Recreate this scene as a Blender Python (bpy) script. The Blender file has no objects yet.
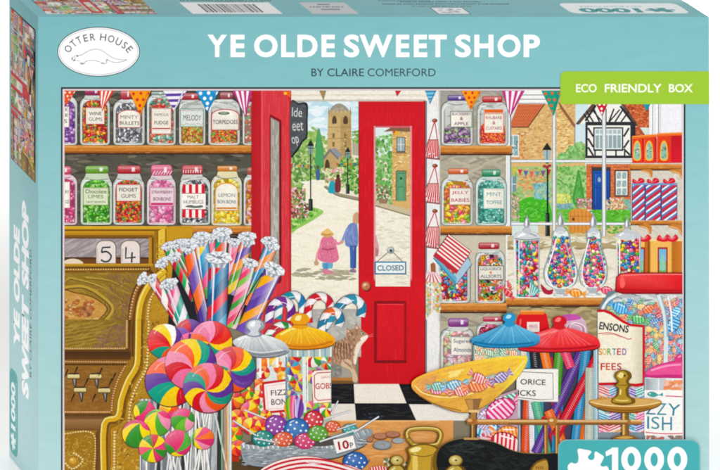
# A jigsaw puzzle box standing on a white studio sweep.
import bpy, bmesh, math, random
import numpy as np
from math import sin, cos, pi, radians
RND = random.Random(7)
scene = bpy.context.scene
COL = scene.collection

# ---------------------------------------------------------------- measures
# One "px" is one unit of the printed design; the front of the box is 672 x 474 of them = 0.35 m wide.
K = 0.35 / 672.0
BX = 373.5                    # design x of the box middle
FL, FR_, FT, FB = 37.6, 709.5, 16.8, 491.0
DEPTH = 96.0                  # box depth in the same unit (0.05 m)
VX, VY, DIST = -1500.0, -1400.0, 5030.0
EPS = 1.1e-6                  # thickness of one layer of ink
FOIL = 2.0e-5

def on_front(x, y, h):
    return ((x - BX) * K, -h, (FB - y) * K)
def on_side(w, y, h):         # w = how far back from the front edge
    return ((FL - BX) * K - h, w * K, (FB - y) * K)
def on_top(x, w, h):
    return ((x - BX) * K, w * K, (FB - FT) * K + h)
PLANES = {'front': on_front, 'side': on_side, 'top': on_top}

# ---------------------------------------------------------------- colour
def lin(c):
    return c / 12.92 if c <= 0.04045 else ((c + 0.055) / 1.055) ** 2.4
def C(c):
    if isinstance(c, str):
        return tuple(lin(int(c[i:i + 2], 16) / 255.0) for i in (0, 2, 4))
    return c
def mix(a, b, t):
    a, b = C(a), C(b)
    return tuple(a[i] * (1 - t) + b[i] * t for i in range(3))
def jit(c, j=0.08):
    c = C(c); m = 1 + RND.uniform(-j, j)
    return tuple(max(0.0, min(1.0, v * m * (1 + RND.uniform(-j, j) * .5))) for v in c)

# ---------------------------------------------------------------- ink engine
class Sheet:
    def __init__(self):
        self.h = np.zeros((1920, 2400), dtype=np.int32)
HM = {k: Sheet() for k in PLANES}
cur = None
CLIPS = []
FRM = (0.0, 0.0, 1.0)

class Item:
    def __init__(self, name, label=None, parent=None, plane='front', mat=None):
        self.name, self.label, self.parent, self.plane, self.mat = name, label, parent, plane, mat
        self.v, self.f, self.c = [], [], []
ITEMS = []
REC = []                      # every shape of the painting, for the small reprints on the side and top
def item(name, label=None, parent=None, plane='front', mat=None):
    global cur
    cur = Item(name, label, parent, plane, mat)
    ITEMS.append(cur)
    return cur
def fr(x0=0.0, y0=0.0, s=1.0):
    global FRM
    FRM = (x0, y0, 1.0 / s)
A = 5.728                     # enlargement of the fine frames
B = 3.983                     # enlargement of the coarse frames

def clip_poly(pts, cols, poly):
    n = len(poly)
    area = sum(poly[i][0] * poly[(i + 1) % n][1] - poly[(i + 1) % n][0] * poly[i][1] for i in range(n))
    sg = 1 if area > 0 else -1
    for i in range(n):
        ax, ay = poly[i]; bx, by = poly[(i + 1) % n]
        ex, ey = bx - ax, by - ay
        d = [sg * (ex * (p[1] - ay) - ey * (p[0] - ax)) for p in pts]
        if all(q >= 0 for q in d):
            continue
        if all(q < 0 for q in d):
            return [], []
        np_, nc = [], []
        m = len(pts)
        for k in range(m):
            a, b = d[k], d[(k + 1) % m]
            if a >= 0:
                np_.append(pts[k]); nc.append(cols[k])
            if (a >= 0) != (b >= 0):
                t = a / (a - b)
                p, q = pts[k], pts[(k + 1) % m]
                np_.append((p[0] + (q[0] - p[0]) * t, p[1] + (q[1] - p[1]) * t))
                nc.append(tuple(cols[k][j] + (cols[(k + 1) % m][j] - cols[k][j]) * t for j in range(3)))
        pts, cols = np_, nc
        if len(pts) < 3:
            return [], []
    return pts, cols

def cells(pts):
    xs = [p[0] for p in pts]; ys = [p[1] for p in pts]
    x0 = max(0, min(2398, int(min(xs) * 3 + 60))); x1 = max(x0 + 1, min(2400, int(max(xs) * 3 + 61)))
    y0 = max(0, min(1918, int(min(ys) * 3 + 60))); y1 = max(y0 + 1, min(1920, int(max(ys) * 3 + 61)))
    return slice(y0, y1), slice(x0, x1)

def put(polys):
    """polys: list of (pts, cols) in frame coordinates forming one shape on one layer."""
    fx, fy, fs = FRM
    out = []
    for pts, cols in polys:
        pts = [(fx + p[0] * fs, fy + p[1] * fs) for p in pts]
        for cp in CLIPS:
            pts, cols = clip_poly(pts, cols, cp)
            if len(pts) < 3:
                break
        if len(pts) >= 3:
            out.append((pts, cols))
    if not out:
        return
    if cur.name == 'picture' or cur.parent == 'picture':
        REC.append(out)
    lay_down(out)

def lay_down(out):
    hm = HM[cur.plane].h
    sl = [cells(p) for p, _ in out]
    lay = max(int(hm[s].max()) for s in sl) + 1
    for s in sl:
        hm[s] = lay
    h = FOIL + lay * EPS
    mp = PLANES[cur.plane]
    for pts, cols in out:
        b = len(cur.v)
        cur.v.extend(mp(p[0], p[1], h) for p in pts)
        cur.c.extend(cols)
        cur.f.append(tuple(range(b, b + len(pts))))

def P(pts, col, j=0.0):
    c = jit(col, j) if j else C(col)
    put([(list(pts), [c] * len(pts))])
def PG(pts, cols):
    put([(list(pts), [C(c) for c in cols])])
def R(x0, y0, x1, y1, c, c2=None, ch=None):
    if c2 is not None:
        n = 6
        for_ = []
        for i in range(n):
            a, b = i / n, (i + 1) / n
            ca, cb = mix(c, c2, a), mix(c, c2, b)
            for_.append(([(x0, y0 + (y1 - y0) * a), (x1, y0 + (y1 - y0) * a), (x1, y0 + (y1 - y0) * b), (x0, y0 + (y1 - y0) * b)], [ca, ca, cb, cb]))
        put(for_)
    elif ch is not None:
        n = 6; for_ = []
        for i in range(n):
            a, b = i / n, (i + 1) / n
            ca, cb = mix(c, ch, a), mix(c, ch, b)
            for_.append(([(x0 + (x1 - x0) * a, y0), (x0 + (x1 - x0) * b, y0), (x0 + (x1 - x0) * b, y1), (x0 + (x1 - x0) * a, y1)], [ca, cb, cb, ca]))
        put(for_)
    else:
        P([(x0, y0), (x1, y0), (x1, y1), (x0, y1)], c)
def rrect(x0, y0, x1, y1, r, n=5):
    r4 = r if isinstance(r, (tuple, list)) else (r, r, r, r)     # tl, tr, br, bl
    out = []
    for (cx, cy, a0, q) in ((x0, y0, 180, r4[0]), (x1, y0, 270, r4[1]), (x1, y1, 0, r4[2]), (x0, y1, 90, r4[3])):
        ccx = cx + q if cx == x0 else cx - q
        ccy = cy + q if cy == y0 else cy - q
        if q <= 0:
            out.append((cx, cy)); continue
        for k in range(n + 1):
            a = radians(a0 + 90 * k / n)
            out.append((ccx + q * cos(a), ccy + q * sin(a)))
    return out
def ell(cx, cy, rx, ry, rot=0.0, n=14):
    cr_, sr = cos(rot), sin(rot)
    return [(cx + rx * cos(t) * cr_ - ry * sin(t) * sr, cy + rx * cos(t) * sr + ry * sin(t) * cr_)
            for t in [2 * pi * k / n for k in range(n)]]
def E(cx, cy, rx, ry, col, edge=None, rot=0.0, n=14, hx=-.3, hy=-.35):
    pts = ell(cx, cy, rx, ry, rot, n)
    if edge is None:
        P(pts, col)
    else:
        c0, c1 = C(col), C(edge)
        o = (cx + hx * rx, cy + hy * ry)
        put([([o, pts[i], pts[(i + 1) % n]], [c0, c1, c1]) for i in range(n)])
def cr(pts, n=5, closed=False):
    m = len(pts)
    if m < 3: return list(pts)
    out = []
    rng = range(m) if closed else range(m - 1)
    for i in rng:
        if closed:
            p0, p1, p2, p3 = pts[(i - 1) % m], pts[i], pts[(i + 1) % m], pts[(i + 2) % m]
        else:
            p0, p1, p2, p3 = pts[max(0, i - 1)], pts[i], pts[i + 1], pts[min(m - 1, i + 2)]
        for k in range(n):
            t = k / n
            out.append(tuple(0.5 * (2 * p1[j] + (p2[j] - p0[j]) * t + (2 * p0[j] - 5 * p1[j] + 4 * p2[j] - p3[j]) * t * t
                                    + (3 * p1[j] - p0[j] - 3 * p2[j] + p3[j]) * t ** 3) for j in (0, 1)))
    if not closed:
        out.append(tuple(pts[-1]))
    return out
def S(pts, col, n=5, j=0.0):                                    # smooth closed shape
    P(cr(pts, n, True), col, j)
def band(pts, w, w2=None):
    m = len(pts); Lf, Rt = [], []
    for i, p in enumerate(pts):
        a = pts[max(0, i - 1)]; b = pts[min(m - 1, i + 1)]
        dx, dy = b[0] - a[0], b[1] - a[1]; q = math.hypot(dx, dy) or 1
        ww = w if w2 is None else w + (w2 - w) * i / (m - 1)
        nx, ny = -dy / q * ww / 2, dx / q * ww / 2
        Lf.append((p[0] + nx, p[1] + ny)); Rt.append((p[0] - nx, p[1] - ny))
    return Lf, Rt
def L(pts, w, col, w2=None, sm=True, j=0.0):                    # a stroke
    if sm and len(pts) > 2: pts = cr(pts, 4)
    Lf, Rt = band(pts, w, w2)
    c = jit(col, j) if j else C(col)
    put([([Lf[i], Lf[i + 1], Rt[i + 1], Rt[i]], [c] * 4) for i in range(len(pts) - 1)])
def outline(pts, w, col):
    pts = list(pts)
    L(pts + [pts[0], pts[1]], w, col, sm=False)
def inside(p, poly):
    x, y = p; r = False; n = len(poly)
    for i in range(n):
        x1, y1 = poly[i]; x2, y2 = poly[(i + 1) % n]
        if (y1 > y) != (y2 > y) and x < (x2 - x1) * (y - y1) / (y2 - y1) + x1:
            r = not r
    return r
def pts_in(poly, n):
    xs = [p[0] for p in poly]; ys = [p[1] for p in poly]
    out = []; k = 0
    while len(out) < n and k < n * 12:
        k += 1
        p = (RND.uniform(min(xs), max(xs)), RND.uniform(min(ys), max(ys)))
        if inside(p, poly): out.append(p)
    return out
def dabs(poly, n, lx, ly, pal, ang=0.0, aj=3.14, j=0.10, sides=7):
    l = max(lx, ly)
    soft = .62 if l >= 26 else (.3 if l >= 17 else 0)
    cc = [C(c) for c in pal]
    mean = tuple(sum(c[i] for c in cc) / len(cc) for i in range(3))
    if soft: cc = [mix(c, mean, soft) for c in cc]; j *= .5
    if l >= 26 and sides == 7: sides = 11
    own = l >= 13 and len(poly) <= 4
    if own: CLIPS.append(absP(poly))
    for p in pts_in(poly, n):
        s = RND.uniform(.7, 1.3)
        P(ell(p[0], p[1], lx * s / 2, ly * s / 2, ang + RND.uniform(-aj, aj), sides), RND.choice(cc), j)
    if own: CLIPS.pop()
def absP(pts):
    fx, fy, fs = FRM
    return [(fx + p[0] * fs, fy + p[1] * fs) for p in pts]
class clip:
    def __init__(self, pts): self.p = absP(pts)
    def __enter__(self): CLIPS.append(self.p)
    def __exit__(self, *a): CLIPS.pop()

# lettering: Blender's own built-in font turned into flat polygons
_tc = {}
def glyphs(s, bold):
    if 'M' in s: bold = 0.0
    k = (s, bold)
    if k in _tc: return _tc[k]
    cu = bpy.data.curves.new('lettering', 'FONT')
    cu.body = s; cu.size = 1.0; cu.offset = bold; cu.resolution_u = 4
    ob = bpy.data.objects.new('lettering', cu); COL.objects.link(ob)
    bpy.context.view_layer.update()
    me = ob.evaluated_get(bpy.context.evaluated_depsgraph_get()).to_mesh()
    v = [(q.co.x, q.co.y) for q in me.vertices]
    f = [tuple(p.vertices) for p in me.polygons]
    bpy.data.objects.remove(ob); bpy.data.curves.remove(cu)
    xs = [a for a, _ in v]; ys = [b for _, b in v]
    _tc[k] = (v, f, min(xs), max(xs), min(ys), max(ys))
    return _tc[k]
def T(s, x0, y0, x1, y1, col, bold=0.0, rot=0.0, fn=None, shear=0.0):
    """Lettering filling the box x0..x1, y0 (top)..y1 (foot), turned by rot about its middle."""
    v, f, a, b, c, d = glyphs(s, bold)
    cx, cy = (x0 + x1) / 2, (y0 + y1) / 2
    q = []
    for (x, y) in v:
        u = (x - a) / (b - a) * (x1 - x0) + x0 - cx
        w = y1 - (y - c) / (d - c) * (y1 - y0) - cy
        u += -w * shear
        q.append((cx + u * cos(rot) - w * sin(rot), cy + u * sin(rot) + w * cos(rot)))
    if fn: q = [fn(p) for p in q]
    cc = C(col)
    put([([q[i] for i in t], [cc] * len(t)) for t in f])

# ---------------------------------------------------------------- drawn things
RED, PINK, YEL, ORG, TEA, PUR, GRN, BLU, WHT = 'D6202E', 'F07FA8', 'FFD622', 'F2662C', '18A58C', '6A3B9C', '5FB135', '1E7FB8', 'FBF8F0'
MIXED = [RED, PINK, YEL, ORG, TEA, PUR, GRN, BLU, 'E8439A', 'F7B6C8', 'FFF3C0', '3FA9D0']

def swirl(cx, cy, r, cols, twist=.9, rot=0.0, pole=(0, 0), ry=None, line=True):
    ry = ry or r
    n = len(cols); m = 5
    px, py = cx + pole[0] * r, cy + pole[1] * ry
    def bnd(a):
        ex, ey = cx + r * cos(a), cy + ry * sin(a)
        mx, my = (px + ex) / 2, (py + ey) / 2
        dx, dy = ex - px, ey - py
        kx, ky = mx - dy * twist * .32, my + dx * twist * .32
        return [((1 - t) ** 2 * px + 2 * t * (1 - t) * kx + t * t * ex, (1 - t) ** 2 * py + 2 * t * (1 - t) * ky + t * t * ey)
                for t in [i / m for i in range(m + 1)]]
    def sh(p, c):
        dx, dy = (p[0] - cx) / r, (p[1] - cy) / ry
        d = dx * .45 + dy * .75
        rr = dx * dx + dy * dy
        if d < 0: return mix(c, 'FFFFFF', min(.16, -d * .2))
        return mix(c, '3A1020', min(.26, d * .16 + max(0, rr - .7) * .3))
    if line: P(ell(cx + r * .01, cy + r * .02, r * 1.03, ry * 1.03, 0, 26), '5A2A38')
    lst = []
    for i in range(n):
        a0, a1 = rot + 2 * pi * i / n, rot + 2 * pi * (i + 1) / n
        b0, b1 = bnd(a0), bnd(a1)
        arc = [(cx + r * cos(a0 + (a1 - a0) * k / 7), cy + ry * sin(a0 + (a1 - a0) * k / 7)) for k in range(1, 7)]
        pts = b0 + arc + b1[::-1][:-1]
        cc = jit(cols[i], .04)
        lst.append((pts, [sh(p, cc) for p in pts]))
    put(lst)
    # thin lighter and darker streaks that follow the turns
    for i in range(n):
        a0 = rot + 2 * pi * (i + .5 + RND.uniform(-.2, .2)) / n
        b = bnd(a0)
        L(b[2:-1], r * .02, mix(cols[i], 'FFFFFF' if i % 2 else '301020', .18), w2=r * .01, sm=False)
    b = [(cx - r * .62, cy - ry * .45), (cx - r * .42, cy - ry * .68), (cx - r * .12, cy - ry * .8)]
    L(b, r * .035, mix(cols[0], 'FFFFFF', .6), w2=r * .01)

def twist_top(x, y, r, ang=-pi / 2):
    """the crimped silver end of a wrapped stick"""
    ca, sa = cos(ang + pi / 2), sin(ang + pi / 2)
    def q(u, v): return (x + (u * ca - v * sa) * r, y + (u * sa + v * ca) * r)
    rim = []
    for k in range(19):
        t = pi * 2 * k / 19
        m = 1 + (.09 if k % 2 else -.03) + RND.uniform(-.05, .05)
        rim.append(q(1.12 * cos(t) * m, -.38 + .52 * sin(t) * m))
    P([q(-.5, .5), q(.5, .5), q(.85, -.25), q(-.85, -.25)], 'B7BDC6')
    for k in range(5): L([q(-.4 + k * .2, .5), q(-.75 + k * .37, -.2)], r * .09, ['F4F6F8', '8E95A0'][k % 2], sm=False)
    P([(p[0], p[1] + r * .05) for p in rim], '7C838D'); P(rim, 'E2E6E9')
    for k in range(19):
        t = pi * 2 * k / 19 + .1
        L([q(.3 * cos(t), -.38 + .14 * sin(t)), q(1.05 * cos(t), -.38 + .48 * sin(t))], r * .12, ['FAFBFC', 'CDD2D8', 'F0F2F4', 'AEB4BD'][k % 4], w2=r * .2, sm=False)
    P(cr([q(-.3, -.38), q(0, -.5), q(.35, -.4), q(.05, -.24)], 3, True), '8A919B')
    for k in range(6): P(ell(*q(RND.uniform(-.5, .5), RND.uniform(-.6, -.15)), r * .12, r * .05, RND.uniform(0, 3), 6), RND.choice(['FFFFFF', '6D747E', 'D5DAE0']))

def rock(x0, y0, x1, y1, w, cols, pitch=1.0, slant=.9, top=True, glass=True, foot_w=None):
    """a stick of rock with slanting stripes in a clear wrapper"""
    dx, dy = x1 - x0, y1 - y0; ln = math.hypot(dx, dy); ux, uy = dx / ln, dy / ln; nx, ny = -uy, ux
    w *= 1.18
    foot_w = foot_w or w
    def q(t, s): ww = w + (foot_w - w) * t / ln; return (x0 + ux * t + nx * s * ww / 2, y0 + uy * t + ny * s * ww / 2)
    base = [q(0, -1), q(0, 1), q(ln, 1), q(ln, -1)]
    P([q(-.01 * ln, -1.08), q(-.01 * ln, 1.08), q(ln, 1.08), q(ln, -1.08)], '4B4550')
    with clip(base):
        w0 = w; step = w * pitch * 1.45; slant = slant * 1.5; t = -w * (slant + 1); i = 0
        while t < ln + w:
            c = cols[i % len(cols)]
            lst = []
            ss = [-1, -.45, .2, .75, 1]
            tone = [.22, -.18, 0, .05, .3]
            for k in range(4):
                a, b = ss[k], ss[k + 1]
                oa, ob = slant * w * (a * .5 + .5), slant * w * (b * .5 + .5)
                def tn(v, c=c): return mix(c, '200818', v) if v >= 0 else mix(c, 'FFFFFF', -v * 1.6)
                lst.append(([q(t + oa, a), q(t + ob, b), q(t + ob + step * 1.03, b), q(t + oa + step * 1.03, a)], [tn(tone[k]), tn(tone[k + 1]), tn(tone[k + 1]), tn(tone[k])]))
            put(lst)
            t += step; i += 1
    if glass:
        gs = -.72 if RND.random() < .5 else .5
        L([q(ln * .03, gs), q(ln * .5, gs), q(ln * .92, gs)], w * .13, 'EDEAF2', w2=w * .03)
        L([q(ln * .02, gs + .2), q(ln * .4, gs + .22)], w * .05, 'C9C6D4', w2=w * .02, sm=False)
    if top: twist_top(x0, y0, w * .62, math.atan2(-dy, -dx))

def cane(path, w, cols, seg=1.0):
    w = w * 1.25
    pts = cr(path, 8)
    d = [0]
    for i in range(1, len(pts)): d.append(d[-1] + math.dist(pts[i], pts[i - 1]))
    def at(s, off):
        s = max(0, min(d[-1] - 1e-3, s)); i = 0
        while d[i + 1] < s: i += 1
        t = (s - d[i]) / (d[i + 1] - d[i]); a, b = pts[i], pts[i + 1]
        dx, dy = b[0] - a[0], b[1] - a[1]; q = math.hypot(dx, dy) or 1
        return (a[0] + dx * t - dy / q * off, a[1] + dy * t + dx / q * off)
    L(pts, w * 1.14, '6A6570', sm=False)
    s = -w; i = 0; st = w * seg
    while s < d[-1]:
        c = cols[i % len(cols)]
        lst = []
        for k in range(4):                     # strips across the cane, each set a little further on
            o0, o1 = -.5 + k * .25, -.25 + k * .25
            cc = mix(c, '302040', (.22, .06, 0, .12)[k])
            for q in range(3):
                a0, a1 = s + (o0 + .5) * w * .8 + st * q / 3, s + (o1 + .5) * w * .8 + st * q / 3
                lst.append(([at(a0, o0 * w), at(a1, o1 * w), at(a1 + st / 3, o1 * w), at(a0 + st / 3, o0 * w)], [cc] * 4))
        put(lst)
        s += st; i += 1
    n = len(pts)
    L([at(d[-1] * t, .22 * w) for t in [.3 + .04 * k for k in range(11)]], w * .07, 'FFFFFF', sm=False)

def wrapped(cx, cy, r, ang, col, col2='FFFFFF', n=5):
    """a twist-wrapped sweet with stripes"""
    ca, sa = cos(ang), sin(ang)
    def q(u, v): return (cx + u * ca - v * sa, cy + u * sa + v * ca)
    for sg in (-1, 1):
        for k in range(5):
            a = (k - 2) * .28
            P([q(sg * r * .9, 0), q(sg * r * 1.95, r * (a - .12)), q(sg * r * 2.1, r * a), q(sg * r * 1.95, r * (a + .14))], mix(col, col2, .75 if k % 2 else .1), .08)
    body = [q(1.15 * r * cos(t), .78 * r * sin(t)) for t in [2 * pi * k / 14 for k in range(14)]]
    P([q(1.25 * r * cos(t), .88 * r * sin(t)) for t in [2 * pi * k / 12 for k in range(12)]], mix(col, '201020', .55))
    with clip(body):
        P(body, col)
        for k in range(n):
            u = -1.3 * r + 2.8 * r * (k + .5) / n
            w = 1.0 * r / n
            P([q(u - w, -r), q(u + w * .4, -r), q(u + w + r * .5, r), q(u - w * .4 + r * .5, r)], col2, .03)
    L([q(-.6 * r, -.42 * r), q(.5 * r, -.5 * r)], r * .1, 'FFFFFF', sm=False)

def sweets(poly, pal, n, size, style='dot'):
    """a heap of loose sweets that fills a convex outline"""
    with clip(poly):
        P(poly, mix(pal[0], '403030', .55))
        for p in pts_in(poly, n):
            c = RND.choice(pal); s = size * RND.uniform(.75, 1.25)
            if style == 'dot':
                P(ell(p[0], p[1], s * .56, s * .56, 0, 8), mix(c, '201018', .45), .1)
                P(ell(p[0] - s * .04, p[1] - s * .06, s * .46, s * .44, 0, 9), c, .1)
                P(ell(p[0] - s * .16, p[1] - s * .2, s * .14, s * .1, 0, 5), mix(c, 'FFFFFF', .75))
            elif style == 'chip':
                a = RND.uniform(0, pi)
                P(ell(p[0], p[1], s * .66, s * .4, a, 8), mix(c, '201018', .5), .1)
                P(ell(p[0] - s * .05, p[1] - s * .07, s * .56, s * .29, a, 8), c, .12)
                P(ell(p[0] - s * .1, p[1] - s * .12, s * .26, s * .07, a, 5), mix(c, 'FFFFFF', .6))
            elif style == 'cube':
                a = RND.uniform(0, pi)
                P(ell(p[0], p[1], s * .62, s * .62, a, 4), mix(c, '201018', .4), .1)
                P(ell(p[0], p[1], s * .5, s * .5, a, 4), c, .1)
                P(ell(p[0], p[1], s * .2, s * .2, a, 5), RND.choice(['201818', mix(c, 'FFFFFF', .5)]))
            else:
                wrapped(p[0], p[1], s * .5, RND.uniform(0, pi), c, 'FDF6F0', 4)

JO = '2B2D2C'
def jar(x0, x1, yt, yb, lid, pal, style='dot', n=150, size=14.0, label=None, lidbox=None, glass='C9CCC2', fill_top=.08, band_col=None):
    """a glass sweet jar; frame coordinates"""
    w = x1 - x0; sh = w * .30
    body = rrect(x0, yt, x1, yb, (sh, sh, w * .11, w * .11), 5)
    P(rrect(x0 - w * .02, yt - w * .015, x1 + w * .02, yb + w * .015, (sh, sh, w * .12, w * .12), 5), JO)
    put([(body, [mix(glass, 'FFFFFF', .25 + .3 * max(0, 1 - (p[1] - yt) / (yb - yt) * 2)) for p in body])])
    # neck
    lx0, ly0, lx1, ly1 = lidbox
    P([(lx0 + w * .03, ly1 - 2), (lx1 - w * .03, ly1 - 2), (lx1 + w * .06, yt + w * .13), (lx0 - w * .06, yt + w * .13)], mix(glass, 'FFFFFF', .35))
    L([(lx0, yt + w * .09), ((lx0 + lx1) / 2, yt + w * .125), (lx1, yt + w * .09)], w * .03, '8D928C')
    with clip(body):
        dabs(rrect(x0, yt, x1, yt + w * .5, 1, 1), 16, w * .3, w * .05, ['F7F8F4', 'A9AFA8', '7C837E', 'DDE0DA'], 0, .5)
        inn = rrect(x0 + w * .07, yt + (yb - yt) * fill_top, x1 - w * .07, yb - w * .05, (sh, sh, w * .08, w * .08), 4)
    sweets(inn, pal, n, size, style)
    with clip(body):
        # glass edges and streaks
        L([(x0 + w * .045, yt + sh), (x0 + w * .04, yb - w * .1)], w * .05, 'F2F4EF', sm=False)
        L([(x0 + w * .10, yt + sh * .9), (x0 + w * .10, yb - w * .1)], w * .016, '7A807A', sm=False)
        L([(x1 - w * .04, yt + sh), (x1 - w * .045, yb - w * .1)], w * .045, 'DDE1DC', sm=False)
        L([(x1 - w * .09, yt + sh * 1.1), (x1 - w * .095, yb - w * .12)], w * .014, '6F756F', sm=False)
        L([(x0 + w * .05, yt + sh * 1.05), (x0 + w * .13, yt + sh * .5), (x0 + w * .3, yt + w * .12)], w * .05, 'FFFFFF', w2=w * .02)
        L([(x1 - w * .05, yt + sh * 1.05), (x1 - w * .13, yt + sh * .5), (x1 - w * .28, yt + w * .12)], w * .03, 'F0F3F0', w2=w * .012)
        L([(x0 + w * .1, yb - w * .045), ((x0 + x1) / 2, yb - w * .02), (x1 - w * .1, yb - w * .045)], w * .035, 'E9ECE6')
        L([(x0 + w * .2, yb - w * .09), (x0 + w * .5, yb - w * .07), (x0 + w * .75, yb - w * .09)], w * .012, 'FFFFFF')
    # label
    if label:
        a, t, b, u = label['box']; edge = label.get('edge', '8C2B2B'); paper = label.get('paper', 'FAF5E8')
        if label.get('arch'):
            h = (u - t) * .28; m = (a + b) / 2
            out = [(a, u), (a, t + h)] + [(m + (b - a) / 2 * cos(q), t + h - h * sin(q)) for q in [pi - pi * k / 8 for k in range(1, 8)]] + [(b, t + h), (b, u)]
            sc = .92
            cx, cy = m, (t + u) / 2
            P([((p[0] - cx) * 1.08 + cx, (p[1] - cy) * 1.08 + cy) for p in out], edge)
            P(out, paper)
            P([((p[0] - cx) * sc + cx, (p[1] - cy) * sc + cy) for p in out], mix(paper, edge, .18))
            P([((p[0] - cx) * sc * .97 + cx, (p[1] - cy) * sc * .97 + cy) for p in out], paper)
        else:
            R(a - 3, t - 3, b + 3, u + 3, edge)
            R(a + 1, t + 1, b - 1, u - 1, paper)
            outline([(a + 5, t + 5), (b - 5, t + 5), (b - 5, u - 5), (a + 5, u - 5)], 1.2, mix(paper, edge, .5))
        for (s, tx0, ty0, tx1, ty1) in label.get('text', ()):
            T(s, tx0, ty0, tx1, ty1, label.get('ink', '3B3440'), .012, RND.uniform(-.015, .015))
        for (bx0, by0, bx1, by1, bc) in label.get('bars', ()):
            R(bx0, by0, bx1, by1, bc)
    # lid
    lw = lx1 - lx0; lh = ly1 - ly0
    P(rrect(lx0 - 2, ly0 - 2, lx1 + 2, ly1 + 3, lh * .3, 3), mix(lid, '100808', .65))
    lo = rrect(lx0, ly0, lx1, ly1, lh * .28, 3)
    put([(lo, [mix(lid, 'FFFFFF', .18) if p[1] < (ly0 + ly1) / 2 else mix(lid, '201010', .25) for p in lo])])
    R(lx0 + lw * .05, ly0 + lh * .2, lx1 - lw * .05, ly0 + lh * .38, mix(lid, 'FFFFFF', .3))
    R(lx0 + lw * .62, ly0 + lh * .2, lx0 + lw * .76, ly1 - lh * .25, mix(lid, 'FFFFFF', .75))
    for k in range(9):
        xx = lx0 + lw * (k + .5) / 9
        L([(xx, ly1 - lh * .4), (xx + 1, ly1 - lh * .08)], lw * .018, mix(lid, '100808', .35), sm=False)
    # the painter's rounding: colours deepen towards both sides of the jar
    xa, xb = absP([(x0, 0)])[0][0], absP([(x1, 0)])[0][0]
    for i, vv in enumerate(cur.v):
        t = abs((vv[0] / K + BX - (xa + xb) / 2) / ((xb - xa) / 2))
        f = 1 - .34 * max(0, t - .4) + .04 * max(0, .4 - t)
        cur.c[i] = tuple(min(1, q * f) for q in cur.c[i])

def pennant(a, b, tip, col, kind, col2):
    tri = [a, b, tip]
    P([(a[0] - 2, a[1] - 2), (b[0] + 2, b[1] - 2), (tip[0], tip[1] + 5)], mix(col, '302020', .5))
    with clip(tri):
        P(tri, col)
        w = b[0] - a[0]; h = tip[1] - a[1]
        if kind == 'dots':
            for (u, v) in ((.2, .12), (.55, .1), (.88, .1), (.38, .36), (.66, .36), (.5, .6), (.5, .84)):
                x = a[0] + w * u; y = a[1] + h * v
                P(ell(x, y, w * .075, w * .08, 0, 10), col2, .04)
        elif kind == 'v':
            for k in range(0, 7, 2):
                x = a[0] + w * k / 7
                t = tip[0] + (k - 3) * w * .03
                P([(x + w / 7, a[1]), (x + 2 * w / 7, a[1]), (t + w * .03, tip[1]), (t, tip[1])], col2)
        else:
            for k in range(1, 7, 2):
                P([(a[0], a[1] + h * k / 7), (b[0], a[1] + h * k / 7 - h * .03), (b[0], a[1] + h * (k + 1) / 7 - h * .03), (a[0], a[1] + h * (k + 1) / 7)], col2)
        L([(tip[0], tip[1]), (b[0] - w * .12, b[1])], w * .06, mix(col, '201018', .25), sm=False)
def wood(x0, y0, x1, y1, skew=0):
    P([(x0, y0), (x1, y0), (x1, y1), (x0, y1)], 'C98742')
    R(x0, y0, x1, y0 + (y1 - y0) * .3, 'E0A562')
    R(x0, y1 - (y1 - y0) * .22, x1, y1, '9A5E2B')
    R(x0, y1, x1, y1 + (y1 - y0) * .2, '4A3020')
    with clip([(x0, y0), (x1, y0), (x1, y1), (x0, y1)]):
        for k in range(int((x1 - x0) / 7)):
            x = RND.uniform(x0, x1); y = RND.uniform(y0, y1); l = RND.uniform(10, 45)
            L([(x, y), (x + l, y + RND.uniform(-2, 2))], RND.uniform(1, 3), RND.choice(['D89A55', 'B8743A', 'EBB878', 'A8652E', 'CF8C48']), w2=.5, sm=False, j=.06)

# ================================================================ FRONT PRINT (all items belong to the box)
PIC = (64.4, 90.6, 682.0, 478.0)
item('picture', 'printed painting of an old sweet shop counter full of jars and lollipops', 'box')
R(61.0, 87.3, 685.4, 481.5, '1E2A33')
R(62.5, 88.9, 683.8, 480.0, 'D9CDD2')
R(63.6, 90.0, 682.6, 478.9, 'EDE6E6')
R(*PIC, '8E8672')
CLIPS.append([(PIC[0], PIC[1]), (PIC[2], PIC[1]), (PIC[2], PIC[3]), (PIC[0], PIC[3])])

def pic(name, label=None): return item(name, label, 'picture')

# ---- dark wall behind the left shelves
pic('shop_wall', 'dark olive wall behind the shelves on the left')
fr()
R(64, 90, 252, 236, '4E4B42', '6A675A')
dabs([(64, 90), (252, 90), (252, 236), (64, 236)], 500, 16, 3, ['5E5B50', '6F6B5E', '4A473F', '7C776A', '57564E'], .1, .3)
# ---- view through the doorway
pic('doorway_view', 'village lane, church and gardens seen through the open doorway')
R(290, 90, 360, 335, 'EDE7D2')
fr(310, 86, A)
R(-120, 20, 290, 300, 'A9D5E4', 'E6F1EE')
dabs([(-120, 80), (290, 80), (290, 260), (-120, 260)], 60, 80, 26, ['F6FAF8', 'D5EAF0', '9CCBE0', 'FFFFFF'], 0, .4, .02, 12)
dabs([(-120, 330), (-60, 250), (20, 240), (110, 330), (120, 480), (-120, 480)], 260, 26, 18, ['8DBB62', '6FA551', 'B8D183', 'D4DE9A', '5A9148', 'A7C977'], 0, 3)
S([(50, 240), (70, 330), (82, 450), (50, 475), (18, 450), (32, 330)], '4F9660')
dabs([(50, 250), (75, 440), (25, 440)], 60, 6, 26, ['3F8455', '69AC72', '82BD84'], 0, .3)
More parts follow.
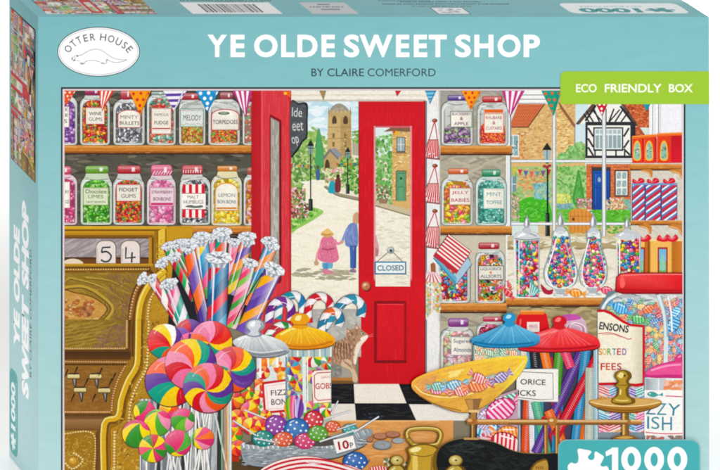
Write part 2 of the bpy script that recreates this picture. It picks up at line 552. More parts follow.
# church tower
P([(104, 175), (235, 175), (235, 480), (95, 480)], 'CDB382')
P([(175, 175), (235, 175), (240, 480), (175, 480)], 'B99C6C')
S([(118, 155), (125, 120), (165, 100), (205, 118), (222, 155)], 'A39C8C')
dabs([(122, 150), (165, 105), (218, 150)], 30, 24, 4, ['8E8778', 'B9B3A4', 'C6BFAE'], 0, .5)
R(104, 150, 236, 178, 'C2A97B')
for k in range(6): R(104 + k * 23, 140, 118 + k * 23, 156, 'CBB489')
for x in (108, 232): P([(x - 5, 160), (x + 5, 160), (x, 118)], 'A08A60')
for x in (128, 192):
    S([(x, 215), (x, 185), (x + 11, 170), (x + 23, 185), (x + 23, 215)], '5D4B33')
for (x, y) in ((128, 270), (196, 270), (128, 320), (196, 320), (132, 375), (200, 375)): R(x, y, x + 13, y + 28, '8A6F47')
dabs([(100, 215), (235, 215), (238, 470), (98, 470)], 120, 9, 4, ['DCC592', 'B79A66', 'C9AE7B', 'E5D2A4', 'A78C5D'], 0, .2)
for y in (235, 300, 365): R(98, y, 240, y + 3, '9C8256')
P([(70, 415), (118, 358), (168, 412), (160, 425), (118, 375), (80, 425)], '8C8C90')
P([(80, 425), (118, 375), (160, 425), (160, 490), (80, 490)], 'C4AB7E')
P([(118, 365), (165, 412), (160, 395), (140, 372)], 'A7A7AA')
S([(92, 485), (92, 440), (103, 420), (114, 440), (114, 485)], '5A4630')
P([(242, 310), (285, 300), (285, 400), (242, 395)], 'B5B29C')
dabs([(238, 260), (285, 250), (285, 330), (240, 330)], 60, 14, 9, ['86B05F', 'A9CB80', '6F9E52'], 0, 3)
fr(180, 118, B)
dabs([(440, 70), (545, 130), (560, 220), (600, 240), (600, 280), (440, 300)], 460, 22, 12, ['8CB860', 'A5C878', '6A9E4E', 'BFD492', 'DCE4B2', '4F8A42', '3F7438'], 0, 3)
dabs([(625, 200), (660, 150), (712, 165), (712, 310), (630, 260)], 230, 15, 9, ['74A850', '5A9646', '94BC6C', 'B9CF8E', '47803A'], 0, 3)
P([(566, 160), (598, 122), (632, 158), (628, 166), (598, 134), (572, 168)], '7E7E84'); P([(572, 168), (598, 134), (628, 166), (628, 210), (572, 210)], 'C2A878'); S([(578, 206), (578, 180), (586, 164), (595, 180), (595, 206)], '5A4630'); P([(598, 126), (630, 158), (650, 150), (618, 118)], '9A9AA0')
S([(552, 40), (566, 110), (570, 185), (552, 200), (538, 180), (543, 110)], '5DA86D')
# the lane
P([(520, 245), (600, 248), (640, 300), (712, 330), (712, 860), (440, 860), (440, 470), (500, 400), (560, 370), (470, 340), (470, 290)], 'F3EEDC')
dabs([(500, 250), (600, 255), (712, 340), (712, 850), (442, 850), (442, 480), (540, 380)], 260, 60, 8, ['F8F4E6', 'EAE3CE', 'F4EFE0', 'E4DDC8', 'FBF8EE'], .1, .3, .02)
L([(575, 270), (620, 300), (665, 312), (712, 322)], 12, 'A69C86')
L([(575, 275), (620, 306), (665, 318), (712, 328)], 4, '7C745F')
S([(440, 330), (510, 350), (570, 370), (540, 400), (470, 440), (440, 450)], '9CCB6E')
dabs([(440, 330), (565, 368), (440, 450)], 200, 14, 7, ['7DB857', 'A8D27C', 'C6E29A', '5E9C48'], 0, 3)
dabs([(440, 270), (500, 280), (500, 330), (440, 350)], 120, 13, 9, ['6A9B55', 'C25B6A', 'A8B46A', 'E8C7CC', '8C3F4A'], 0, 3)
dabs([(440, 340), (510, 340), (505, 395), (440, 400)], 150, 12, 9, ['6E4F3E', 'B24A55', '86A85E', 'D98A92', 'F3D7D9', '4F7A48'], 0, 3)
dabs([(580, 200), (650, 195), (655, 270), (575, 270)], 120, 13, 9, ['DFE3B2', '9CBB6B', 'F0E8D0', 'E6A9B0', '7C9E57'], 0, 3)
for k in range(8):
    x = 442 + k * 11
    P([(x, 183 + k), (x + 9, 184 + k), (x + 5, 197 + k)], ['C9574C', '4A6FA5', 'E3B23C'][k % 3])
for k in range(5):
    x = 620 + k * 18
    P([(x, 180), (x + 12, 180), (x + 6, 192)], ['C9574C', '4A6FA5', 'E3B23C'][k % 3])
pic('street_lamp', 'black lamp post on the left of the lane')
def lamp(x, yt, yb, s):
    L([(x, yt), (x, yb)], 5 * s, '26302E', sm=False)
    P([(x - 14 * s, yt - 8 * s), (x + 14 * s, yt - 8 * s), (x, yt - 34 * s)], '1F2826')
    P([(x - 12 * s, yt - 8 * s), (x + 12 * s, yt - 8 * s), (x + 7 * s, yt + 24 * s), (x - 7 * s, yt + 24 * s)], '8FA6A4')
    L([(x, yt - 8 * s), (x, yt + 24 * s)], 2 * s, '26302E', sm=False)
    L([(x - 12 * s, yt + 0 * s), (x + 12 * s, yt + 0 * s)], 3 * s, '26302E', sm=False)
    P([(x - 9 * s, yb), (x - 8 * s, yb - 48 * s), (x + 8 * s, yb - 48 * s), (x + 9 * s, yb)], '26302E')
    P([(x - 4 * s, yb - 44 * s), (x - 1 * s, yb - 44 * s), (x - 2 * s, yb - 5 * s), (x - 5 * s, yb - 5 * s)], '5E6A68')
lamp(520, 120, 370, 1.0)
pic('street_lamp', 'smaller black lamp post further along the lane')
lamp(668, 142, 302, .8)
pic('villager', 'tiny blue figure far down the lane')
S([(543, 245), (541, 215), (549, 200), (557, 215), (556, 245)], '4C6C93'); P(ell(549, 195, 6, 7), '6B5648')
pic('villager', 'two figures in teal and dark red at the wall')
S([(590, 295), (596, 258), (607, 245), (618, 262), (620, 298)], '3FA7B5'); P(ell(607, 243, 7, 8), 'C99B7C')
S([(618, 292), (618, 250), (630, 232), (640, 250), (638, 292)], '7E3843'); P(ell(629, 231, 7, 8), '4A342B')
# people in the street
pic('child_in_pink', 'child in a pink coat and straw hat walking hand in hand')
fr(310, 242, A)
dabs([(-60, 150), (260, 165), (258, 215), (0, 215), (-100, 190)], 90, 44, 9, ['B9B399', 'A9A38C', 'CBC5AC', '97927E'], .03, .2, .04)
L([(66, 20), (45, 60), (35, 110)], 15, 'E8A9A9'); P(ell(36, 120, 14, 16), 'C8A88A')
S([(70, 120), (95, 118), (128, 115), (126, 150), (100, 150), (76, 155)], '6FA9C9')
L([(90, 120), (92, 158)], 22, '5E9BC0', sm=False); L([(115, 118), (114, 152)], 20, '79B2D0', sm=False)
S([(72, 172), (78, 155), (104, 158), (128, 168), (126, 182), (84, 182)], 'D58C9D')
S([(62, -10), (80, -32), (122, -34), (142, -8), (160, 60), (163, 100), (128, 118), (70, 112), (44, 90), (52, 40)], 'DB7E9A')
dabs([(62, 0), (140, 0), (158, 95), (50, 90)], 34, 20, 5, ['C96A88', 'E898AE', 'F0B3C3', 'B85877'], 1.3, .4)
L([(66, 36), (100, 44), (142, 34)], 7, 'A84E6C')
L([(138, -14), (160, 10), (188, -8)], 16, 'E294AA')
P(ell(98, -46, 24, 22), 'D0A87A'); S([(62, -40), (74, -62), (98, -72), (122, -62), (134, -40), (98, -32)], 'D9AE6B')
S([(74, -48), (84, -70), (100, -78), (116, -68), (124, -48), (98, -42)], 'E9C486'); L([(75, -47), (98, -42), (122, -48)], 5, 'B5824A')
pic('woman_in_blue', 'woman in a blue dress half hidden by the door')
S([(215, -90), (240, -110), (268, -105), (275, 10), (250, 30), (205, 20), (200, -30)], '7C8FC0')
dabs([(210, -80), (265, -100), (270, 10), (205, 10)], 46, 26, 5, ['5F77B5', '95A6D2', 'B9C4E0', '4C63A3'], 1.5, .3)
L([(215, -80), (195, -30), (185, -5)], 15, '8E9FCB'); P(ell(184, 0, 9, 9), 'D8A98C')
L([(236, 20), (240, 80), (240, 150)], 22, '4E6FB0'); L([(258, 20), (256, 150)], 16, '3F5F9F', sm=False)
S([(228, 160), (246, 150), (262, 160), (262, 175), (232, 172)], '9A7F8F')
S([(246, -112), (250, -160), (275, -170), (280, -110)], 'CFA98A')
# glass panel of the lower doorway and wall edge
pic('doorway_floor', 'grey step and black and white floor tiles')
fr(310, 320, A)
R(118, -20, 255, 345, 'ADA79B')
dabs([(70, -60), (255, -60), (255, 320), (118, 320)], 80, 40, 16, ['B9B3A8', '9F998E', 'C7C2B7', '8F8B82'], .4, .5, .03)
R(118, 328, 255, 346, 'B9824B'); R(118, 346, 255, 368, '7D5A36')
fr(310, 388, A)
def tile(pts, c):
    P(pts, c, .02)
    with clip(pts): dabs(pts, 26, 60, 5, [mix(c, 'FFFFFF', .03), mix(c, '808890', .05), mix(c, 'C8B89C', .05)], 0, .15, .02)
R(-40, -26, 720, 190, '101218')
tile([(112, -25), (250, -25), (252, 88), (112, 88)], '0F1118')
tile([(250, -24), (508, -24), (552, 86), (256, 86)], 'EFE7DC')
tile([(512, -24), (720, -24), (720, 90), (556, 88)], '101218')
tile([(112, 90), (256, 90), (264, 186), (112, 186)], 'ECE5DC')
tile([(260, 90), (560, 92), (604, 184), (266, 186)], '14161C')
tile([(566, 92), (900, 94), (960, 186), (608, 184)], 'EEE8E0')
P([(820, 94), (1100, 94), (1100, 186), (960, 186), (890, 130)], '101218')
dabs([(300, 140), (420, 140), (420, 175), (330, 175)], 22, 14, 4, ['2E4A66', '3A3F48', '4A5A70'], .2, .4)
pic('counter_top', 'orange wooden counter in the foreground')
R(-220, 184, 820, 560, 'E0A76B', 'D0904F')
R(-40, 184, 740, 190, 'F2C994')
dabs([(-200, 190), (740, 190), (740, 470), (-200, 470)], 320, 90, 7, ['E9B47A', 'D59A5C', 'C98A4C', 'F0C28C', 'DDA468'], 0, .12, .03)
fr(180, 352, B)
S([(190, 480), (210, 425), (250, 430), (330, 470), (340, 480)], '5E4A2E')

# ---- window view on the right
pic('window_view', 'sunlit cottages and garden seen through the shop window')
fr(435, 86, A)
R(425, 20, 1480, 950, 'D9E6E0')
R(425, 20, 1480, 150, 'EAEFEC')
P([(425, 230), (540, 110), (630, 60), (860, 20), (860, 600), (425, 600)], 'DDBB82')
dabs([(480, 150), (620, 90), (850, 60), (850, 420), (425, 420)], 900, 18, 7, ['E6CB92', 'D0A668', 'F0DCAE', 'C98F5C', 'DCB47A', 'E9D3A0', 'B98352', 'C7A878'], .02, .15)
dabs([(425, 300), (520, 250), (520, 420), (425, 420)], 120, 15, 7, ['C77F4F', 'D69A66', 'B86A42'], 0, .15)
P([(425, 232), (478, 98), (632, 98), (532, 238)], 'D4724A')
with clip([(425, 232), (478, 98), (632, 98), (532, 238)]):
    for k in range(16):
        x = 440 + k * 13
        L([(x + 60, 95), (x - 45, 240)], 2.5, 'A84F30', sm=False); L([(x + 65, 95), (x - 40, 240)], 3, 'E8946A', sm=False)
    for k in range(7): L([(400, 118 + k * 20), (640, 118 + k * 20)], 1.5, 'B65C3A', sm=False)
L([(532, 238), (632, 98), (700, 40)], 6, '7C5A44', sm=False)
R(418, 232, 532, 240, '8A5A40')
# cottage window
for (x0, y0, x1, y1) in ((420, 285, 475, 398),):
    R(x0 - 6, y0 - 6, x1 + 6, y1 + 10, 'EDE9DC'); R(x0, y0, x1, y1, '8FB0B4')
    L([((x0 + x1) / 2, y0), ((x0 + x1) / 2, y1)], 5, 'F2F0E6', sm=False); L([(x0, (y0 + y1) / 2), (x1, (y0 + y1) / 2)], 5, 'F2F0E6', sm=False)
    dabs([(x0, y0), (x1, y0), (x1, y1), (x0, y1)], 12, 14, 8, ['5F8288', 'B9CFD0'], 0, 1)
# second gable at the right of the cottage
fr(560, 86, A)
P([(-30, 100), (10, 108), (85, 235), (78, 250), (78, 420), (-60, 420)], 'E2C288')
dabs([(-40, 120), (10, 130), (72, 240), (72, 420), (-40, 420)], 240, 16, 6, ['EBD29A', 'D1A869', 'F2E0B4', 'C99862'], 0, .2)
P([(-10, 90), (5, 105), (90, 225), (84, 245), (0, 125)], '9A6B4A')
L([(84, 235), (84, 400)], 5, 'A9A79C', sm=False)
R(88, 100, 160, 330, 'D5E6EA')
dabs([(60, 350), (130, 320), (160, 420), (-30, 450), (-20, 400)], 190, 24, 16, ['7DB56A', '9CCB86', '62A05A', 'B6DB9C'], 0, 3)
pic('timbered_house', 'black and white timbered house with a blue front door')
P([(90, 215), (190, 100), (360, 100), (440, 230), (440, 420), (145, 420), (145, 215)], 'F2F0EA')
P([(345, 95), (520, 95), (520, 240), (440, 235)], 'C7693F')
with clip([(345, 95), (520, 95), (520, 240), (440, 235)]):
    dabs([(345, 95), (520, 95), (520, 240), (430, 240)], 220, 13, 8, ['D9835A', 'B45636', 'E29B72', '9F4A30', 'C96E48'], 0, .2)
P([(88, 218), (185, 100), (205, 108), (108, 222)], '6A5044'); P([(345, 100), (365, 100), (448, 225), (432, 232)], '6B5248')
BK = '2F3136'
with_gable = [(0, 420), (0, 260), (188, 92), (362, 92), (446, 228), (700, 300), (700, 1000), (0, 1000)]
CLIPS.append(absP([(60, 250), (188, 96), (362, 96), (520, 330), (520, 900), (60, 900)]))
L([(145, 200), (205, 110)], 13, BK, sm=False); L([(345, 115), (430, 228)], 13, BK, sm=False)
R(148, 205, 432, 226, BK); R(145, 398, 425, 414, BK); R(145, 205, 158, 414, BK); R(402, 205, 432, 414, BK)
for (x, a) in ((190, -30), (225, -20), (280, 18), (315, 30), (350, 34), (262, 0), (165, -30)): L([(x, 205), (x + a * 1.6, 130)], 9, BK, sm=False)
for s in (-1, 1): L([(262 + s * 20, 205), (262 + s * 80, 135)], 8, BK, sm=False)
for (x0, y0, x1, y1) in ((160, 240, 190, 290), (160, 300, 190, 350), (190, 398, 160, 350), (395, 240, 365, 290), (395, 310, 365, 355), (400, 395, 365, 360)): L([(x0, y0), (x1, y1)], 11, BK, sm=False)
R(190, 236, 362, 372, BK); R(198, 244, 354, 362, 'E9EEEC')
for k in range(6):
    x = 203 + k * 25
    R(x, 250, x + 20, 274, 'B3C4C6'); R(x, 282, x + 20, 356, 'A9BDC0')
    for q in range(6):
        L([(x, 284 + q * 12), (x + 20, 296 + q * 12)], 1.2, '5F6C70', sm=False); L([(x + 20, 284 + q * 12), (x, 296 + q * 12)], 1.2, '5F6C70', sm=False)
L([(262, 244), (262, 362)], 5, 'F6F6F2', sm=False)
for x in (200, 262, 320, 370): L([(x, 372), (x, 400)], 9, BK, sm=False)
R(432, 235, 510, 330, 'B5593A'); dabs([(432, 240), (510, 240), (510, 300), (432, 300)], 60, 13, 6, ['C76E4C', '9D4630', 'DA8D68'], 0, .1)
R(478, 246, 505, 275, '4E5A60')
fr(560, 164, A)
R(150, 0, 410, 262, 'CF7448')
dabs([(150, 0), (410, 0), (410, 262), (150, 262)], 420, 14, 6, ['DB875A', 'BE6238', 'E59C70', 'C9764C', 'A9532F'], 0, .1)
for k in range(14): L([(150, 8 + k * 19), (410, 8 + k * 19)], 1.3, 'E8B08C', sm=False)
R(180, 18, 290, 36, '46413E'); R(182, 36, 290, 262, '2A3A5A'); R(190, 40, 282, 262, '2A62B4', '1D4C96')
for (x0, y0, x1, y1) in ((198, 50, 232, 120), (240, 50, 274, 120), (198, 135, 232, 240), (240, 135, 274, 240)): outline([(x0, y0), (x1, y0), (x1, y1), (x0, y1)], 3, '174080'); L([(x0 + 4, y0 + 4), (x0 + 4, y1 - 4)], 2, '5A8FD0', sm=False)
P(ell(225, 90, 9, 14), '9DB7C8')
R(312, 34, 392, 186, '4A3A34'); R(320, 42, 386, 178, 'F0EFE6'); 
for (x0, y0) in ((325, 48), (356, 48), (325, 95), (356, 95), (325, 140), (356, 140)): R(x0, y0, x0 + 24, y0 + 36, '9AAFB2'); L([(x0, y0), (x0 + 22, y0 + 34)], 2, 'DDE6E4', sm=False)
R(312, 178, 392, 188, '5A4A40')
CLIPS.pop()
pic('garden', 'green front garden with hedge, cypress and wooden gate')
R(-435, 15, 148, 330, 'A6CB88')
fr(435, 164, A)
dabs([(415, 20), (720, 20), (720, 330), (415, 330)], 620, 22, 12, ['8EBF6E', '6FAE55', 'B2D38E', 'E7C08E', 'D9A77C', 'C9B37E', '9CC7B0', 'E9D9A0'], 0, 3)
R(417, 70, 465, 160, '7E9AA4'); L([(441, 70), (441, 160)], 4, 'E6EAE6', sm=False); L([(417, 115), (465, 115)], 4, 'E6EAE6', sm=False)
dabs([(480, 60), (630, 60), (630, 150), (480, 150)], 160, 17, 7, ['E3B07C', 'D08C5C', 'EFC898', 'C67F52'], 0, .2)
S([(480, 330), (478, 230), (520, 195), (590, 190), (650, 215), (660, 340)], '57B93E')
dabs([(482, 320), (490, 215), (640, 215), (655, 325)], 180, 18, 6, ['6FCB4E', '4AA636', '8BD868', '3C9030'], 0, .6)
dabs([(560, 110), (660, 100), (660, 210), (570, 200)], 110, 10, 18, ['7FB7C4', '9CCFD0', '5F9EA8', 'B0D8BC'], 0, .5)
dabs([(415, 170), (480, 160), (485, 330), (415, 330)], 170, 15, 9, ['9A8FA8', 'D6A6A0', '7FA86A', 'E8C9B2', '5E8E50'], 0, 3)
for k in range(7):
    x = 440 + k * 33; yy = 26 + 22 * sin(pi * k / 7)
    P([(x, yy - 6), (x + 28, yy - 4), (x + 14, yy + 32)], ['D9C34A', 'C9453F', '5D6E9F', 'D9726E', '6FA3A8', '8B5A8E', 'C9453F'][k % 7], .05)
fr(560, 164, A)
R(-125, 330, 480, 480, 'D9C296')
dabs([(-20, 10), (150, 10), (150, 260), (-20, 260)], 360, 22, 13, ['8AC06E', '6EAE58', 'A9D28A', '579A4A', 'C4E0A4'], 0, 3)
S([(105, 30), (125, 110), (140, 200), (125, 240), (90, 240), (72, 200), (88, 110)], '4F9F4C')
dabs([(105, 40), (130, 220), (80, 220)], 70, 6, 28, ['3E8C40', '6BB562', '87C97C'], 0, .25)
dabs([(-20, 170), (60, 170), (60, 230), (-20, 230)], 60, 18, 10, ['E3DF7C', 'C9D66A', 'F0EBA0'], 0, 3)
dabs([(-20, 225), (80, 225), (60, 262), (-20, 262)], 50, 18, 10, ['7FA8B5', '6C98A8', '9CC0C2'], 0, 3)
R(-20, 258, 150, 330, '7FC05A'); R(185, 262, 420, 335, '6CBB45')
dabs([(-20, 262), (420, 262), (420, 400), (-20, 400)], 300, 24, 9, ['7BC852', '5BAA3C', '94D66E', '4C9634'], 0, .8)
dabs([(92, 195), (185, 195), (180, 250), (100, 250)], 120, 13, 9, ['B5697E', 'D495A2', 'EAC3C6', '8C4A5C', '86A86A'], 0, 3)
dabs([(262, 190), (370, 190), (370, 262), (262, 262)], 120, 13, 9, ['E6C8A6', 'C9947A', '9DB880', 'F0E2C8'], 0, 3)
dabs([(370, 200), (410, 200), (410, 262), (370, 262)], 40, 13, 10, ['6FB3A8', '8CC6B8'], 0, 3)
P(cr([(50, 280), (70, 262), (110, 255), (150, 262), (182, 285)], 4) + [(182, 395), (50, 395)], 'DC9A52')
for k in range(6): L([(60 + k * 22, 268), (60 + k * 22, 392)], 2.5, 'A86B30', sm=False)
L([(52, 300), (180, 300)], 4, 'B4763A', sm=False); P(ell(76, 316, 9, 9), '6A4428')
dabs([(-125, 400), (480, 400), (480, 480), (-125, 480)], 180, 60, 9, ['E6D3AC', 'CDB486', 'DCC79A', 'BFA678', 'EFE2C4'], 0, .2, .03)
pic('garden_lamp', 'black street lamp outside the window')
fr(540, 118, B)
L([(30, 190), (30, 470)], 7, '23292B', sm=False)
P([(8, 128), (48, 128), (28, 98)], '23292B'); P([(11, 130), (45, 130), (38, 168), (18, 168)], 'A9C0C4')
L([(28, 128), (28, 168)], 2.5, '23292B', sm=False); P([(16, 168), (40, 168), (33, 182), (24, 182)], '23292B')
for (x, y) in ((18, 192), (38, 190), (28, 197)): P(ell(x, y, 8, 6), 'A04048', .1)
P([(21, 470), (22, 378), (38, 378), (40, 470)], '1D2326'); P([(24, 465), (24, 385), (28, 385), (28, 465)], '56626A')
pic('window_frame', 'white glazing bars of the shop window')
def bar(x0, y0, x1, y1):
    R(x0, y0, x1, y1, 'F3F4F2')
    if x1 - x0 > y1 - y0:
        R(x0, y0, x1, y0 + (y1 - y0) * .22, 'A9B2B8'); R(x0, y1 - (y1 - y0) * .2, x1, y1, '8D979E')
    else:
        R(x0, y0, x0 + (x1 - x0) * .2, y1, 'A9B2B8'); R(x1 - (x1 - x0) * .22, y0, x1, y1, '8D979E'); R(x0 + (x1 - x0) * .45, y0, x0 + (x1 - x0) * .55, y1, 'C9D0D4')
fr()
bar(507.5, 159.6, 632, 162.6); bar(507.5, 222.2, 634, 225.4); bar(552.2, 112, 556, 300); bar(601.9, 100, 606.0, 250); bar(504.5, 91, 511.2, 330)
R(507, 90, 548, 104, 'F6F5F2')
for y in (94.5, 98.8, 102.8): R(515, y, 546, y + .9, '9A9AA0')
pic('window_sill', 'pale sill behind the decanters')
fr(540, 236, B)
R(-130, 0, 420, 80, 'CFC3A0', 'D8CFB4')
R(-130, 20, 420, 50, 'B9A880'); R(-130, 46, 420, 54, '9C8C66')
R(-130, 54, 420, 245, 'E9E2D0', 'F3EEE2')
dabs([(-130, 0), (420, 0), (420, 230), (-130, 230)], 200, 50, 8, ['DDD4BC', 'EFE8D8', 'C9BEA0', 'F5F1E6'], 0, .4, .02)
# ---- right-hand shelf unit
pic('shelf_unit', 'grey back wall of the shelves right of the door')
fr()
R(439, 91, 506, 345, 'AFA99B', 'BDB39C')
R(439, 91, 506, 146, 'A5A49E')
dabs([(439, 91), (506, 91), (506, 345), (439, 345)], 420, 18, 3, ['B8B2A2', 'A39C8A', 'C6C0AE', '979182', 'BFB69E'], 0, .5, .03)
R(439, 236, 506, 300, 'CFC8B4')
R(500, 302, 684, 350, 'A3936F'); R(500, 300, 600, 308, '6F5A3C')
dabs([(500, 305), (640, 305), (640, 350), (500, 350)], 160, 18, 4, ['B5A680', '8F7F5C', 'C4B890'], 0, .5)
# white pillar and shelves at the far right
pic('white_pillar', 'white window pillar above the red tins')
fr(560, 86, A)
R(510, 95, 716, 300, 'F4F4F2')
for x, c in ((528, '9DA3AA'), (540, 'DDE0E2'), (562, '878E98'), (572, 'CDD0D6')): R(x, 95, x + 5, 300, c)
R(578, 95, 700, 290, 'F2F0F4')
R(696, 95, 716, 480, 'D6D2D4')
fr(560, 164, A)
R(405, 20, 716, 480, 'D9D3C6')
dabs([(470, 30), (700, 30), (700, 460), (470, 460)], 130, 30, 12, ['E6E1D8', 'C9C2B4', 'F0ECE4', 'B9B2A6'], 0, 3, .02)
fr()

# ---- planks
pic('shelf', 'upper wooden shelf on the left'); fr(60, 86, A); wood(20, 340, 1100, 384)
pic('shelf', 'lower wooden shelf on the left'); fr(185, 164, A); wood(-20, 354, 380, 400)
pic('shelf', 'top shelf right of the door'); fr(435, 86, A); wood(20, 342, 440, 388)
pic('shelf', 'middle shelf right of the door'); fr(435, 164, A); wood(25, 355, 440, 398)
pic('shelf', 'long lower shelf under the decanters'); fr(435, 242, A); wood(405, 320, 960, 362)
pic('shelf', 'bottom shelf right of the door'); fr(435, 242, A); wood(20, 350, 410, 398)
pic('shelf', 'bracketed shelf under the red tins'); fr(540, 118, B); wood(360, 183, 575, 205)
def bracket(x, y, s=1):
    P(cr([(x, y), (x + 70 * s, y), (x + 70 * s, y + 50 * s), (x + 55 * s, y + 40 * s), (x + 45 * s, y + 22 * s), (x + 15 * s, y + 14 * s)], 3, True), 'C98A4A'); L([(x + 8, y + 6), (x + 45 * s, y + 16 * s), (x + 62 * s, y + 42 * s)], 3, 'F0C792')
bracket(402, 206, .62); bracket(515, 206, .8)
pic('shelf', 'bracketed shelf under the striped boxes'); wood(360, 408, 575, 424); bracket(392, 426, .7); bracket(510, 426, .85)

# ---- jars of the top left shelf
CAN = dict
fr(60, 86, A)
pic('sweet_jar', 'jar of purple sweets at the left edge')
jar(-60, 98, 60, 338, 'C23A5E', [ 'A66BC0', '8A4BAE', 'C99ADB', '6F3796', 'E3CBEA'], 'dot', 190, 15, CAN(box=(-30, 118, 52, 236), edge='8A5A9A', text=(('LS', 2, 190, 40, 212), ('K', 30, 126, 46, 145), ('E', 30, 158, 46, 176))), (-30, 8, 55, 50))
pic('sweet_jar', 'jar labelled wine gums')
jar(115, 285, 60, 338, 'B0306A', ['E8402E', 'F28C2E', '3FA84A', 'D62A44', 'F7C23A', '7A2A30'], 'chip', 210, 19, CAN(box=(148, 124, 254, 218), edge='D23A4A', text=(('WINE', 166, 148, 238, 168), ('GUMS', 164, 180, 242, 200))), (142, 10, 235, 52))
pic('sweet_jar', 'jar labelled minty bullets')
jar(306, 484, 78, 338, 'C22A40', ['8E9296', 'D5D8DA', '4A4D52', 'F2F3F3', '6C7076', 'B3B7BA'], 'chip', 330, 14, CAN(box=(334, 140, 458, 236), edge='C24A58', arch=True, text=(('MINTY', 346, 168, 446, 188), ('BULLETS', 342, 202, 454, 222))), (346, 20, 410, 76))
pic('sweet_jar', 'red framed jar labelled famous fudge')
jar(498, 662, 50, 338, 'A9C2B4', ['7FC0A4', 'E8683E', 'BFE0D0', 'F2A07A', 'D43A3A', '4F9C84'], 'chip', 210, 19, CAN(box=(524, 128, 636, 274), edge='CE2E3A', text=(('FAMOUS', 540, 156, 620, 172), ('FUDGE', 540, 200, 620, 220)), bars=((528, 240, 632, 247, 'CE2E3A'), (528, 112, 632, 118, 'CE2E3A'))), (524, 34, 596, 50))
fr(185, 86, A)
pic('sweet_jar', 'jar of orange and green sweets with a dotted label')
jar(-34, 116, 80, 338, 'C22A40', ['E89A3A', '9DBB4A', 'E86A3E', 'E0C860', 'C8D88A', 'B84A30'], 'dot', 280, 11, CAN(box=(-26, 132, 104, 232), edge='6FA893', paper='F3F7F0', text=(('MELODY', -10, 166, 92, 198),)), (-20, 42, 74, 78), fill_top=.3)
with clip([(-26, 132), (104, 132), (104, 232), (-26, 232)]): 
    for k in range(26): P(ell(-20 + (k % 13) * 10, 142 + (k // 13) * 78 + RND.uniform(-4, 4), 3, 3, 0, 6), RND.choice(['4FA87A', 'D64A50', '3F7FB0']))
pic('sweet_jar', 'jar labelled torpedoes')
jar(134, 314, 78, 338, 'A8434E', ['E8562E', 'F2A23A', '5FA84A', 'D62A44', 'E88A4E', '8FBF5A'], 'dot', 250, 13, CAN(box=(154, 136, 306, 250), edge='C23A4A', arch=True, text=(('TORPEDOES', 158, 194, 302, 218),)), (200, 36, 274, 74), fill_top=.55)
fr(185, 86, A)
P(ell(222, 156, 34, 9, 0, 14), '4A5A4E'); P(ell(222, 155, 22, 4, 0, 12), 'B9C8A8')
pic('sweet_jar', 'partly hidden jar beside the door frame')
jar(330, 470, 90, 338, 'B0306A', ['F2B0A0', 'E8784E', 'F6D8C8', '7FB08A'], 'dot', 90, 13, None, (350, 50, 420, 88))
# ---- second row
fr(60, 164, A)
pic('sweet_jar', 'pink jar cut by the left edge of the painting')
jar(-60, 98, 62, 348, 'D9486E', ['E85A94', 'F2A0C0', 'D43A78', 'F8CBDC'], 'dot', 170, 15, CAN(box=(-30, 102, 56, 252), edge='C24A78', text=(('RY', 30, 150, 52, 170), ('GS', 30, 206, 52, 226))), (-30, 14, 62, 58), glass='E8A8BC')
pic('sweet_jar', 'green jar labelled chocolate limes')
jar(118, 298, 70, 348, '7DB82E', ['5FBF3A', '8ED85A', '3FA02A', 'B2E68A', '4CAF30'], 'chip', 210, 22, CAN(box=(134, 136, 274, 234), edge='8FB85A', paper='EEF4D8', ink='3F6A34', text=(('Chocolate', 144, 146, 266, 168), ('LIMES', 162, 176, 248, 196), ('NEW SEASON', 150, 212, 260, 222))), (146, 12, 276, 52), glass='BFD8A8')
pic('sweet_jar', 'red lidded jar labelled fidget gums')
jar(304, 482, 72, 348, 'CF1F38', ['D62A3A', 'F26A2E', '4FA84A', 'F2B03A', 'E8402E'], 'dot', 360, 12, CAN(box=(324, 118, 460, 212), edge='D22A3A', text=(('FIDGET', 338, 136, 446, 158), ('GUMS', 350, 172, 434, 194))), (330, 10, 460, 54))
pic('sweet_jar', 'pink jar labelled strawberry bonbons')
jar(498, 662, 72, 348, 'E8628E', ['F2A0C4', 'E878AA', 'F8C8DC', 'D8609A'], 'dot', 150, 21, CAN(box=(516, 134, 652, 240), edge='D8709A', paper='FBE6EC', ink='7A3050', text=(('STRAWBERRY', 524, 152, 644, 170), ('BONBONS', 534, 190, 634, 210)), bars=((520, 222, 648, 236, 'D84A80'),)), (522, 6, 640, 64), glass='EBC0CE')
for k in range(7): L([(530 + k * 16, 62), (545 + k * 16, 40)], 4, 'FBE8EE', sm=False)
fr(185, 164, A)
pic('sweet_jar', 'red and white striped jar labelled malt humbugs')
jar(-30, 145, 72, 348, 'CF1F38', ['6A6E72', 'D9DCDE', '3A3D42', 'F2F2F0', '989CA0'], 'chip', 260, 16, None, (-16, 8, 100, 58))
for k in range(7): R(-14 + k * 18, 116, 4 + k * 18, 308, 'D6283A' if k % 2 == 0 else 'FAF2EC')
R(-20, 166, 118, 262, 'FBF6EE'); R(-20, 166, 118, 170, 'B04050'); R(-20, 258, 118, 262, 'B04050')
T('MALT', 14, 180, 78, 198, '3A2A30', .015); T('HUMBUGS', -8, 206, 106, 228, '3A2A30', .015)
S([(0, 244), (30, 234), (60, 240), (96, 236), (100, 248), (50, 252)], '6A7A70')
for k in range(8): L([(-10 + k * 14, 52), (-8 + k * 14, 34)], 5, 'F8DDE0', sm=False)
pic('sweet_jar', 'yellow jar labelled lemon bon bons')
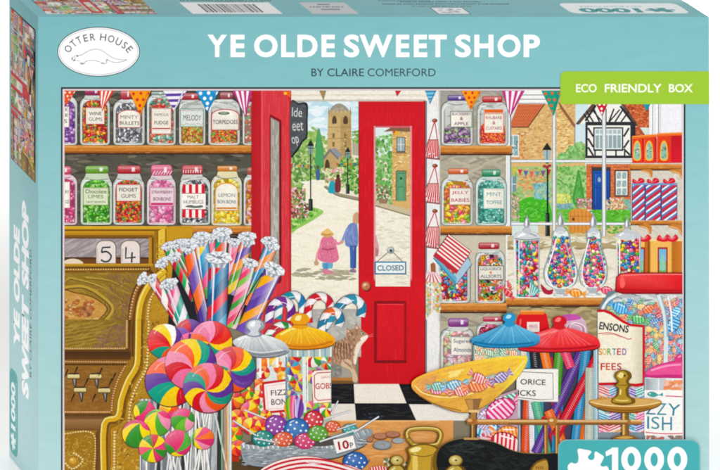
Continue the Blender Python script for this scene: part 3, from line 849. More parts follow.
jar(150, 325, 62, 352, 'E8962A', ['F6D82E', 'FBE96A', 'E8B81E', 'FFF3A8'], 'dot', 150, 24, CAN(box=(176, 112, 300, 264), edge='E0A02A', arch=True, ink='4A6A80', text=(('LEMON', 192, 168, 286, 188), ('BON BONS', 186, 206, 292, 226)), bars=((180, 248, 296, 258, 'E0902A'),)), (186, 12, 298, 40), glass='E6D98A')
pic('sweet_jar', 'partly hidden jar of orange sweets beside the door frame')
jar(336, 480, 62, 352, 'C05A40', ['F2905A', 'E86A50', 'F8C8A8', 'E8A03A', 'F2B8C8'], 'dot', 130, 17, None, (356, 20, 430, 60))

# ---- jars right of the door
JO = '6E736C'
fr(435, 86, A)
pic('sweet_jar', 'purple lidded jar labelled blackberry and apple')
jar(36, 216, 86, 340, '6A3FA0', ['8A5A9A', 'A9C08A', '6F3F78', 'C9A8CC', '9A7AA8', '5A7A4A'], 'dot', 200, 16, CAN(box=(90, 146, 210, 234), edge='5A7A6A', ink='6A3A70', text=(('BLACKBERRY', 96, 152, 204, 168), ('&', 142, 176, 160, 196), ('APPLE', 108, 206, 190, 224))), (74, 54, 172, 82), fill_top=.5)
pic('sweet_jar', 'red lidded jar labelled rhubarb and custard')
jar(242, 416, 92, 340, 'D4202E', ['F2602A', 'E83A2E', 'F79A3A', 'D62A44', 'F2803A'], 'chip', 220, 17, CAN(box=(282, 158, 390, 268), edge='E8762E', ink='A83A6A', text=(('RHUBARB', 290, 172, 382, 190), ('&', 328, 200, 346, 220), ('CUSTARD', 290, 232, 382, 250)), bars=((282, 134, 390, 152, 'E8722E'),)), (272, 60, 384, 92), fill_top=.45)
fr(435, 164, A)
pic('sweet_jar', 'orange lidded jar labelled jelly babies')
jar(36, 216, 76, 350, 'E2702A', ['F2C23A', 'E8607A', 'F28A3A', '8FBF4A', 'F7A8B0', 'F6E04A'], 'chip', 150, 28, CAN(box=(84, 138, 204, 232), edge='B98A5A', ink='B8326A', text=(('JELLY', 96, 154, 192, 176), ('BABIES', 92, 196, 196, 216))), (76, 26, 188, 56))
pic('sweet_jar', 'teal jar labelled mint toffee')
jar(232, 408, 72, 350, '1F9E6A', ['4FB8A4', '8AD4C6', '2F9A88', 'B4E6DC', '6AC6B4'], 'cube', 360, 13, CAN(box=(278, 140, 394, 254), edge='7FC4B8', ink='3F9AA0', text=(('MINT', 296, 162, 378, 184), ('TOFFEE', 292, 208, 382, 230))), (270, 32, 372, 70), glass='8FC8BC')
fr(435, 242, A)
pic('sweet_jar', 'jar of bright sweets behind the striped bags')
jar(-20, 200, 60, 348, 'B9B4A8', MIXED, 'chip', 260, 22, None, (20, 10, 160, 60))
pic('sweet_jar', 'red lidded jar labelled liquorice allsorts')
jar(232, 398, 46, 348, 'C81E34', ['F2C84A', '3A3438', 'E8609A', 'F2F0EA', '6FB05A', 'E8783A', '4FA0A8'], 'cube', 170, 24, CAN(box=(250, 136, 390, 214), edge='4A4A58', ink='2A4A6A', text=(('LIQUORICE', 260, 146, 380, 164), ('ALLSORTS', 260, 186, 380, 204))), (250, 4, 366, 38))
P(ell(318, 174, 7, 7), 'E88A3A')
fr(435, 320, A)
pic('sweet_jar', 'purple lidded jar labelled sugared almonds')
jar(32, 222, 44, 300, '9A3A9A', ['F6C8D0', 'F2E0A8', 'D8E8B8', 'F2B0A8', 'E8D0E8'], 'chip', 90, 30, CAN(box=(92, 96, 216, 200), edge='A8A0A8', ink='5A6A8A', text=(('Sugared', 104, 108, 206, 136), ('Almonds', 104, 156, 206, 182))), (76, -10, 190, 36))
pic('sweet_jar', 'jar with a magenta lid behind the blue lidded jar')
jar(238, 400, 14, 140, 'D02A5A', ['C83A6A', 'E87AA0', 'F2D0D8', 'A82A50'], 'dot', 90, 18, None, (276, -18, 384, 6))
pic('sweet_jar', 'red jar with an orange lid on the bottom shelf')
fr(360, 236, B)
S([(622, 350), (628, 320), (650, 305), (725, 305), (745, 322), (748, 420), (630, 420)], 'D8232C')
R(640, 296, 732, 312, 'E8853A'); R(640, 296, 732, 301, 'F4B070'); R(665, 342, 714, 382, 'F6EDE8'); R(671, 348, 708, 372, 'F0D8D4'); L([(640, 330), (634, 380)], 7, 'F0706A', sm=False)
T('MINTS', 674, 354, 705, 366, '9A4050', .01)
fr(540, 236, B)
pic('sweet_jar', 'pink topped jar behind the red lidded jar')
S([(98, 345), (105, 325), (160, 322), (182, 350), (186, 420), (96, 420)], 'D8B8C8'); S([(86, 322), (100, 312), (145, 312), (160, 330), (90, 338)], 'C860B0')
for k in range(3): L([(105 + k * 8, 400), (105 + k * 8, 360 - k * 4), (140, 345 - k * 4 + k * 8), (178 - k * 8, 362), (180 - k * 8, 400)], 3, ['FFFFFF', 'B84A80', 'F2E6EA'][k])

# ---- bags on the door post
pic('door_post', 'white painted post between the door and the shelves')
fr(360, 118, B)
R(248, -110, 318, 1056, 'EFEDEA'); R(248, -110, 264, 1056, 'B5B8BC'); R(262, -110, 266, 1056, '85898F'); R(312, -110, 319, 1056, 'C9C6BE')
dabs([(266, -100), (316, -100), (316, 1050), (266, 1050)], 120, 8, 60, ['F6F5F3', 'E2E1DF', 'FAFAF8', 'D9DADB'], 0, .1, .02)
def paper_bag(nx, ny, a, b, c, d):
    P(ell(nx, ny, 11, 8), '7A4A2E'); P(ell(nx - 3, ny - 2, 5, 3), 'C08A60')
    L([(nx, ny), a], 4, 'C83A48', sm=False); L([(nx, ny), b], 4, 'C83A48', sm=False)
    P([(a[0] - 3, a[1] - 3), (b[0] + 3, b[1] - 3), (c[0] + 4, c[1] + 4), (d[0] - 4, d[1] + 4)], '9A3844')
    with clip([a, b, c, d]):
        P([a, b, c, d], 'F6EDE8')
        for k in range(7):
            t = (k + .5) / 7
            L([(a[0] + (b[0] - a[0]) * t, a[1]), (d[0] + (c[0] - d[0]) * t, d[1] + (c[1] - d[1]) * t)], 3.5, 'D23A48', w2=6.5, sm=False)
        dabs([(d[0], d[1] - 20), (c[0], c[1] - 18), c, d], 10, 12, 4, ['F8F2EE', '8A8A94', 'E8D8DA'], 0, .5)
    L([d, c], 4, '8A5A60', sm=False)
pic('striped_paper_bag', 'topmost red striped paper bag on the door post'); paper_bag(297, 10, (274, 88), (308, 88), (314, 163), (252, 156))
pic('striped_paper_bag', 'second red striped paper bag on the door post'); paper_bag(298, 190, (272, 262), (310, 262), (314, 340), (243, 330))
pic('striped_paper_bag', 'third red striped paper bag on the door post'); paper_bag(298, 370, (270, 435), (312, 435), (316, 520), (247, 508))
pic('bag_of_sweets', 'clear twisted bag of sweets hanging on the door post')
fr(360, 236, B)
P([(280, 110), (292, 104), (300, 112), (302, 150), (282, 150)], 'A86A48')
S([(245, 180), (252, 150), (285, 142), (315, 152), (322, 182), (285, 196)], 'E8C8CC')
for k in range(9): L([(285 + (k - 4) * 3, 150), (285 + (k - 4) * 9, 186)], 4, 'C83A48' if k % 2 else 'F6EFEC', sm=False)
bag = [(250, 184), (318, 186), (326, 250), (316, 305), (292, 290), (262, 330), (240, 300), (218, 306), (230, 250)]
P([((p[0] - 275) * 1.04 + 275, (p[1] - 250) * 1.02 + 250) for p in bag], '8E9A90'); P(bag, 'D3CFC0')
dabs(bag, 230, 10, 8, ['F2E8D8', 'E8A04A', '7FB86A', 'E86A5A', 'C9D8C8', 'F6F2E6', 'A8C8B8', 'E8C46A'], 0, 3)
L([(240, 200), (228, 260), (222, 310)], 4, 'FFFFFF'); L([(285, 190), (286, 250), (285, 300)], 4, 'F6F2EC')
pic('striped_sweet_bag', 'blue and white striped bag leaning at the shelf')
def striped_quad(q, n, col, col2, edge):
    P(q, col2)
    a, b, c, d = q
    for k in range(n):
        t0, t1 = (k + .05) / n, (k + .58) / n
        P([(a[0] + (b[0] - a[0]) * t0, a[1] + (b[1] - a[1]) * t0), (a[0] + (b[0] - a[0]) * t1, a[1] + (b[1] - a[1]) * t1),
           (d[0] + (c[0] - d[0]) * t1, d[1] + (c[1] - d[1]) * t1), (d[0] + (c[0] - d[0]) * t0, d[1] + (c[1] - d[1]) * t0)], col, .05)
    outline(q, 3, edge)
striped_quad([(445, 112), (428, 84), (362, 160), (384, 192)][::-1], 7, '4F9CBE', 'E8F2F4', '3A7A9A')
P([(290, 88), (300, 80), (384, 165), (384, 192), (370, 184)], '6FB2CC'); L([(292, 88), (380, 186)], 3, '3A7A9A', sm=False)
pic('striped_sweet_bag', 'red and white striped bag on top of the blue one')
striped_quad([(298, 70), (352, -8), (442, 60), (388, 142)], 7, 'D23A4A', 'F9F1EC', 'A82A3A')
P([(296, 70), (388, 142), (384, 152), (290, 80)], 'B83A4C')
pic('wrapped_sweet', 'red wrapped sweet beside the allsorts jar'); wrapped(590, 226, 17, .8, 'D8283A', 'F08A8A', 3); wrapped(594, 196, 10, 1.2, 'D8283A', 'F08A8A', 3)

# ---- decanters, boxes and tins in the window
def finial(x, y, s):
    S([(x - 5 * s, y + 60 * s), (x - 14 * s, y + 36 * s), (x - 4 * s, y + 6 * s), (x, y - 6 * s), (x + 4 * s, y + 6 * s), (x + 14 * s, y + 36 * s), (x + 5 * s, y + 60 * s)], 'A8ADB2')
    S([(x - 3 * s, y + 50 * s), (x - 8 * s, y + 34 * s), (x - 2 * s, y + 10 * s), (x + 1 * s, y + 30 * s)], 'F4F6F6')
    S([(x - 20 * s, y + 74 * s), (x - 14 * s, y + 58 * s), (x, y + 54 * s), (x + 14 * s, y + 58 * s), (x + 20 * s, y + 74 * s), (x, y + 84 * s)], 'C9CDD0')
    L([(x + 6 * s, y + 20 * s), (x + 8 * s, y + 44 * s)], 3 * s, '5E656C', sm=False)
fr(435, 164, A)
pic('glass_canister', 'tall glass canister of mixed sweets with a silver lid')
P([(448, 420), (455, 764), (468, 768), (590, 768), (602, 420)], 'DDE4DE')
fr(435, 242, A)
sweets([(462, -50), (592, -50), (590, 320), (468, 318)], MIXED, 300, 25, 'chip')
L([(452, -40), (458, 316)], 6, 'F2F6F2', sm=False); L([(598, -40), (594, 316)], 5, 'A9B5B0', sm=False); L([(480, -40), (480, 300)], 5, 'F4F8F6', sm=False)
L([(462, 316), (590, 320)], 7, 'E9F0EC', sm=False)
fr(435, 164, A)
S([(450, 430), (462, 400), (500, 384), (525, 376), (555, 384), (590, 402), (602, 430), (525, 440)], 'D4D8DA')
S([(470, 418), (500, 392), (530, 386), (520, 404)], 'F8FAFA'); L([(455, 426), (525, 434), (598, 426)], 6, '8A9298'); L([(540, 396), (580, 412)], 7, '9AA2A8')
finial(526, 296, 1.25)
fr(540, 236, B)
def decanter(name, neck, outl, lab, cy):
    pic('glass_decanter', lab)
    S([(p[0] + (4 if p[0] > neck else -4) * 1.6, p[1]) for p in outl], '9CA8A4'); S(outl, 'E9EFEA')
    inn = [(neck + (p[0] - neck) * .84, 30 + (p[1] - 30) * .95) for p in cr(outl, 3, True)]
    c2 = [p for p in inn]
    for p in pts_in(c2, 430):
        if p[1] < 5: continue
        c = RND.choice(MIXED); s = 14
        P(ell(p[0], p[1], s * .56, s * .5, 0, 8), mix(c, '201018', .45)); P(ell(p[0], p[1] - 1, s * .44, s * .4, 0, 8), c, .1); P(ell(p[0] - 2, p[1] - 2.5, 1.8, 1.2, 0, 5), 'FFFFFF')
    L([(neck - 18, 10), (neck - 30, 60), (outl[0][0] + 8, 150), (neck - 28, 205)], 5, 'FBFDFC'); L([(neck + 18, 20), (neck + 36, 90), (neck + 48, 160)], 4, 'B9C6C2')
    S([(neck - 26, cy - 14), (neck + 26, cy - 14), (neck + 16, cy), (neck + 30, cy + 12), (neck - 30, cy + 12), (neck - 16, cy)], 'B5BDC0'); L([(neck - 20, cy + 8), (neck + 10, cy + 10)], 4, 'FFFFFF', sm=False)
decanter('a', 82, [(18, 150), (30, 100), (50, 40), (58, -20), (106, -20), (118, 40), (136, 100), (146, 150), (130, 195), (82, 212), (34, 195)], 'left teardrop glass decanter of mixed sweets', 226)
decanter('b', 212, [(158, 140), (172, 90), (190, 40), (192, -20), (234, -20), (240, 40), (256, 90), (264, 140), (252, 190), (212, 210), (170, 192)], 'right teardrop glass decanter of mixed sweets', 222)
fr(540, 118, B); finial(82, 378, 1.0); finial(212, 382, 1.0)
L([(64, 460), (82, 452), (100, 460)], 5, 'E0E4E6'); L([(196, 462), (212, 454), (230, 462)], 5, 'E0E4E6')
pic('ribboned_carton', 'orange cartons with red bows and picture windows')
fr(540, 236, B)
for (x0, x1, wx0, wx1) in ((372, 440, 395, 418), (440, 568, 468, 508)):
    R(x0, 12, x1, 156, 'E8B060'); R(x0, 12, x0 + (x1 - x0) * .62, 156, 'F0C070'); R(x0 + (x1 - x0) * .66, 12, x1, 156, 'B9742E', ch='CF8A3E')
    R(x0, 12, x1, 20, 'F8DCA0')
    R(wx0, 44, wx1, 150, 'B02A3A'); R(wx0 + 6, 52, wx1 - 6, 144, '7FC0E0'); R(wx0 + 6, 100, wx1 - 6, 144, '7FB86A')
    S([(wx0 + 8, 130), ((wx0 + wx1) / 2, 70), (wx1 - 8, 130)], '9AD0B8')
R(428, 12, 436, 156, '9A5A22')
fr(560, 164, A)
for (cx, w) in ((478, 60), (590, 55), (640, 50)):
    S([(cx - w * .7, 432), (cx - w * .4, 405), (cx, 425), (cx + w * .4, 402), (cx + w * .75, 425), (cx + w * .3, 445), (cx - w * .4, 442)], 'D6283A'); L([(cx - w * .4, 418), (cx, 430), (cx + w * .4, 416)], 5, 'F48A90')
pic('glass_canister', 'glass canister of sweets right of the decanters')
fr(540, 236, B)
P([(302, 4), (398, 4), (402, 210), (304, 210)], 'DCE4E0'); sweets([(308, 8), (394, 8), (396, 205), (310, 205)], MIXED, 200, 15, 'dot')
L([(316, 6), (316, 200)], 5, 'F8FCFA', sm=False); L([(399, 6), (399, 200)], 4, 'A8B4B0', sm=False)
S([(300, 2), (306, -10), (340, -22), (362, -22), (395, -10), (402, 2), (350, 12)], 'C9CED2'); S([(312, -2), (335, -16), (352, -16), (340, -2)], 'F8FAFA')
fr(560, 164, A); finial(384, 306, 1.15); S([(340, 428), (352, 405), (384, 395), (420, 405), (432, 428), (384, 436)], 'D2D6DA')
pic('wrapped_sweet', 'orange striped sweet between the decanters'); fr(540, 236, B); wrapped(142, 226, 20, .15, 'F0902A', 'F8C878', 4)
pic('wrapped_sweet', 'pink dotted sweet right of the decanters'); wrapped(265, 216, 19, .2, 'E0486A', 'F490A8', 4)
pic('wrapped_sweet', 'teal striped wrapper left of the decanters'); P([(-38, 180), (2, 218), (-30, 240), (-44, 235)], '5FB8B0'); [L([(-38 + k * 9, 186 + k * 9), (-44 + k * 6, 238 - k)], 3, 'E8F6F4', sm=False) for k in range(4)]; S([(2, 190), (30, 214), (52, 212), (44, 232), (14, 226)], 'B02A4A')
fr(560, 164, A)
for i, (x0, x1) in enumerate(((410, 487), (487, 578), (578, 671))):
    pic('striped_gift_box', ['left', 'middle', 'right'][i] + ' red white and blue striped box with a bow')
    q = [(x0, 112), (x1, 112), (x1, 322), (x0, 322)]
    with clip(q):
        R(x0, 112, x1, 322, '5E86B8')
        for k in range(9):
            y = 70 + k * 46 + i * 12
            P([(x0, y + 52), (x1, y - 14), (x1, y - 3), (x0, y + 63)], 'F4F2F4'); P([(x0, y + 30), (x1, y - 36), (x1, y - 18), (x0, y + 48)], 'CE3446', .04)
            P([(x0, y + 48), (x1, y - 18), (x1, y - 14), (x0, y + 52)], '2E4E8A')
        R(x0, 112, x0 + 5, 322, '3A5A90'); R(x1 - 12, 112, x1, 322, '5A6A9A', ch='48588A') if False else None
    L([(x1 - 2, 112), (x1 - 2, 322)], 4, '34508A', sm=False)
    R(x0, 108, x1, 120, '7FA4CC')
    m = (x0 + x1) / 2
    S([(m - 34, 106), (m - 30, 84), (m - 6, 98), (m + 4, 80), (m + 28, 84), (m + 34, 104), (m, 112)], 'CE2036'); L([(m - 26, 94), (m - 4, 104), (m + 22, 90)], 4, 'F48088')
fr(560, 86, A)
for i, (x0, x1, y0) in enumerate(((412, 482, 292), (480, 552, 286), (554, 700, 276))):
    pic('red_tin', ['left', 'middle', 'right'][i] + ' red tin with a small arched picture')
    xm = x0 + (x1 - x0) * (.56 if i == 2 else .84)
    P([(x0, y0), (xm, y0 - 4), (x1, y0 - 4), (x1, 440), (x0, 442)], 'C81E2C')
    R(x0, y0 + 10, xm, 442, 'DE4A2A'); R(xm, y0 + 8, x1, 440, 'C01A2C', 'D8243A')
    P([(x0 - 3, y0 + 12), (x0 + 3, y0 - 6), (x1, y0 - 12), (x1, y0 + 6)], 'E87A3A'); L([(x0, y0 - 2), (x1, y0 - 8)], 4, 'F8B46A', sm=False)
    c = (x0 + xm) / 2; w = 20
    S([(c - w, 420), (c - w, 350), (c - w * .6, 322), (c, 312), (c + w * .6, 322), (c + w, 350), (c + w, 420)], 'EBC060')
    S([(c - w * .7, 412), (c - w * .7, 352), (c, 324), (c + w * .7, 352), (c + w * .7, 412)], '9CC4B0'); dabs([(c - 12, 350), (c + 12, 350), (c + 12, 410), (c - 12, 410)], 16, 9, 7, ['6A9A5A', 'E8E0C8', 'B06A50', '4A7A80'], 0, 3)
    L([(x0 + 4, y0 + 16), (x0 + 4, 436)], 3, 'F08A5A', sm=False)

# ---- big jar at the right
pic('toffee_jar', 'huge red lidded jar of wrapped sweets with a cream label')
fr(540, 236, B)
big = cr([(300, 215), (262, 240), (238, 275), (228, 330), (226, 420), (226, 900), (600, 900), (600, 215)], 4, True)
P(big, '7A8C94')
bigc = [(305, 222), (270, 244), (244, 280), (234, 330), (232, 470), (232, 800), (580, 800), (580, 222)]
with clip(bigc):
    R(220, 215, 590, 820, '8F9AA4')
    dabs([(240, 225), (580, 225), (580, 290), (240, 300)], 90, 60, 14, ['EEF2F0', 'B9B9AE', 'F8FAF8', 'C9CCC4', '8FA0A4'], .1, .5, .03, 10)
    wp = [(250, 300), (320, 262), (420, 262), (480, 275), (580, 262), (580, 520), (240, 520)]
    pal = ['3F9CD0', 'E8602E', '4FB06A', 'D8406A', 'F29A3A', '2F7FB8', '8FC8E0', 'C8344A', '6ABF9A', 'F2C84A']
    for p in pts_in(wp, 230): wrapped(p[0], p[1], RND.uniform(10, 17), RND.uniform(0, pi), *(lambda c: (c, mix(c, 'FFFFFF', .5)))(RND.choice(pal)), 5)
    wrapped(318, 286, 26, .5, '3F9CD8', '9CD8F0', 6); wrapped(390, 330, 22, .2, '4FB06A', 'A8E0A8', 5); wrapped(430, 290, 20, -.4, 'E0683A', 'F8B088', 5); wrapped(530, 350, 28, -.9, '2F8FC8', 'A8DCF0', 6); wrapped(540, 300, 20, 2.2, '3FA8D8', 'CFF0F8', 5)
    L([(470, 232), (492, 300), (500, 380), (498, 520)], 17, 'DCE8EA'); L([(508, 240), (520, 300), (524, 380)], 6, 'F8FCFC'); L([(480, 236), (500, 310), (506, 400)], 5, '9CB0B4')
    L([(300, 236), (262, 262), (244, 310), (240, 420)], 10, 'E9F2F4'); L([(310, 240), (275, 262), (256, 300)], 5, '7F929A')
    # chevrons of wrapped sweets seen through the lower glass
fr(560, 320, A)
with clip([(205, 360), (485, 360), (485, 640), (205, 640)]):
    R(200, 360, 490, 640, 'C9B8C4')
    cc = [('D6283A', 'FBE6E4'), ('E8409A', 'FBD8E8'), ('2F9CC8', 'D8F0F8'), ('F2902A', 'FBE0B8'), ('6A4AA8', 'E0D8F4'), ('D6283A', 'F8C8CC'), ('3FA89A', 'D8F4EC')]
    for r in range(6):
        for q in range(4):
            x, y = 205 + q * 76, 372 + r * 50
            a, b2 = cc[(r * 3 + q * 2) % 7]
            for k in range(7):
                yy = y + k * 7 - 10; sl = 32 if q % 2 else -32
                P([(x, yy + max(0, sl)), (x + 76, yy + max(0, -sl)), (x + 76, yy + 7.5 + max(0, -sl)), (x, yy + 7.5 + max(0, sl))], a if k % 2 else b2, .06)
    dabs([(205, 360), (485, 360), (485, 640), (205, 640)], 120, 16, 4, ['3A3048', 'FFFFFF', 'E8609A', 'F29A3A', '4FB0C8'], .6, .6)
    L([(214, 360), (214, 640)], 12, '9CC8D8', sm=False)
fr(540, 236, B)
# label
fr(560, 320, A)
lb = [(213, -62), (250, -64), (290, -50), (330, -22), (362, 0), (405, 20), (484, 26), (484, 372), (440, 380), (320, 370), (213, 372)]
P(lb, 'C8202E')
lb2 = [(213, -46), (248, -48), (284, -34), (322, -8), (356, 14), (400, 34), (470, 40), (470, 356), (432, 362), (320, 354), (213, 356)]
P(lb2, 'F6EFDC')
PG([(400, 34), (470, 40), (470, 356), (400, 360)], ['F6EFDC', 'DDD4BC', 'D5CCB4', 'F6EFDC'])
def arcdrop(p): return (p[0], p[1] + .0011 * (p[0] - 213) ** 2)
T('ENSONS', 222, 18, 392, 62, '343A46', .03, .13)
L([(215, 76), (290, 72), (360, 96), (392, 108), (408, 100)], 5, 'C8303A'); L([(240, 84), (300, 80), (350, 98)], 2.5, 'D8606A')
for s, a, c in (('S', 216, 'E0903A'), ('O', 240, 'D8B83A'), ('R', 268, '6AA84A'), ('T', 296, '4A90A8'), ('E', 324, 'C84A5A'), ('D', 354, '8A5AA8')): T(s, a, 160, a + 24, 198, c, .02)
for s, a, c in (('F', 230, 'C8343A'), ('E', 260, 'D0503A'), ('E', 292, 'C8343A'), ('S', 324, 'B83A5A')): T(s, a, 244, a + 26, 284, c, .02)
P([(205, 240), (222, 240), (222, 246), (216, 246), (216, 284), (210, 284), (210, 246), (205, 246)], 'C8343A')
fr(540, 236, B)
lid = [(305, 165), (318, 152), (345, 148), (575, 148), (575, 222), (330, 222), (302, 214)]
P([(302, 162), (316, 148), (345, 144), (580, 144), (580, 230), (328, 230), (298, 220)], '8E1420'); put([(lid, [C('E8343A'), C('F0585A'), C('F0585A'), C('E2262F'), C('D21E28'), C('C81824'), C('C81824')])])
L([(320, 156), (440, 151), (570, 152)], 4, 'F88A88'); L([(312, 212), (440, 216), (572, 215)], 7, 'B81420'); S([(318, 168), (328, 160), (338, 185), (330, 204), (318, 200)], 'F2706E')
# ---- pink lidded jar
pic('fizzy_fish_jar', 'pink lidded jar with a fish on its label')
fr(540, 352, B)
R(413, 100, 600, 420, '8C99A0'); R(418, 100, 600, 420, 'E9EEEE'); R(420, 104, 470, 150, 'A0A8AC', ch='D9DEE0'); R(474, 104, 500, 150, 'C9CED2')
dabs([(490, 110), (575, 110), (575, 150), (490, 150)], 20, 34, 16, ['E8802A', 'D8402E', 'F0A850', 'F4EEE8'], 0, .5); dabs([(422, 330), (575, 330), (575, 480), (422, 480)], 80, 28, 15, ['4FA89A', 'D8402E', 'F0A850', '2E5A60', 'E8E0D8', 'D8507A'], 0, 3)
R(414, 150, 600, 330, 'FBF9F4')
S([(424, 166), (436, 156), (455, 158), (472, 168), (486, 160), (487, 174), (472, 171), (452, 178), (434, 174)], '5AA8A4'); P(ell(436, 164, 3, 3), 'FFFFFF'); L([(498, 173), (575, 177)], 4, 'D84A6A', sm=False)
T('Z', 420, 200, 460, 247, '3E7FA0', 0, .05); T('Z', 462, 202, 502, 249, '4A98A8', 0, .02); T('Y', 506, 205, 556, 252, '3E8AA0', 0, .12)
T('I', 425, 254, 433, 304, '3E8AA0', .02); T('S', 442, 256, 474, 305, '3E98A0', .0); T('H', 484, 256, 524, 310, '3E8AA0', .0)
L([(418, 318), (500, 324), (575, 322)], 4, 'D84A6A')
S([(412, 88), (440, 62), (500, 40), (600, 30), (600, 96), (500, 102), (430, 100)], 'C83A80'); S([(418, 82), (445, 62), (505, 44), (600, 36), (600, 84), (500, 88), (435, 90)], 'E8609C'); L([(440, 72), (500, 54), (560, 48)], 7, 'F8A8C8')
S([(535, 36), (540, 14), (560, 6), (580, 16), (582, 36)], 'D84A88'); L([(548, 20), (560, 13)], 5, 'F8B8D0', sm=False)
# ---- red lidded rope jar
pic('rope_jar', 'red lidded glass jar of twisted liquorice ropes')
fr(540, 352, B)
R(-88, -15, 232, 420, '7F949C'); R(-84, -15, 226, 420, 'C9D6D8')
with clip([(-80, -12), (218, -12), (222, 420), (-80, 420)]):
    R(-80, -12, 222, 420, '4A4860')
    ropes = [((-60, 400), (-50, 190), 'E8602E'), ((-25, 400), (-30, 190), 'F2F0F4'), ((-5, 400), (-6, 190), '4FA8C0'), ((30, 420), (-20, 195), '6ABF9A'), ((90, 420), (20, 250), 'D8283A'), ((60, 420), (75, 150), '3F9CC8'), ((95, 420), (30, 20), 'C8344A'), ((-20, 400), (170, -20), '6A3FA0'), ((60, 170), (75, -20), '5FA83A'), ((30, 230), (95, 380), 'F2803A'), ((130, 420), (180, -10), '3F9CC8'), ((10, -20), (40, 120), 'F28A3A'), ((90, -20), (120, 60), 'E8507A'), ((160, 420), (215, 60), 'F07A2E'), ((60, 330), (222, 20), 'D8243A'), ((190, 420), (195, 60), 'C8D0C0'), ((-60, 60), (-40, -30), '3FA8C8'), ((-78, 60), (-70, -30), 'F2E8E0'), ((-20, 60), (-30, -30), '2A2A30')]
    for a, b2, c in ropes:
        L([a, b2], 38, mix(c, '180818', .6), sm=False); L([a, b2], 33, c, sm=False)
        dx, dy = b2[0] - a[0], b2[1] - a[1]; ln = math.hypot(dx, dy); ux, uy = dx / ln, dy / ln
        for k in range(int(ln / 8)):
            t = k * 8; px, py = a[0] + ux * t, a[1] + uy * t
            L([(px - uy * 16, py + ux * 16), (px + uy * 16 + ux * 11, py - ux * 16 + uy * 11)], 2.4, mix(c, '180818', .35), sm=False)
            L([(px - uy * 6 + ux * 3, py + ux * 6 + uy * 3), (px + uy * 5 + ux * 9, py - ux * 5 + uy * 9)], 2, mix(c, 'FFFFFF', .45), sm=False)
L([(214, -10), (216, 350)], 10, 'A8C8D4', sm=False); L([(224, -10), (226, 350)], 3, 'F0F6F8', sm=False)
fr(435, 320, A)
R(462, 150, 480, 560, 'D4DEDE'); 
P([(466, 282), (690, 270), (700, 468), (466, 450)], '8A8F92'); P([(462, 276), (700, 276), (700, 462), (580, 462), (462, 446)], 'F6F3EC')
L([(466, 290), (670, 300), (672, 448), (600, 452), (466, 438)], 4, '2A2E36', sm=False)
T('ORICE', 484, 334, 628, 366, '23262E', .012, .03); T('ICKS', 470, 396, 572, 430, '23262E', .012, .02)
fr(540, 236, B)
lidp = cr([(-94, 440), (-92, 412), (-40, 392), (20, 370), (60, 360), (110, 362), (160, 376), (215, 396), (232, 415), (228, 440), (150, 452), (30, 456), (-60, 452)], 4, True)
P([(p[0], p[1] + 5) for p in lidp], '7E1420'); put([(lidp, [mix('E22A34', 'F6686A', max(0, min(1, (430 - p[1]) / 90))) if p[0] > 0 else mix('D83444', 'F08A90', max(0, min(1, (430 - p[1]) / 60))) for p in lidp])])
L([(-80, 440), (40, 446), (150, 442), (224, 432)], 9, 'B81826'); L([(-60, 410), (20, 384), (70, 372)], 9, 'F89898'); L([(110, 374), (170, 390), (212, 408)], 5, 'F0504E')
for k in range(14): L([(75 + (k - 6) * 4, 366), (66 + (k - 6) * 22, 430)], 2, mix('D82A34', 'F89090', RND.random()), sm=False)
S([(46, 362), (52, 350), (46, 335), (56, 318), (76, 314), (96, 322), (102, 340), (92, 352), (98, 362), (74, 370)], 'D0202C'); S([(56, 336), (64, 322), (78, 322), (74, 336)], 'F88A88')
# ---- blue lidded jar
pic('blue_lidded_jar', 'glass jar with a pointed blue lid behind the scale pan')
fr(435, 320, A)
R(212, 138, 470, 260, '8FA4A4'); R(218, 138, 466, 260, 'C8DAD0')
with clip([(222, 140), (462, 140), (462, 255), (222, 255)]):
    for p in pts_in([(222, 150), (462, 150), (462, 250), (222, 250)], 40): wrapped(p[0], p[1], 22, RND.uniform(-.6, .6), RND.choice(['E8843A', '6AB88A', 'F2A858', '3FA88A', 'F6D0A0']), 'F8F2E4', 5)
fr(360, 236, B)
lb_ = cr([(438, 412), (450, 398), (500, 378), (545, 358), (565, 348), (610, 346), (640, 360), (690, 382), (712, 398), (690, 430), (560, 440), (470, 432)], 4, True)
P([(p[0], p[1] + 4) for p in lb_], '1F5A7A'); put([(lb_, [mix('2E8FBE', '7FC8E6', max(0, min(1, (425 - p[1]) / 70))) for p in lb_])])
for k in range(16): L([(590 + (k - 8) * 4, 352), (575 + (k - 8) * 17, 422)], 2.2, mix('1F7CAE', 'A8E0F4', RND.random()), sm=False)
L([(448, 418), (560, 430), (690, 420)], 7, '2378A4')
S([(566, 350), (574, 338), (564, 326), (572, 308), (590, 302), (610, 308), (616, 326), (606, 338), (614, 350), (590, 358)], '3A9CCB'); S([(576, 322), (584, 310), (598, 312), (592, 324)], 'B8E6F6')

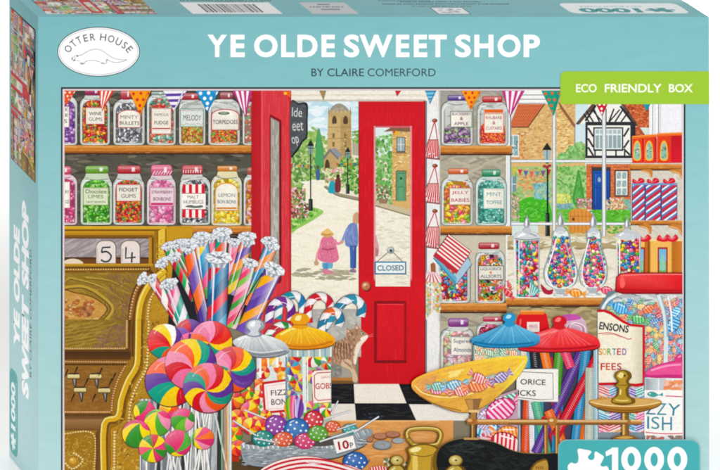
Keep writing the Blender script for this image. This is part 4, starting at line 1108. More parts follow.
# ---- doors
pic('door_frame', 'white lintel and jamb around the doorway')
fr(310, 86, A)
R(-112, 20, 716, 84, 'F3EDE2'); R(-112, 76, 660, 88, 'CFC9BC'); R(-112, 46, 716, 58, 'E3DACB'); R(-112, 86, -30, 94, 'A9A79C')
R(655, 84, 663, 1720, '8E8A88'); R(648, 84, 656, 1720, 'B02030')
dabs([(-110, 22), (710, 22), (710, 80), (-110, 80)], 50, 70, 5, ['FAF6EE', 'D9D2C4', 'EFE6D8'], 0, .1, .02)
pic('left_door_leaf', 'red door leaf folded back, seen nearly edge on')
fr(185, 86, A)
R(380, 25, 604, 1500, 'D4424A')
R(380, 25, 436, 1500, 'B8202C', ch='C42A34'); R(436, 25, 445, 1500, 'E06468')
R(596, 25, 608, 1500, 'B83038')
dabs([(445, 30), (596, 30), (596, 1400), (445, 1400)], 200, 7, 90, ['DA4E56', 'CC3A44', 'E0626A', 'D6464E'], 0, .06, .03)
dabs([(384, 30), (434, 30), (434, 1400), (384, 1400)], 90, 5, 90, ['B01C28', 'C42C38', 'BC2430'], 0, .05, .03)
P([(484, 160), (552, 196), (552, 1120), (540, 1130), (484, 1140)], '8C1420')
P([(490, 180), (538, 206), (538, 1090), (490, 1110)], 'A7A49A')
dabs([(492, 190), (536, 212), (536, 1080), (492, 1100)], 120, 9, 60, ['C9C7BE', '8F8D84', 'B5B3A8', 'DAD8D0', '7E7C74'], 0, .12, .03)
L([(545, 205), (545, 1110)], 5, '6E0E1A', sm=False)
P([(560, 30), (604, 30), (604, 66), (585, 52)], 'E8742E'); P(ell(574, 42, 9, 8), 'F6D24A')
pic('chalk_sign', 'black chalk sign on a bracket, half hidden by the door')
S([(604, 100), (650, 98), (700, 102), (702, 200), (700, 290), (675, 320), (655, 355), (630, 388), (604, 390)], '15181C'); S([(604, 108), (650, 106), (692, 110), (694, 200), (692, 285), (668, 314), (648, 348), (624, 378), (604, 380)], '565A5E')
dabs([(606, 112), (688, 112), (688, 280), (620, 370), (606, 370)], 60, 22, 6, ['62666A', '4C5054', '6E7276'], 0, .6)
T('lde', 612, 124, 670, 176, 'D9DAD6', 0, .05); T('eet', 614, 206, 676, 256, 'D9DAD6', 0, -.05); T('op', 612, 290, 652, 346, 'D9DAD6', 0, -.2)
pic('right_door_leaf', 'bright red shop door with a tall glass pane and a lower panel')
fr(310, 86, A)
# four sides round the glass pane
DR = 'CC1E2A'
R(278, 88, 655, 236, DR, 'D02430'); R(278, 236, 370, 1102, DR); R(575, 236, 655, 1102, DR); R(278, 1102, 655, 1705, 'D4222E', 'CB1C28')
for q in ([(282, 92), (652, 92), (652, 234), (282, 234)], [(282, 236), (366, 236), (366, 1100), (282, 1100)], [(580, 236), (650, 236), (650, 1100), (580, 1100)], [(282, 1106), (650, 1106), (650, 1700), (282, 1700)]):
    dabs(q, 60, 9, 80, ['D42634', 'C41824', 'DA2E3A', 'C81C28'], 0, .08, .03)
R(655, 88, 660, 1705, '7E1420'); R(278, 88, 283, 1705, 'A81824')
for (x0, y0, x1, y1) in ((364, 228, 582, 238), (364, 228, 374, 1112), (572, 228, 582, 1112), (364, 1104, 582, 1116)): R(x0, y0, x1, y1, 'E89AA2' if x1 - x0 < 50 else 'D86A74')
L([(362, 226), (584, 226)], 3, '8E101C', sm=False); L([(362, 226), (362, 1116)], 3, '8E101C', sm=False)
fr(310, 242, A)
for (x0, y0, x1, y1, c) in ((366, 336, 550, 352, '8E0E1C'), (366, 336, 382, 690, '8E0E1C'), (538, 336, 552, 690, 'A01422'), (366, 676, 552, 692, '7E0C18')): R(x0, y0, x1, y1, c)
R(384, 354, 536, 676, 'D6242F', 'CE1E2A'); L([(386, 356), (534, 356)], 4, 'E8525C', sm=False)
dabs([(388, 362), (532, 362), (532, 670), (388, 670)], 40, 8, 50, ['DC303C', 'C81C28'], 0, .06, .03)
P(ell(324, 256, 27, 28, 0, 18), '7A101A'); E(319, 251, 26, 26, 'F2C09A', 'A0603A', n=18); P(ell(322, 256, 9, 10, 0, 10), 'B5764C'); P(ell(314, 244, 6, 5, 0, 8), 'FCE6D2')
pic('door_glass', 'glass pane of the red door with a cottage and green door beyond')
fr(310, 86, A)
R(374, 238, 572, 1104, 'E4DEC8')
with clip([(374, 238), (572, 238), (572, 1104), (374, 1104)]):
    R(374, 238, 572, 400, 'DDEAE6')
    dabs([(374, 290), (480, 270), (480, 700), (374, 700)], 300, 24, 16, ['7FB86A', '9CCB86', '5FA04E', 'B5D89A', '4A8A40'], 0, 3)
    R(470, 250, 572, 720, 'D9B67C'); dabs([(470, 250), (572, 250), (572, 660), (470, 660)], 200, 15, 7, ['E6C890', 'C9A064', 'F0DAAC', 'BE9258'], 0, .15)
    P([(420, 262), (460, 238), (572, 238), (572, 262), (470, 258)], '8A6A50')
    P(ell(492, 268, 14, 12), 'E8B44A'); P(ell(480, 262, 7, 7), 'C84A3A')
    R(494, 292, 545, 378, '6A5A48'); R(498, 296, 541, 372, '9FB4B8'); L([(519, 296), (519, 372)], 4, 'E9E6DA', sm=False); L([(498, 334), (541, 334)], 4, 'E9E6DA', sm=False); R(490, 378, 549, 386, '8A7A60')
fr(310, 164, A)
with clip([(374, -220), (572, -220), (572, 700), (374, 700)]):
    R(490, 36, 550, 210, '7A6A50'); R(496, 42, 545, 212, '6FA880'); outline([(502, 52), (538, 52), (538, 118), (502, 118)], 3, '4A805E'); outline([(502, 130), (538, 130), (538, 204), (502, 204)], 3, '4A805E'); P(ell(520, 82, 7, 9), '3A5A48')
    P([(372, 210), (572, 280), (572, 720), (372, 720)], 'F1ECDC')
    P([(372, 205), (572, 262), (572, 300), (372, 238)], 'CDC0A2'); L([(372, 238), (572, 296)], 7, '8F8468', sm=False)
    dabs([(374, 250), (570, 310), (570, 690), (374, 690)], 110, 50, 8, ['EFEADB', 'D8D0BA', 'F6F2E8', 'CFC7B0'], .1, .4, .03)
    dabs([(380, 120), (460, 130), (455, 215), (385, 215)], 110, 12, 9, ['E8E2D0', 'B04A50', '7FA06A', '5A7A4A', 'D98A8A', '3F5A38'], 0, 3)
    P([(390, 200), (450, 200), (440, 226), (398, 226)], '9A8468')
fr(310, 242, A)
with clip([(374, -220), (572, -220), (572, 205), (374, 205)]):
    S([(374, -40), (384, -10), (394, 30), (392, 60), (380, 70), (366, 60)], 'D8A8A8'); S([(374, 30), (392, 50), (386, 80), (372, 76)], 'B8848A')
pic('closed_sign', 'small white sign with a blue edge hanging in the door')
L([(380, 114), (460, 46)], 4, '7A5A4A', sm=False); L([(462, 46), (532, 114)], 4, '7A5A4A', sm=False)
P(ell(461, 46, 22, 21, 0, 16), '9AA2A4'); P(ell(458, 42, 16, 14, 0, 14), 'C9CECC'); P(ell(462, 48, 8, 8), '3A3F42')
R(368, 110, 550, 185, '2F6E94'); R(376, 118, 543, 177, 'EAF2F0'); R(372, 114, 547, 116, '7FB4CC')
T('CLOSED', 384, 132, 536, 163, '4A6E88', .02, -.01)

# ---- the till
pic('till', 'ornate golden brass cash register')
GP = ['D9B64A', 'B8902E', 'EBD06A', '9A7424', 'F2E08A', 'C8A23A', '7E5C1E', 'E0C258']
fr(60, 164, A)
P([(20, 356), (716, 356), (750, 420), (750, 2000), (20, 2000)], 'A8842F')
R(20, 356, 612, 376, 'EBCB52', 'D9B23A'); R(20, 374, 600, 384, '8A6420'); R(20, 384, 540, 408, 'D6AE42', 'C0922E'); R(20, 408, 530, 432, '7E5A20', 'A8812F')
P([(596, 366), (640, 356), (760, 356), (760, 860), (600, 860)], 'D2AC3E')
P([(560, 384), (600, 366), (608, 880), (560, 880)], 'F0D662'); L([(560, 384), (560, 880)], 6, '8A6420', sm=False); L([(606, 372), (612, 800)], 5, '8A6420', sm=False)
fr(0, 236, B)
def beads(pts, n, r, c='F2DC8A', d='6E4C18'):
    pp = cr(pts, 6) if len(pts) > 2 else pts
    dd = [0]
    for i in range(1, len(pp)): dd.append(dd[-1] + math.dist(pp[i], pp[i - 1]))
    for k in range(n):
        s = dd[-1] * (k + .5) / n; i = 0
        while i < len(dd) - 2 and dd[i + 1] < s: i += 1
        t = (s - dd[i]) / ((dd[i + 1] - dd[i]) or 1)
        x = pp[i][0] + (pp[i + 1][0] - pp[i][0]) * t; y = pp[i][1] + (pp[i + 1][1] - pp[i][1]) * t
        P(ell(x + .6, y + .8, r * 1.15, r * 1.15, 0, 8), d); P(ell(x, y, r, r * .9, 0, 8), c, .08); P(ell(x - r * .3, y - r * .3, r * .35, r * .3, 0, 5), 'FFFCE0')
def emboss(poly, n, s, pal=('DCC260', '8A6A26', 'D2AE44', '94702A', 'CFAF4A')):
    for p in pts_in(poly, n):
        a = RND.uniform(0, 2 * pi); r = s * RND.uniform(.5, 1.2); w = RND.uniform(1.6, 3.6)
        arc = [(p[0] + r * cos(a + k * .5), p[1] + r * sin(a + k * .5)) for k in range(6)]
        L([(q[0] + 1.2, q[1] + 1.4) for q in arc], w, pal[1], w2=.4, sm=False); L(arc, w, pal[0] if RND.random() < .6 else pal[4], w2=.4, sm=False)
# display window
R(256, 6, 606, 112, '6A4A20'); R(258, 10, 592, 108, 'A9A6A0', ch='8E8C8C')
dabs([(258, 10), (592, 10), (592, 84), (258, 84)], 150, 70, 6, ['BDBAB4', '94918C', 'CFCCC6', '7F7C7A', 'D9D6D0', 'A8A29A'], -.5, .15)
R(258, 84, 592, 110, '7A5428'); R(258, 84, 592, 92, '5A3C20')
S([(256, 110), (262, 96), (290, 90), (318, 96), (328, 110)], 'EFE9C8'); L([(256, 112), (330, 112)], 4, 'B89A50', sm=False)
for x0, x1, s in ((384, 460, '5'), (482, 556, '4')):
    P(rrect(x0 - 2, 18, x1 + 3, 110, (26, 26, 0, 0), 6), '6A5A44'); P(rrect(x0, 20, x1, 108, (26, 26, 0, 0), 6), 'F4F2E4')
    L([(x0 + 5, 50), (x0 + 5, 104)], 4, 'D9D4BE', sm=False)
    if s == '5':
        L([(440, 44), (408, 46), (404, 66)], 7, '3E474C', sm=False); L([(404, 66), (424, 62), (442, 78), (434, 98), (416, 102), (402, 94)], 7, '3E474C')
    else:
        L([(502, 44), (500, 88), (540, 84)], 7, '3E474C', sm=False); L([(526, 64), (524, 106)], 7, '3E474C', sm=False)
R(592, 6, 604, 116, 'C8A03C'); R(604, 6, 612, 116, '7A5820')
R(250, 110, 610, 122, 'D9B64A', 'B48C30'); R(250, 122, 600, 146, '6E4E1C', '8E6A28'); beads([(258, 134), (596, 132)], 34, 4.5, 'D9B65A')
# upper ornamental panel
P([(250, 146), (560, 146), (530, 200), (512, 300), (506, 480), (250, 480)], '9C8634')
dabs([(256, 150), (550, 150), (520, 240), (506, 470), (256, 470)], 420, 46, 5, ['A8923C', '8C7430', 'BBA34A', '7C6428', 'C8B25A', '938040', 'AF9540'], .25, .35)
dabs([(420, 150), (540, 150), (510, 470), (400, 470)], 160, 30, 6, ['8A6C40', '7C6248', '9C7C4C', 'B0905A'], 1.0, .5)
L([(256, 205), (330, 200), (400, 235), (450, 290), (400, 350), (330, 385), (256, 390)], 11, 'C9B052'); L([(256, 212), (330, 207), (396, 241), (440, 290), (396, 344), (330, 378), (256, 382)], 4, '6E5522')
ov = cr([(240, 226), (300, 228), (360, 242), (405, 268), (424, 292), (400, 322), (350, 348), (300, 360), (240, 366)], 4, True)
P([((p[0] - 240) * 1.03 + 240, (p[1] - 295) * 1.06 + 295) for p in ov], '7A5220'); P(ov, 'D2AC5E')
with clip([(256, 226), (400, 245), (424, 292), (395, 330), (256, 362)]):
    dabs(ov, 150, 20, 6, ['DDBB70', 'C99E50', 'E8CC88', 'C08E48'], 0, .6)
    for p in pts_in([(256, 250), (370, 262), (370, 325), (256, 330)], 42): E(p[0], p[1], 9, 7, RND.choice(['C8643A', 'D97F4A', 'E8B46A', 'B4783C', 'F4E0A0', 'A8925A']), 'A8703A', n=8)
P(ell(345, 300, 26, 24, 0, 9), 'AE7A4E'); [P(ell(345 + 15 * cos(k), 300 + 14 * sin(k), 9, 8, k, 7), ['BE8A58', '8F6440', 'D09A64'][k % 3]) for k in range(7)]
for (a, b2) in (((270, 165), (470, 250)), ((300, 170), (500, 265)), ((340, 165), (520, 220)), ((430, 330), (505, 400)), ((400, 370), (500, 440)), ((256, 400), (420, 380)), ((256, 430), (380, 400)), ((256, 182), (300, 180))):
    m = ((a[0] + b2[0]) / 2 + 6, (a[1] + b2[1]) / 2 - 16)
    L([a, m, b2], 5, 'C9B458', w2=1); L([(a[0], a[1] + 4), (m[0], m[1] + 5), b2], 2, '65501E', w2=.6)
for (cx, cy) in ((488, 190), (484, 272)):
    for k in range(9): a = k * .7; L([(cx, cy), (cx + 18 * cos(a), cy + 18 * sin(a))], 4, ['C4A664', '7A5A3A', 'A88A50'][k % 3], w2=1, sm=False)
# curved rails and beads
L([(606, 140), (556, 196), (530, 270), (520, 380), (520, 480)], 30, '6A4820'); L([(598, 150), (548, 205), (526, 290), (516, 380), (516, 480)], 16, '9A6E2C'); beads([(592, 158), (546, 208), (524, 280), (514, 370), (513, 470)], 28, 6, 'C99A5A')
L([(660, 130), (600, 185), (560, 260), (548, 360), (546, 480)], 31, '8A6420'); L([(658, 134), (598, 188), (560, 262), (549, 360), (547, 480)], 24, 'E6C848'); L([(654, 132), (592, 186), (554, 262), (543, 360), (541, 480)], 6, 'FBF096')
P([(690, 140), (620, 200), (582, 270), (572, 360), (570, 480), (740, 480), (740, 140)], 'C6A23C')
emboss([(600, 240), (740, 160), (740, 480), (580, 480)], 150, 13); beads([(640, 190), (600, 250), (588, 330), (584, 475)], 26, 5)
emboss([(620, 20), (716, 10), (716, 130), (640, 140)], 60, 12)
fr(0, 352, B)
# lower half : panel frame, keys
P([(250, 0), (520, 0), (500, 60), (460, 130), (440, 245), (250, 245)], '94702E')
R(250, -130, 516, 0, '8E7A34')
dabs([(256, -130), (500, -130), (496, -10), (256, -10)], 220, 46, 5, ['A8923C', '8C7430', 'BBA34A', '7C6428', 'C8B25A', '98803C'], -.3, .35)
dabs([(400, -90), (500, -120), (496, -10), (360, -10)], 90, 26, 6, ['8A6C50', '7C6058', '9C7C5C', 'B0905A'], 0, 3)
for k in range(7): L([(256, -100 + k * 14), (330 + k * 10, -112 + k * 12), (420, -124 + k * 16)], 3, 'C0A650', w2=1)
L([(516, -130), (514, -8), (250, -4)], 14, '6A4A1E', sm=False); beads([(505, -128), (504, -16)], 17, 4.5, 'D2AE64'); beads([(258, -14), (500, -15)], 27, 4.5, 'D2AE64')
R(250, -2, 520, 30, '4E3414', '6E4C20'); beads([(258, 38), (510, 40)], 28, 4.5, 'C99A5A'); R(250, 46, 500, 52, '5A3C18')
P([(250, 52), (498, 52), (462, 125), (446, 236), (250, 236)], '9A7434')
dabs([(256, 60), (480, 60), (450, 120), (440, 230), (256, 230)], 160, 30, 7, ['A88242', '8A6428', 'B8924E', '7A5620'], 0, .3)
beads([(500, 52), (470, 110), (450, 175), (444, 236)], 20, 4.5, 'D8A868'); beads([(256, 238), (440, 238)], 22, 4.5, 'D8A868')
for (x, y) in ((292, 96), (380, 96), (318, 150), (414, 152)):
    P([(x - 8, y + 6), (x + 14, y + 6), (x + 10, y + 48), (x + 4, y + 46)], '3A3430'); P([(x - 2, y + 10), (x + 8, y + 10), (x + 6, y + 42)], 'A8A8A0')
    P(rrect(x - 26, y - 10, x + 26, y + 12, 5, 3), '5A4A24'); P(rrect(x - 24, y - 8, x + 24, y + 8, 5, 3), 'E9E3A8'); L([(x - 18, y - 10), (x + 20, y - 12)], 5, '1E1A18', sm=False); L([(x - 20, y + 6), (x + 20, y + 6)], 3, 'B8A860', sm=False)
for (x, y) in ((262, 82), (300, 72), (398, 76), (342, 118), (438, 118), (288, 178), (372, 180), (452, 96)): L([(x + 8, y - 14), (x - 6, y + 18)], 6, '15110F', w2=3, sm=False)
P([(250, 246), (446, 246), (470, 270), (410, 292), (405, 470), (250, 470)], '7E5C30')
R(250, 246, 440, 268, '5E4220', '8E6C3C'); R(250, 268, 420, 306, 'A8875A', '8A683A')
R(250, 312, 388, 470, 'A8842F'); beads([(256, 326), (372, 326), (374, 470)], 26, 4.5, 'EBD080'); R(382, 316, 408, 600, '6E4A20', ch='94703A')
emboss([(256, 340), (364, 340), (364, 470), (256, 470)], 110, 13); P(ell(286, 440, 26, 26), 'B8923A'); beads([(290, 400), (330, 430), (290, 465), (258, 440)], 14, 5)
P(ell(290, 432, 15, 13), 'D8B850'); P(ell(286, 428, 6, 5), 'F4E29A')
L([(552, -130), (550, 0), (544, 60), (512, 118), (486, 190), (474, 262), (418, 290), (416, 480)], 32, '7E5A1E'); L([(550, -130), (548, 0), (542, 58), (508, 116), (482, 190), (468, 258), (414, 288), (412, 480)], 23, 'E2C040'); L([(543, -130), (541, 0), (535, 54), (502, 112), (474, 188), (462, 252), (406, 284), (404, 480)], 6, 'FBF09A')
P([(575, -130), (575, 10), (566, 70), (530, 130), (506, 200), (494, 276), (440, 304), (440, 480), (760, 480), (760, -130)], 'C09A38')
emboss([(585, -120), (700, -120), (640, 100), (520, 200), (560, 480), (445, 480), (450, 310), (510, 250), (560, 90)], 280, 13)
dabs([(585, -120), (640, -120), (560, 120), (560, 480), (445, 480), (460, 310)], 120, 16, 5, ['E0C258', '8E6A28', 'F0DA78', 'AE8830'], 0, 3)
beads([(592, -128), (588, 0), (580, 70), (546, 130), (520, 200), (512, 280)], 34, 5.5); beads([(456, 312), (454, 475)], 14, 6)

# ---- rock sticks in their jar, far ones first
STK = []
def stick(lab, *a, **k):
    pic('rock_stick', lab); rock(*a, **k)
fr(185, 242, A)
pic('stick_jar_shadow', 'dark gap behind the rock sticks')
P([(-60, 20), (60, -25), (330, -35), (360, 60), (420, 200), (330, 480), (-100, 480)], '23252C')
stick('green and red stick at the left', -98, 30, 60, 330, 46, ['2F9A4A', 'D8283A', '3FB06A', 'F2E8E0', 'C82A4A'], .5)
stick('red and white stick leaning far left', -188, 225 - 10, 10, 520, 46, [RED, 'F8E8E4', 'D8344A', 'FBF4EC'], .8)
stick('teal pink and white stick', -84, 250, 30, 560, 62, ['F4F2F4', '1FA08A', 'E8508A', 'F2C8D8', '2FB09A'], .55)
stick('blue green and red stick at the top left', -48, 20, 110, 330, 50, ['D8283A', '3FA83A', 'E85A3A', '2F9A4A', 'F2602A'], .6)
stick('pink rimmed stick behind', 140, -15, 150, 250, 52, ['F29AB8', 'F6D0DC', 'E8607A', 'F8E8EC'], .7)
stick('teal and orange stick at the top', 210, -20, 190, 260, 56, ['F6A82E', '1FA58C', 'E8602E', '3FA84A', 'D8283A'], .7)
stick('pink stick behind the middle', 280, 10, 250, 260, 50, ['E84A78', 'F6C8D4', 'F08AA4'], .6)
stick('purple and orange stick at the top middle', 350, 5, 262, 300, 56, ['8A5AA8', 'F2803A', '6A4AA8', 'F2A03A', '5FA83A', 'E8C83A'], .7)
stick('rainbow stick left of the middle', 90, 0, 128, 320, 70, [RED, 'F2582E', 'FFD622', '3FA8D0', '2F88B8', 'E85A94', '3FA84A'], .55)
stick('orange and blue stick leaning right', 490, 30, 350, 360, 58, ['F2803A', '4FA8CC', 'F29A4A', '3F98C4', '5FA85A'], .8)
stick('purple and orange stick at the left', 22, 45, 116, 480, 58, ['6A4AA0', 'F2702E', '7A5AB0', 'F07A3A', '5A4098'], 1.1)
stick('pink and green stick leaning right', 368, 130, 262, 490, 58, ['F0709A', '4FA84A', 'F49AB4', 'E8507A', '8FC860', 'F6C0CC'], .45)
stick('purple and yellow stick leaning furthest right', 500, 170, 335, 520, 80, ['7A5AB4', '6A4AA4', 'F6B83A', '8A6AC0', '6A4AA8', 'F2A82E'], .55)
stick('broad blue and red stick in front', 192, 112, 178, 500, 92, ['1F7AA8', '5FB4D8', 'D8283A', '2F8AB8', '1F6A98', 'E8344A'], .48, .8)
L([(440, 175), (345, 330), (275, 470)], 6, '14121C'); L([(18, 230), (70, 400), (80, 480)], 6, '3A2430')
fr(60, 242, A); twist_top(480, 215, 38, -2.6); twist_top(590, 125, 40, -2.2); twist_top(655, 92, 38, -1.9); twist_top(612, 245, 36, -2.2); twist_top(706, 10, 34)
fr(185, 164, A)
pic('silver_wrapper_end', 'first crimped silver wrapper end along the top'); twist_top(95, 425, 44)
for x_, y_, r_, l_ in ((212, 405, 50, 'second'), (355, 430, 48, 'third'), (480, 452, 42, 'fourth'), (18, 455, 32, 'small')): pic('silver_wrapper_end', l_ + ' crimped silver wrapper end along the top'); twist_top(x_, y_, r_)

# ---- candy canes
fr(180, 236, B)
pic('cane_jar', 'grey glass behind the candy canes')
P([(505, 290), (720, 290), (720, 480), (500, 480)], 'B5B3AC'); dabs([(510, 300), (720, 300), (720, 470), (510, 470)], 90, 30, 14, ['C6C4BE', 'A8A6A0', 'D3D1CB'], .3, .5, .03)
R(440, 300, 505, 470, 'E04A52')
def acane(lab, *a): pic('candy_cane', lab); cane(*a)
acane('blue and white candy cane behind the purple one', [(388, 330), (396, 270), (425, 240), (462, 235), (485, 262), (488, 305)], 24, ['2A9AA8', 'F6F6F6', '2F88B8', 'F6F6F6'])
acane('purple and white candy cane', [(352, 345), (360, 290), (390, 258), (425, 262), (442, 290), (440, 335)], 25, ['8A3A9A', 'F8F4F8', '7A2A8A', 'F8F4F8'])
acane('red and white candy cane', [(512, 345), (508, 295), (525, 252), (560, 238), (592, 258), (598, 300)], 24, ['D8283A', 'FAF6F4'])
acane('blue and white candy cane right of the red one', [(560, 380), (610, 310), (650, 262), (690, 248), (722, 275), (718, 320)], 26, ['2F8AA8', 'F6F8F8', '3FA0B8', 'F6F8F8'])
acane('orange blue and white candy cane', [(560, 400), (566, 345), (590, 302), (622, 300), (638, 330), (630, 358)], 24, ['E8702E', 'FAF6F0', '2F88A8', 'FAF6F0'])
acane('green and white candy cane', [(345, 400), (366, 372), (400, 352), (432, 362), (442, 390)], 20, ['3F9A4A', 'F8F8F4', 'C8303A', 'F8F8F4'])

# ---- cat
pic('cat', 'tabby cat sitting by the door looking up')
fr(310, 320, A)
cb = [(235, 60), (212, 85), (208, 110), (160, 118), (132, 145), (124, 200), (130, 250), (168, 262), (185, 268), (200, 250), (232, 255), (240, 300), (244, 348), (266, 352), (272, 330), (262, 280), (258, 220), (268, 160), (300, 130), (300, 100), (270, 70)]
P([(p[0] - 1, p[1] - 1) for p in cr(cb, 3, True)], '5E4434'); P(cr(cb, 3, True), 'B59076')
S([(208, 100), (206, 78), (218, 60), (240, 50), (268, 46), (292, 52), (308, 66), (324, 76), (328, 88), (318, 100), (304, 114), (282, 126), (256, 132), (228, 124)], 'B89478')
dabs([(214, 90), (262, 50), (300, 66), (290, 100), (232, 118)], 60, 12, 3, ['8E6A52', 'D8BCA0', '7A5846', 'C4A284'], .5, .5)
P([(210, 84), (207, 42), (236, 66)], 'A87858'); P([(213, 72), (211, 50), (228, 66)], 'E8B8A8'); P([(252, 58), (262, 18), (286, 50)], 'A87858'); P([(259, 50), (264, 28), (278, 48)], 'F0C8B8')
S([(270, 130), (300, 112), (326, 100), (318, 116), (296, 140), (274, 190), (262, 250), (248, 240), (252, 180)], 'F0E2D0')
S([(292, 98), (330, 84), (330, 98), (310, 112), (290, 114)], 'F4EADC')
with clip([(120, 50), (300, 30), (300, 300), (120, 300)]):
    dabs(cr([(215, 90), (150, 130), (126, 200), (135, 245), (200, 240), (250, 200), (262, 130), (240, 70)], 3, True), 330, 15, 3.2, ['A07C60', '7A5A46', 'C8A488', 'DCC0A6', 'AE8A6C', '8E6C54'], 1.0, .5)
    for k in range(6): L([(150 + k * 14, 125 + k * 2), (138 + k * 18, 175), (146 + k * 16, 225)], 6, ['54382A', '6E4A38'][k % 2], w2=2)
    for k in range(4): L([(232 + k * 12, 66 - k * 2), (242 + k * 9, 92)], 3, '7A4E36', w2=1, sm=False)
S([(180, 262), (178, 240), (206, 222), (236, 236), (240, 262), (262, 300), (272, 336), (266, 354), (244, 350), (238, 310), (222, 282)], 'D8BFA2')
for k in range(4): L([(192 + k * 12, 230 + k * 8), (206 + k * 12, 252 + k * 10)], 5, '6A4432', w2=2, sm=False)
P(ell(300, 76, 11, 7, .3, 12), 'F4ECDC'); P(ell(301, 77, 9, 5, .3, 12), '5A7A5A'); P(ell(303, 77, 3, 4.5, .2, 8), '0E1410'); L([(290, 70), (300, 68), (312, 75)], 2.5, '3A2A20'); P([(326, 84), (334, 86), (330, 93)], 'D88A88')
for k in range(2): L([(326, 94 + k * 4), (346, 84 + k * 9), (360, 78 + k * 12)], .8, 'F2D0C8')
S([(124, 262), (150, 252), (180, 268), (176, 320), (128, 325)], '8E8C86'); dabs([(126, 265), (176, 268), (172, 320), (130, 322)], 24, 20, 10, ['A8A6A0', '7E7C76'], 0, 1)

# ---- silver and yellow lidded jars behind the lollipops
pic('gobstopper_jar', 'glass jar with a yellow lid, its label cut short')
fr(180, 352, B)
CUTR = [(418, -200), (602, -200), (602, 400), (418, 400)]
with clip(CUTR):
    R(418, -40, 604, 300, '8FA0A0'); R(422, -40, 600, 300, 'DDE6DE')
fr(180, 352, B)
with clip([(418, -20), (600, -20), (600, 290), (418, 290)]):
    R(418, -20, 600, 290, 'B9C4B4')
    pc = [['D6283A', 'F6E24A', '4FA84A', 'F6F2E8'], ['F2803A', 'F6E24A', '7A3A9A', '3FA8C8'], ['E8508A', '7FC84A', '8A4AA8', 'F6D84A'], ['D6283A', 'F29A3A', '6A9FB0', 'F6F2E8', '3FA84A']]
    for (x, y, r, k) in ((450, 10, 34, 3), (530, 25, 36, 0), (445, 65, 34, 1), (475, 120, 36, 2), (590, 40, 30, 3), (430, 120, 30, 3), (540, 95, 34, 2), (560, 170, 34, 1), (520, 230, 36, 2), (585, 230, 30, 0), (470, 200, 32, 0), (440, 180, 28, 1)):
        swirl(x, y, r, pc[k] * 2, .8, RND.uniform(0, 6), (RND.uniform(-.3, .3), RND.uniform(-.3, .3)))
    L([(492, -20), (496, 240)], 14, 'E6EEEA', sm=False); L([(506, -20), (508, 200)], 4, 'FFFFFF', sm=False); L([(422, -10), (424, 280)], 8, '7FA0B0', sm=False)
    R(526, 70, 620, 200, 'B83A3A'); P([(524, 84), (536, 74), (620, 68), (620, 196), (530, 202)], 'F8F0E6')
    L([(620, 78), (546, 82), (534, 92), (536, 180), (548, 192), (620, 186)], 4, 'C23A42', sm=False)
    T('GOBS', 538, 122, 606, 146, 'C04048', .02, -.04); T('GIANT', 560, 92, 604, 104, 'C87A70', 0, -.05)
fr(180, 236, B)
yl = cr([(376, 402), (392, 385), (440, 362), (478, 352), (520, 362), (575, 378), (612, 402), (614, 424), (580, 440), (500, 448), (430, 444), (385, 425)], 4, True)
with clip([(370, 300), (616, 300), (616, 480), (370, 480)]):
    R(418, 430, 604, 480, 'B9C8C4')
    for k in range(9): L([(424 + k * 22, 440), (424 + k * 22, 480)], 6, ['E6EEEA', '8FA4A8', 'F6F8F4', '7FB0C0'][k % 4], sm=False)
    P([(p[0], p[1] + 5) for p in yl], '8A5A14'); put([(yl, [mix('E0941E', 'FBD44A', max(0, min(1, (435 - p[1]) / 70))) for p in yl])])
    for k in range(13): L([(478 + (k - 6) * 5, 362), (482 + (k - 6) * 17, 428)], 2, mix('E09A22', 'FBE27A', RND.random()), sm=False)
    L([(386, 420), (440, 436), (520, 438), (606, 418)], 8, 'D08418'); L([(398, 392), (440, 370), (466, 364)], 6, 'FFF0A0')
    S([(446, 362), (452, 350), (438, 332), (452, 312), (478, 306), (506, 314), (516, 334), (500, 350), (508, 362), (478, 370)], 'E8A828'); S([(456, 332), (464, 316), (482, 316), (476, 334)], 'FFF0A8'); L([(450, 352), (504, 352)], 3, 'B87818', sm=False)
pic('fizzy_bonbon_jar', 'glass jar with a silver lid, its label cut short')
fr(180, 352, B)
with clip([(296, -40), (418, -40), (418, 300), (296, 300)]):
    R(300, -30, 420, 300, '8C9AA0'); R(305, -30, 418, 300, 'E3E6E2')
    for (x, y, r, c) in ((340, 35, 26, 'F2803A'), (372, 30, 24, 'F6D84A'), (395, 60, 24, 'E8602E'), (330, 80, 26, 'D6283A'), (404, 95, 20, 'F6C83A'), (312, 130, 26, 'F2602A'), (300, 180, 30, 'E03A2E'), (390, 262, 26, 'D6283A'), (340, 255, 26, 'E8403A'), (310, 228, 22, '4FA84A')):
        swirl(x, y, r, [c, 'F6E07A', c, 'F6F0E0', c, 'F29A3A'], .6, RND.uniform(0, 6), (.2, -.2))
    L([(318, 0), (318, 100)], 8, 'FFFFFF', sm=False); L([(384, -20), (386, 60)], 10, 'F6F8F6', sm=False); L([(350, -20), (350, 60)], 6, 'F0F2F0', sm=False)
    P([(324, 118), (430, 104), (430, 236), (332, 244)], 'C8303A'); P([(333, 127), (430, 113), (430, 226), (341, 234)], 'FBEFEA'); L([(430, 121), (342, 134), (349, 226), (430, 219)], 2, 'E0A0A0', sm=False)
    T('FIZZ', 360, 148, 432, 170, '4A4450', .012, -.06); T('BONB', 362, 184, 440, 208, '4A4450', .012, -.04)
fr(185, 320, A)
sl = cr([(272, 128), (290, 104), (345, 84), (420, 78), (490, 92), (560, 122), (592, 158), (585, 182), (520, 205), (430, 210), (380, 200), (320, 170)], 4, True)
P([(p[0], p[1] + 6) for p in sl], '5E666C'); put([(sl, [mix('9EA5AA', 'EEF0F0', max(0, min(1, (190 - p[1]) / 100))) for p in sl])])
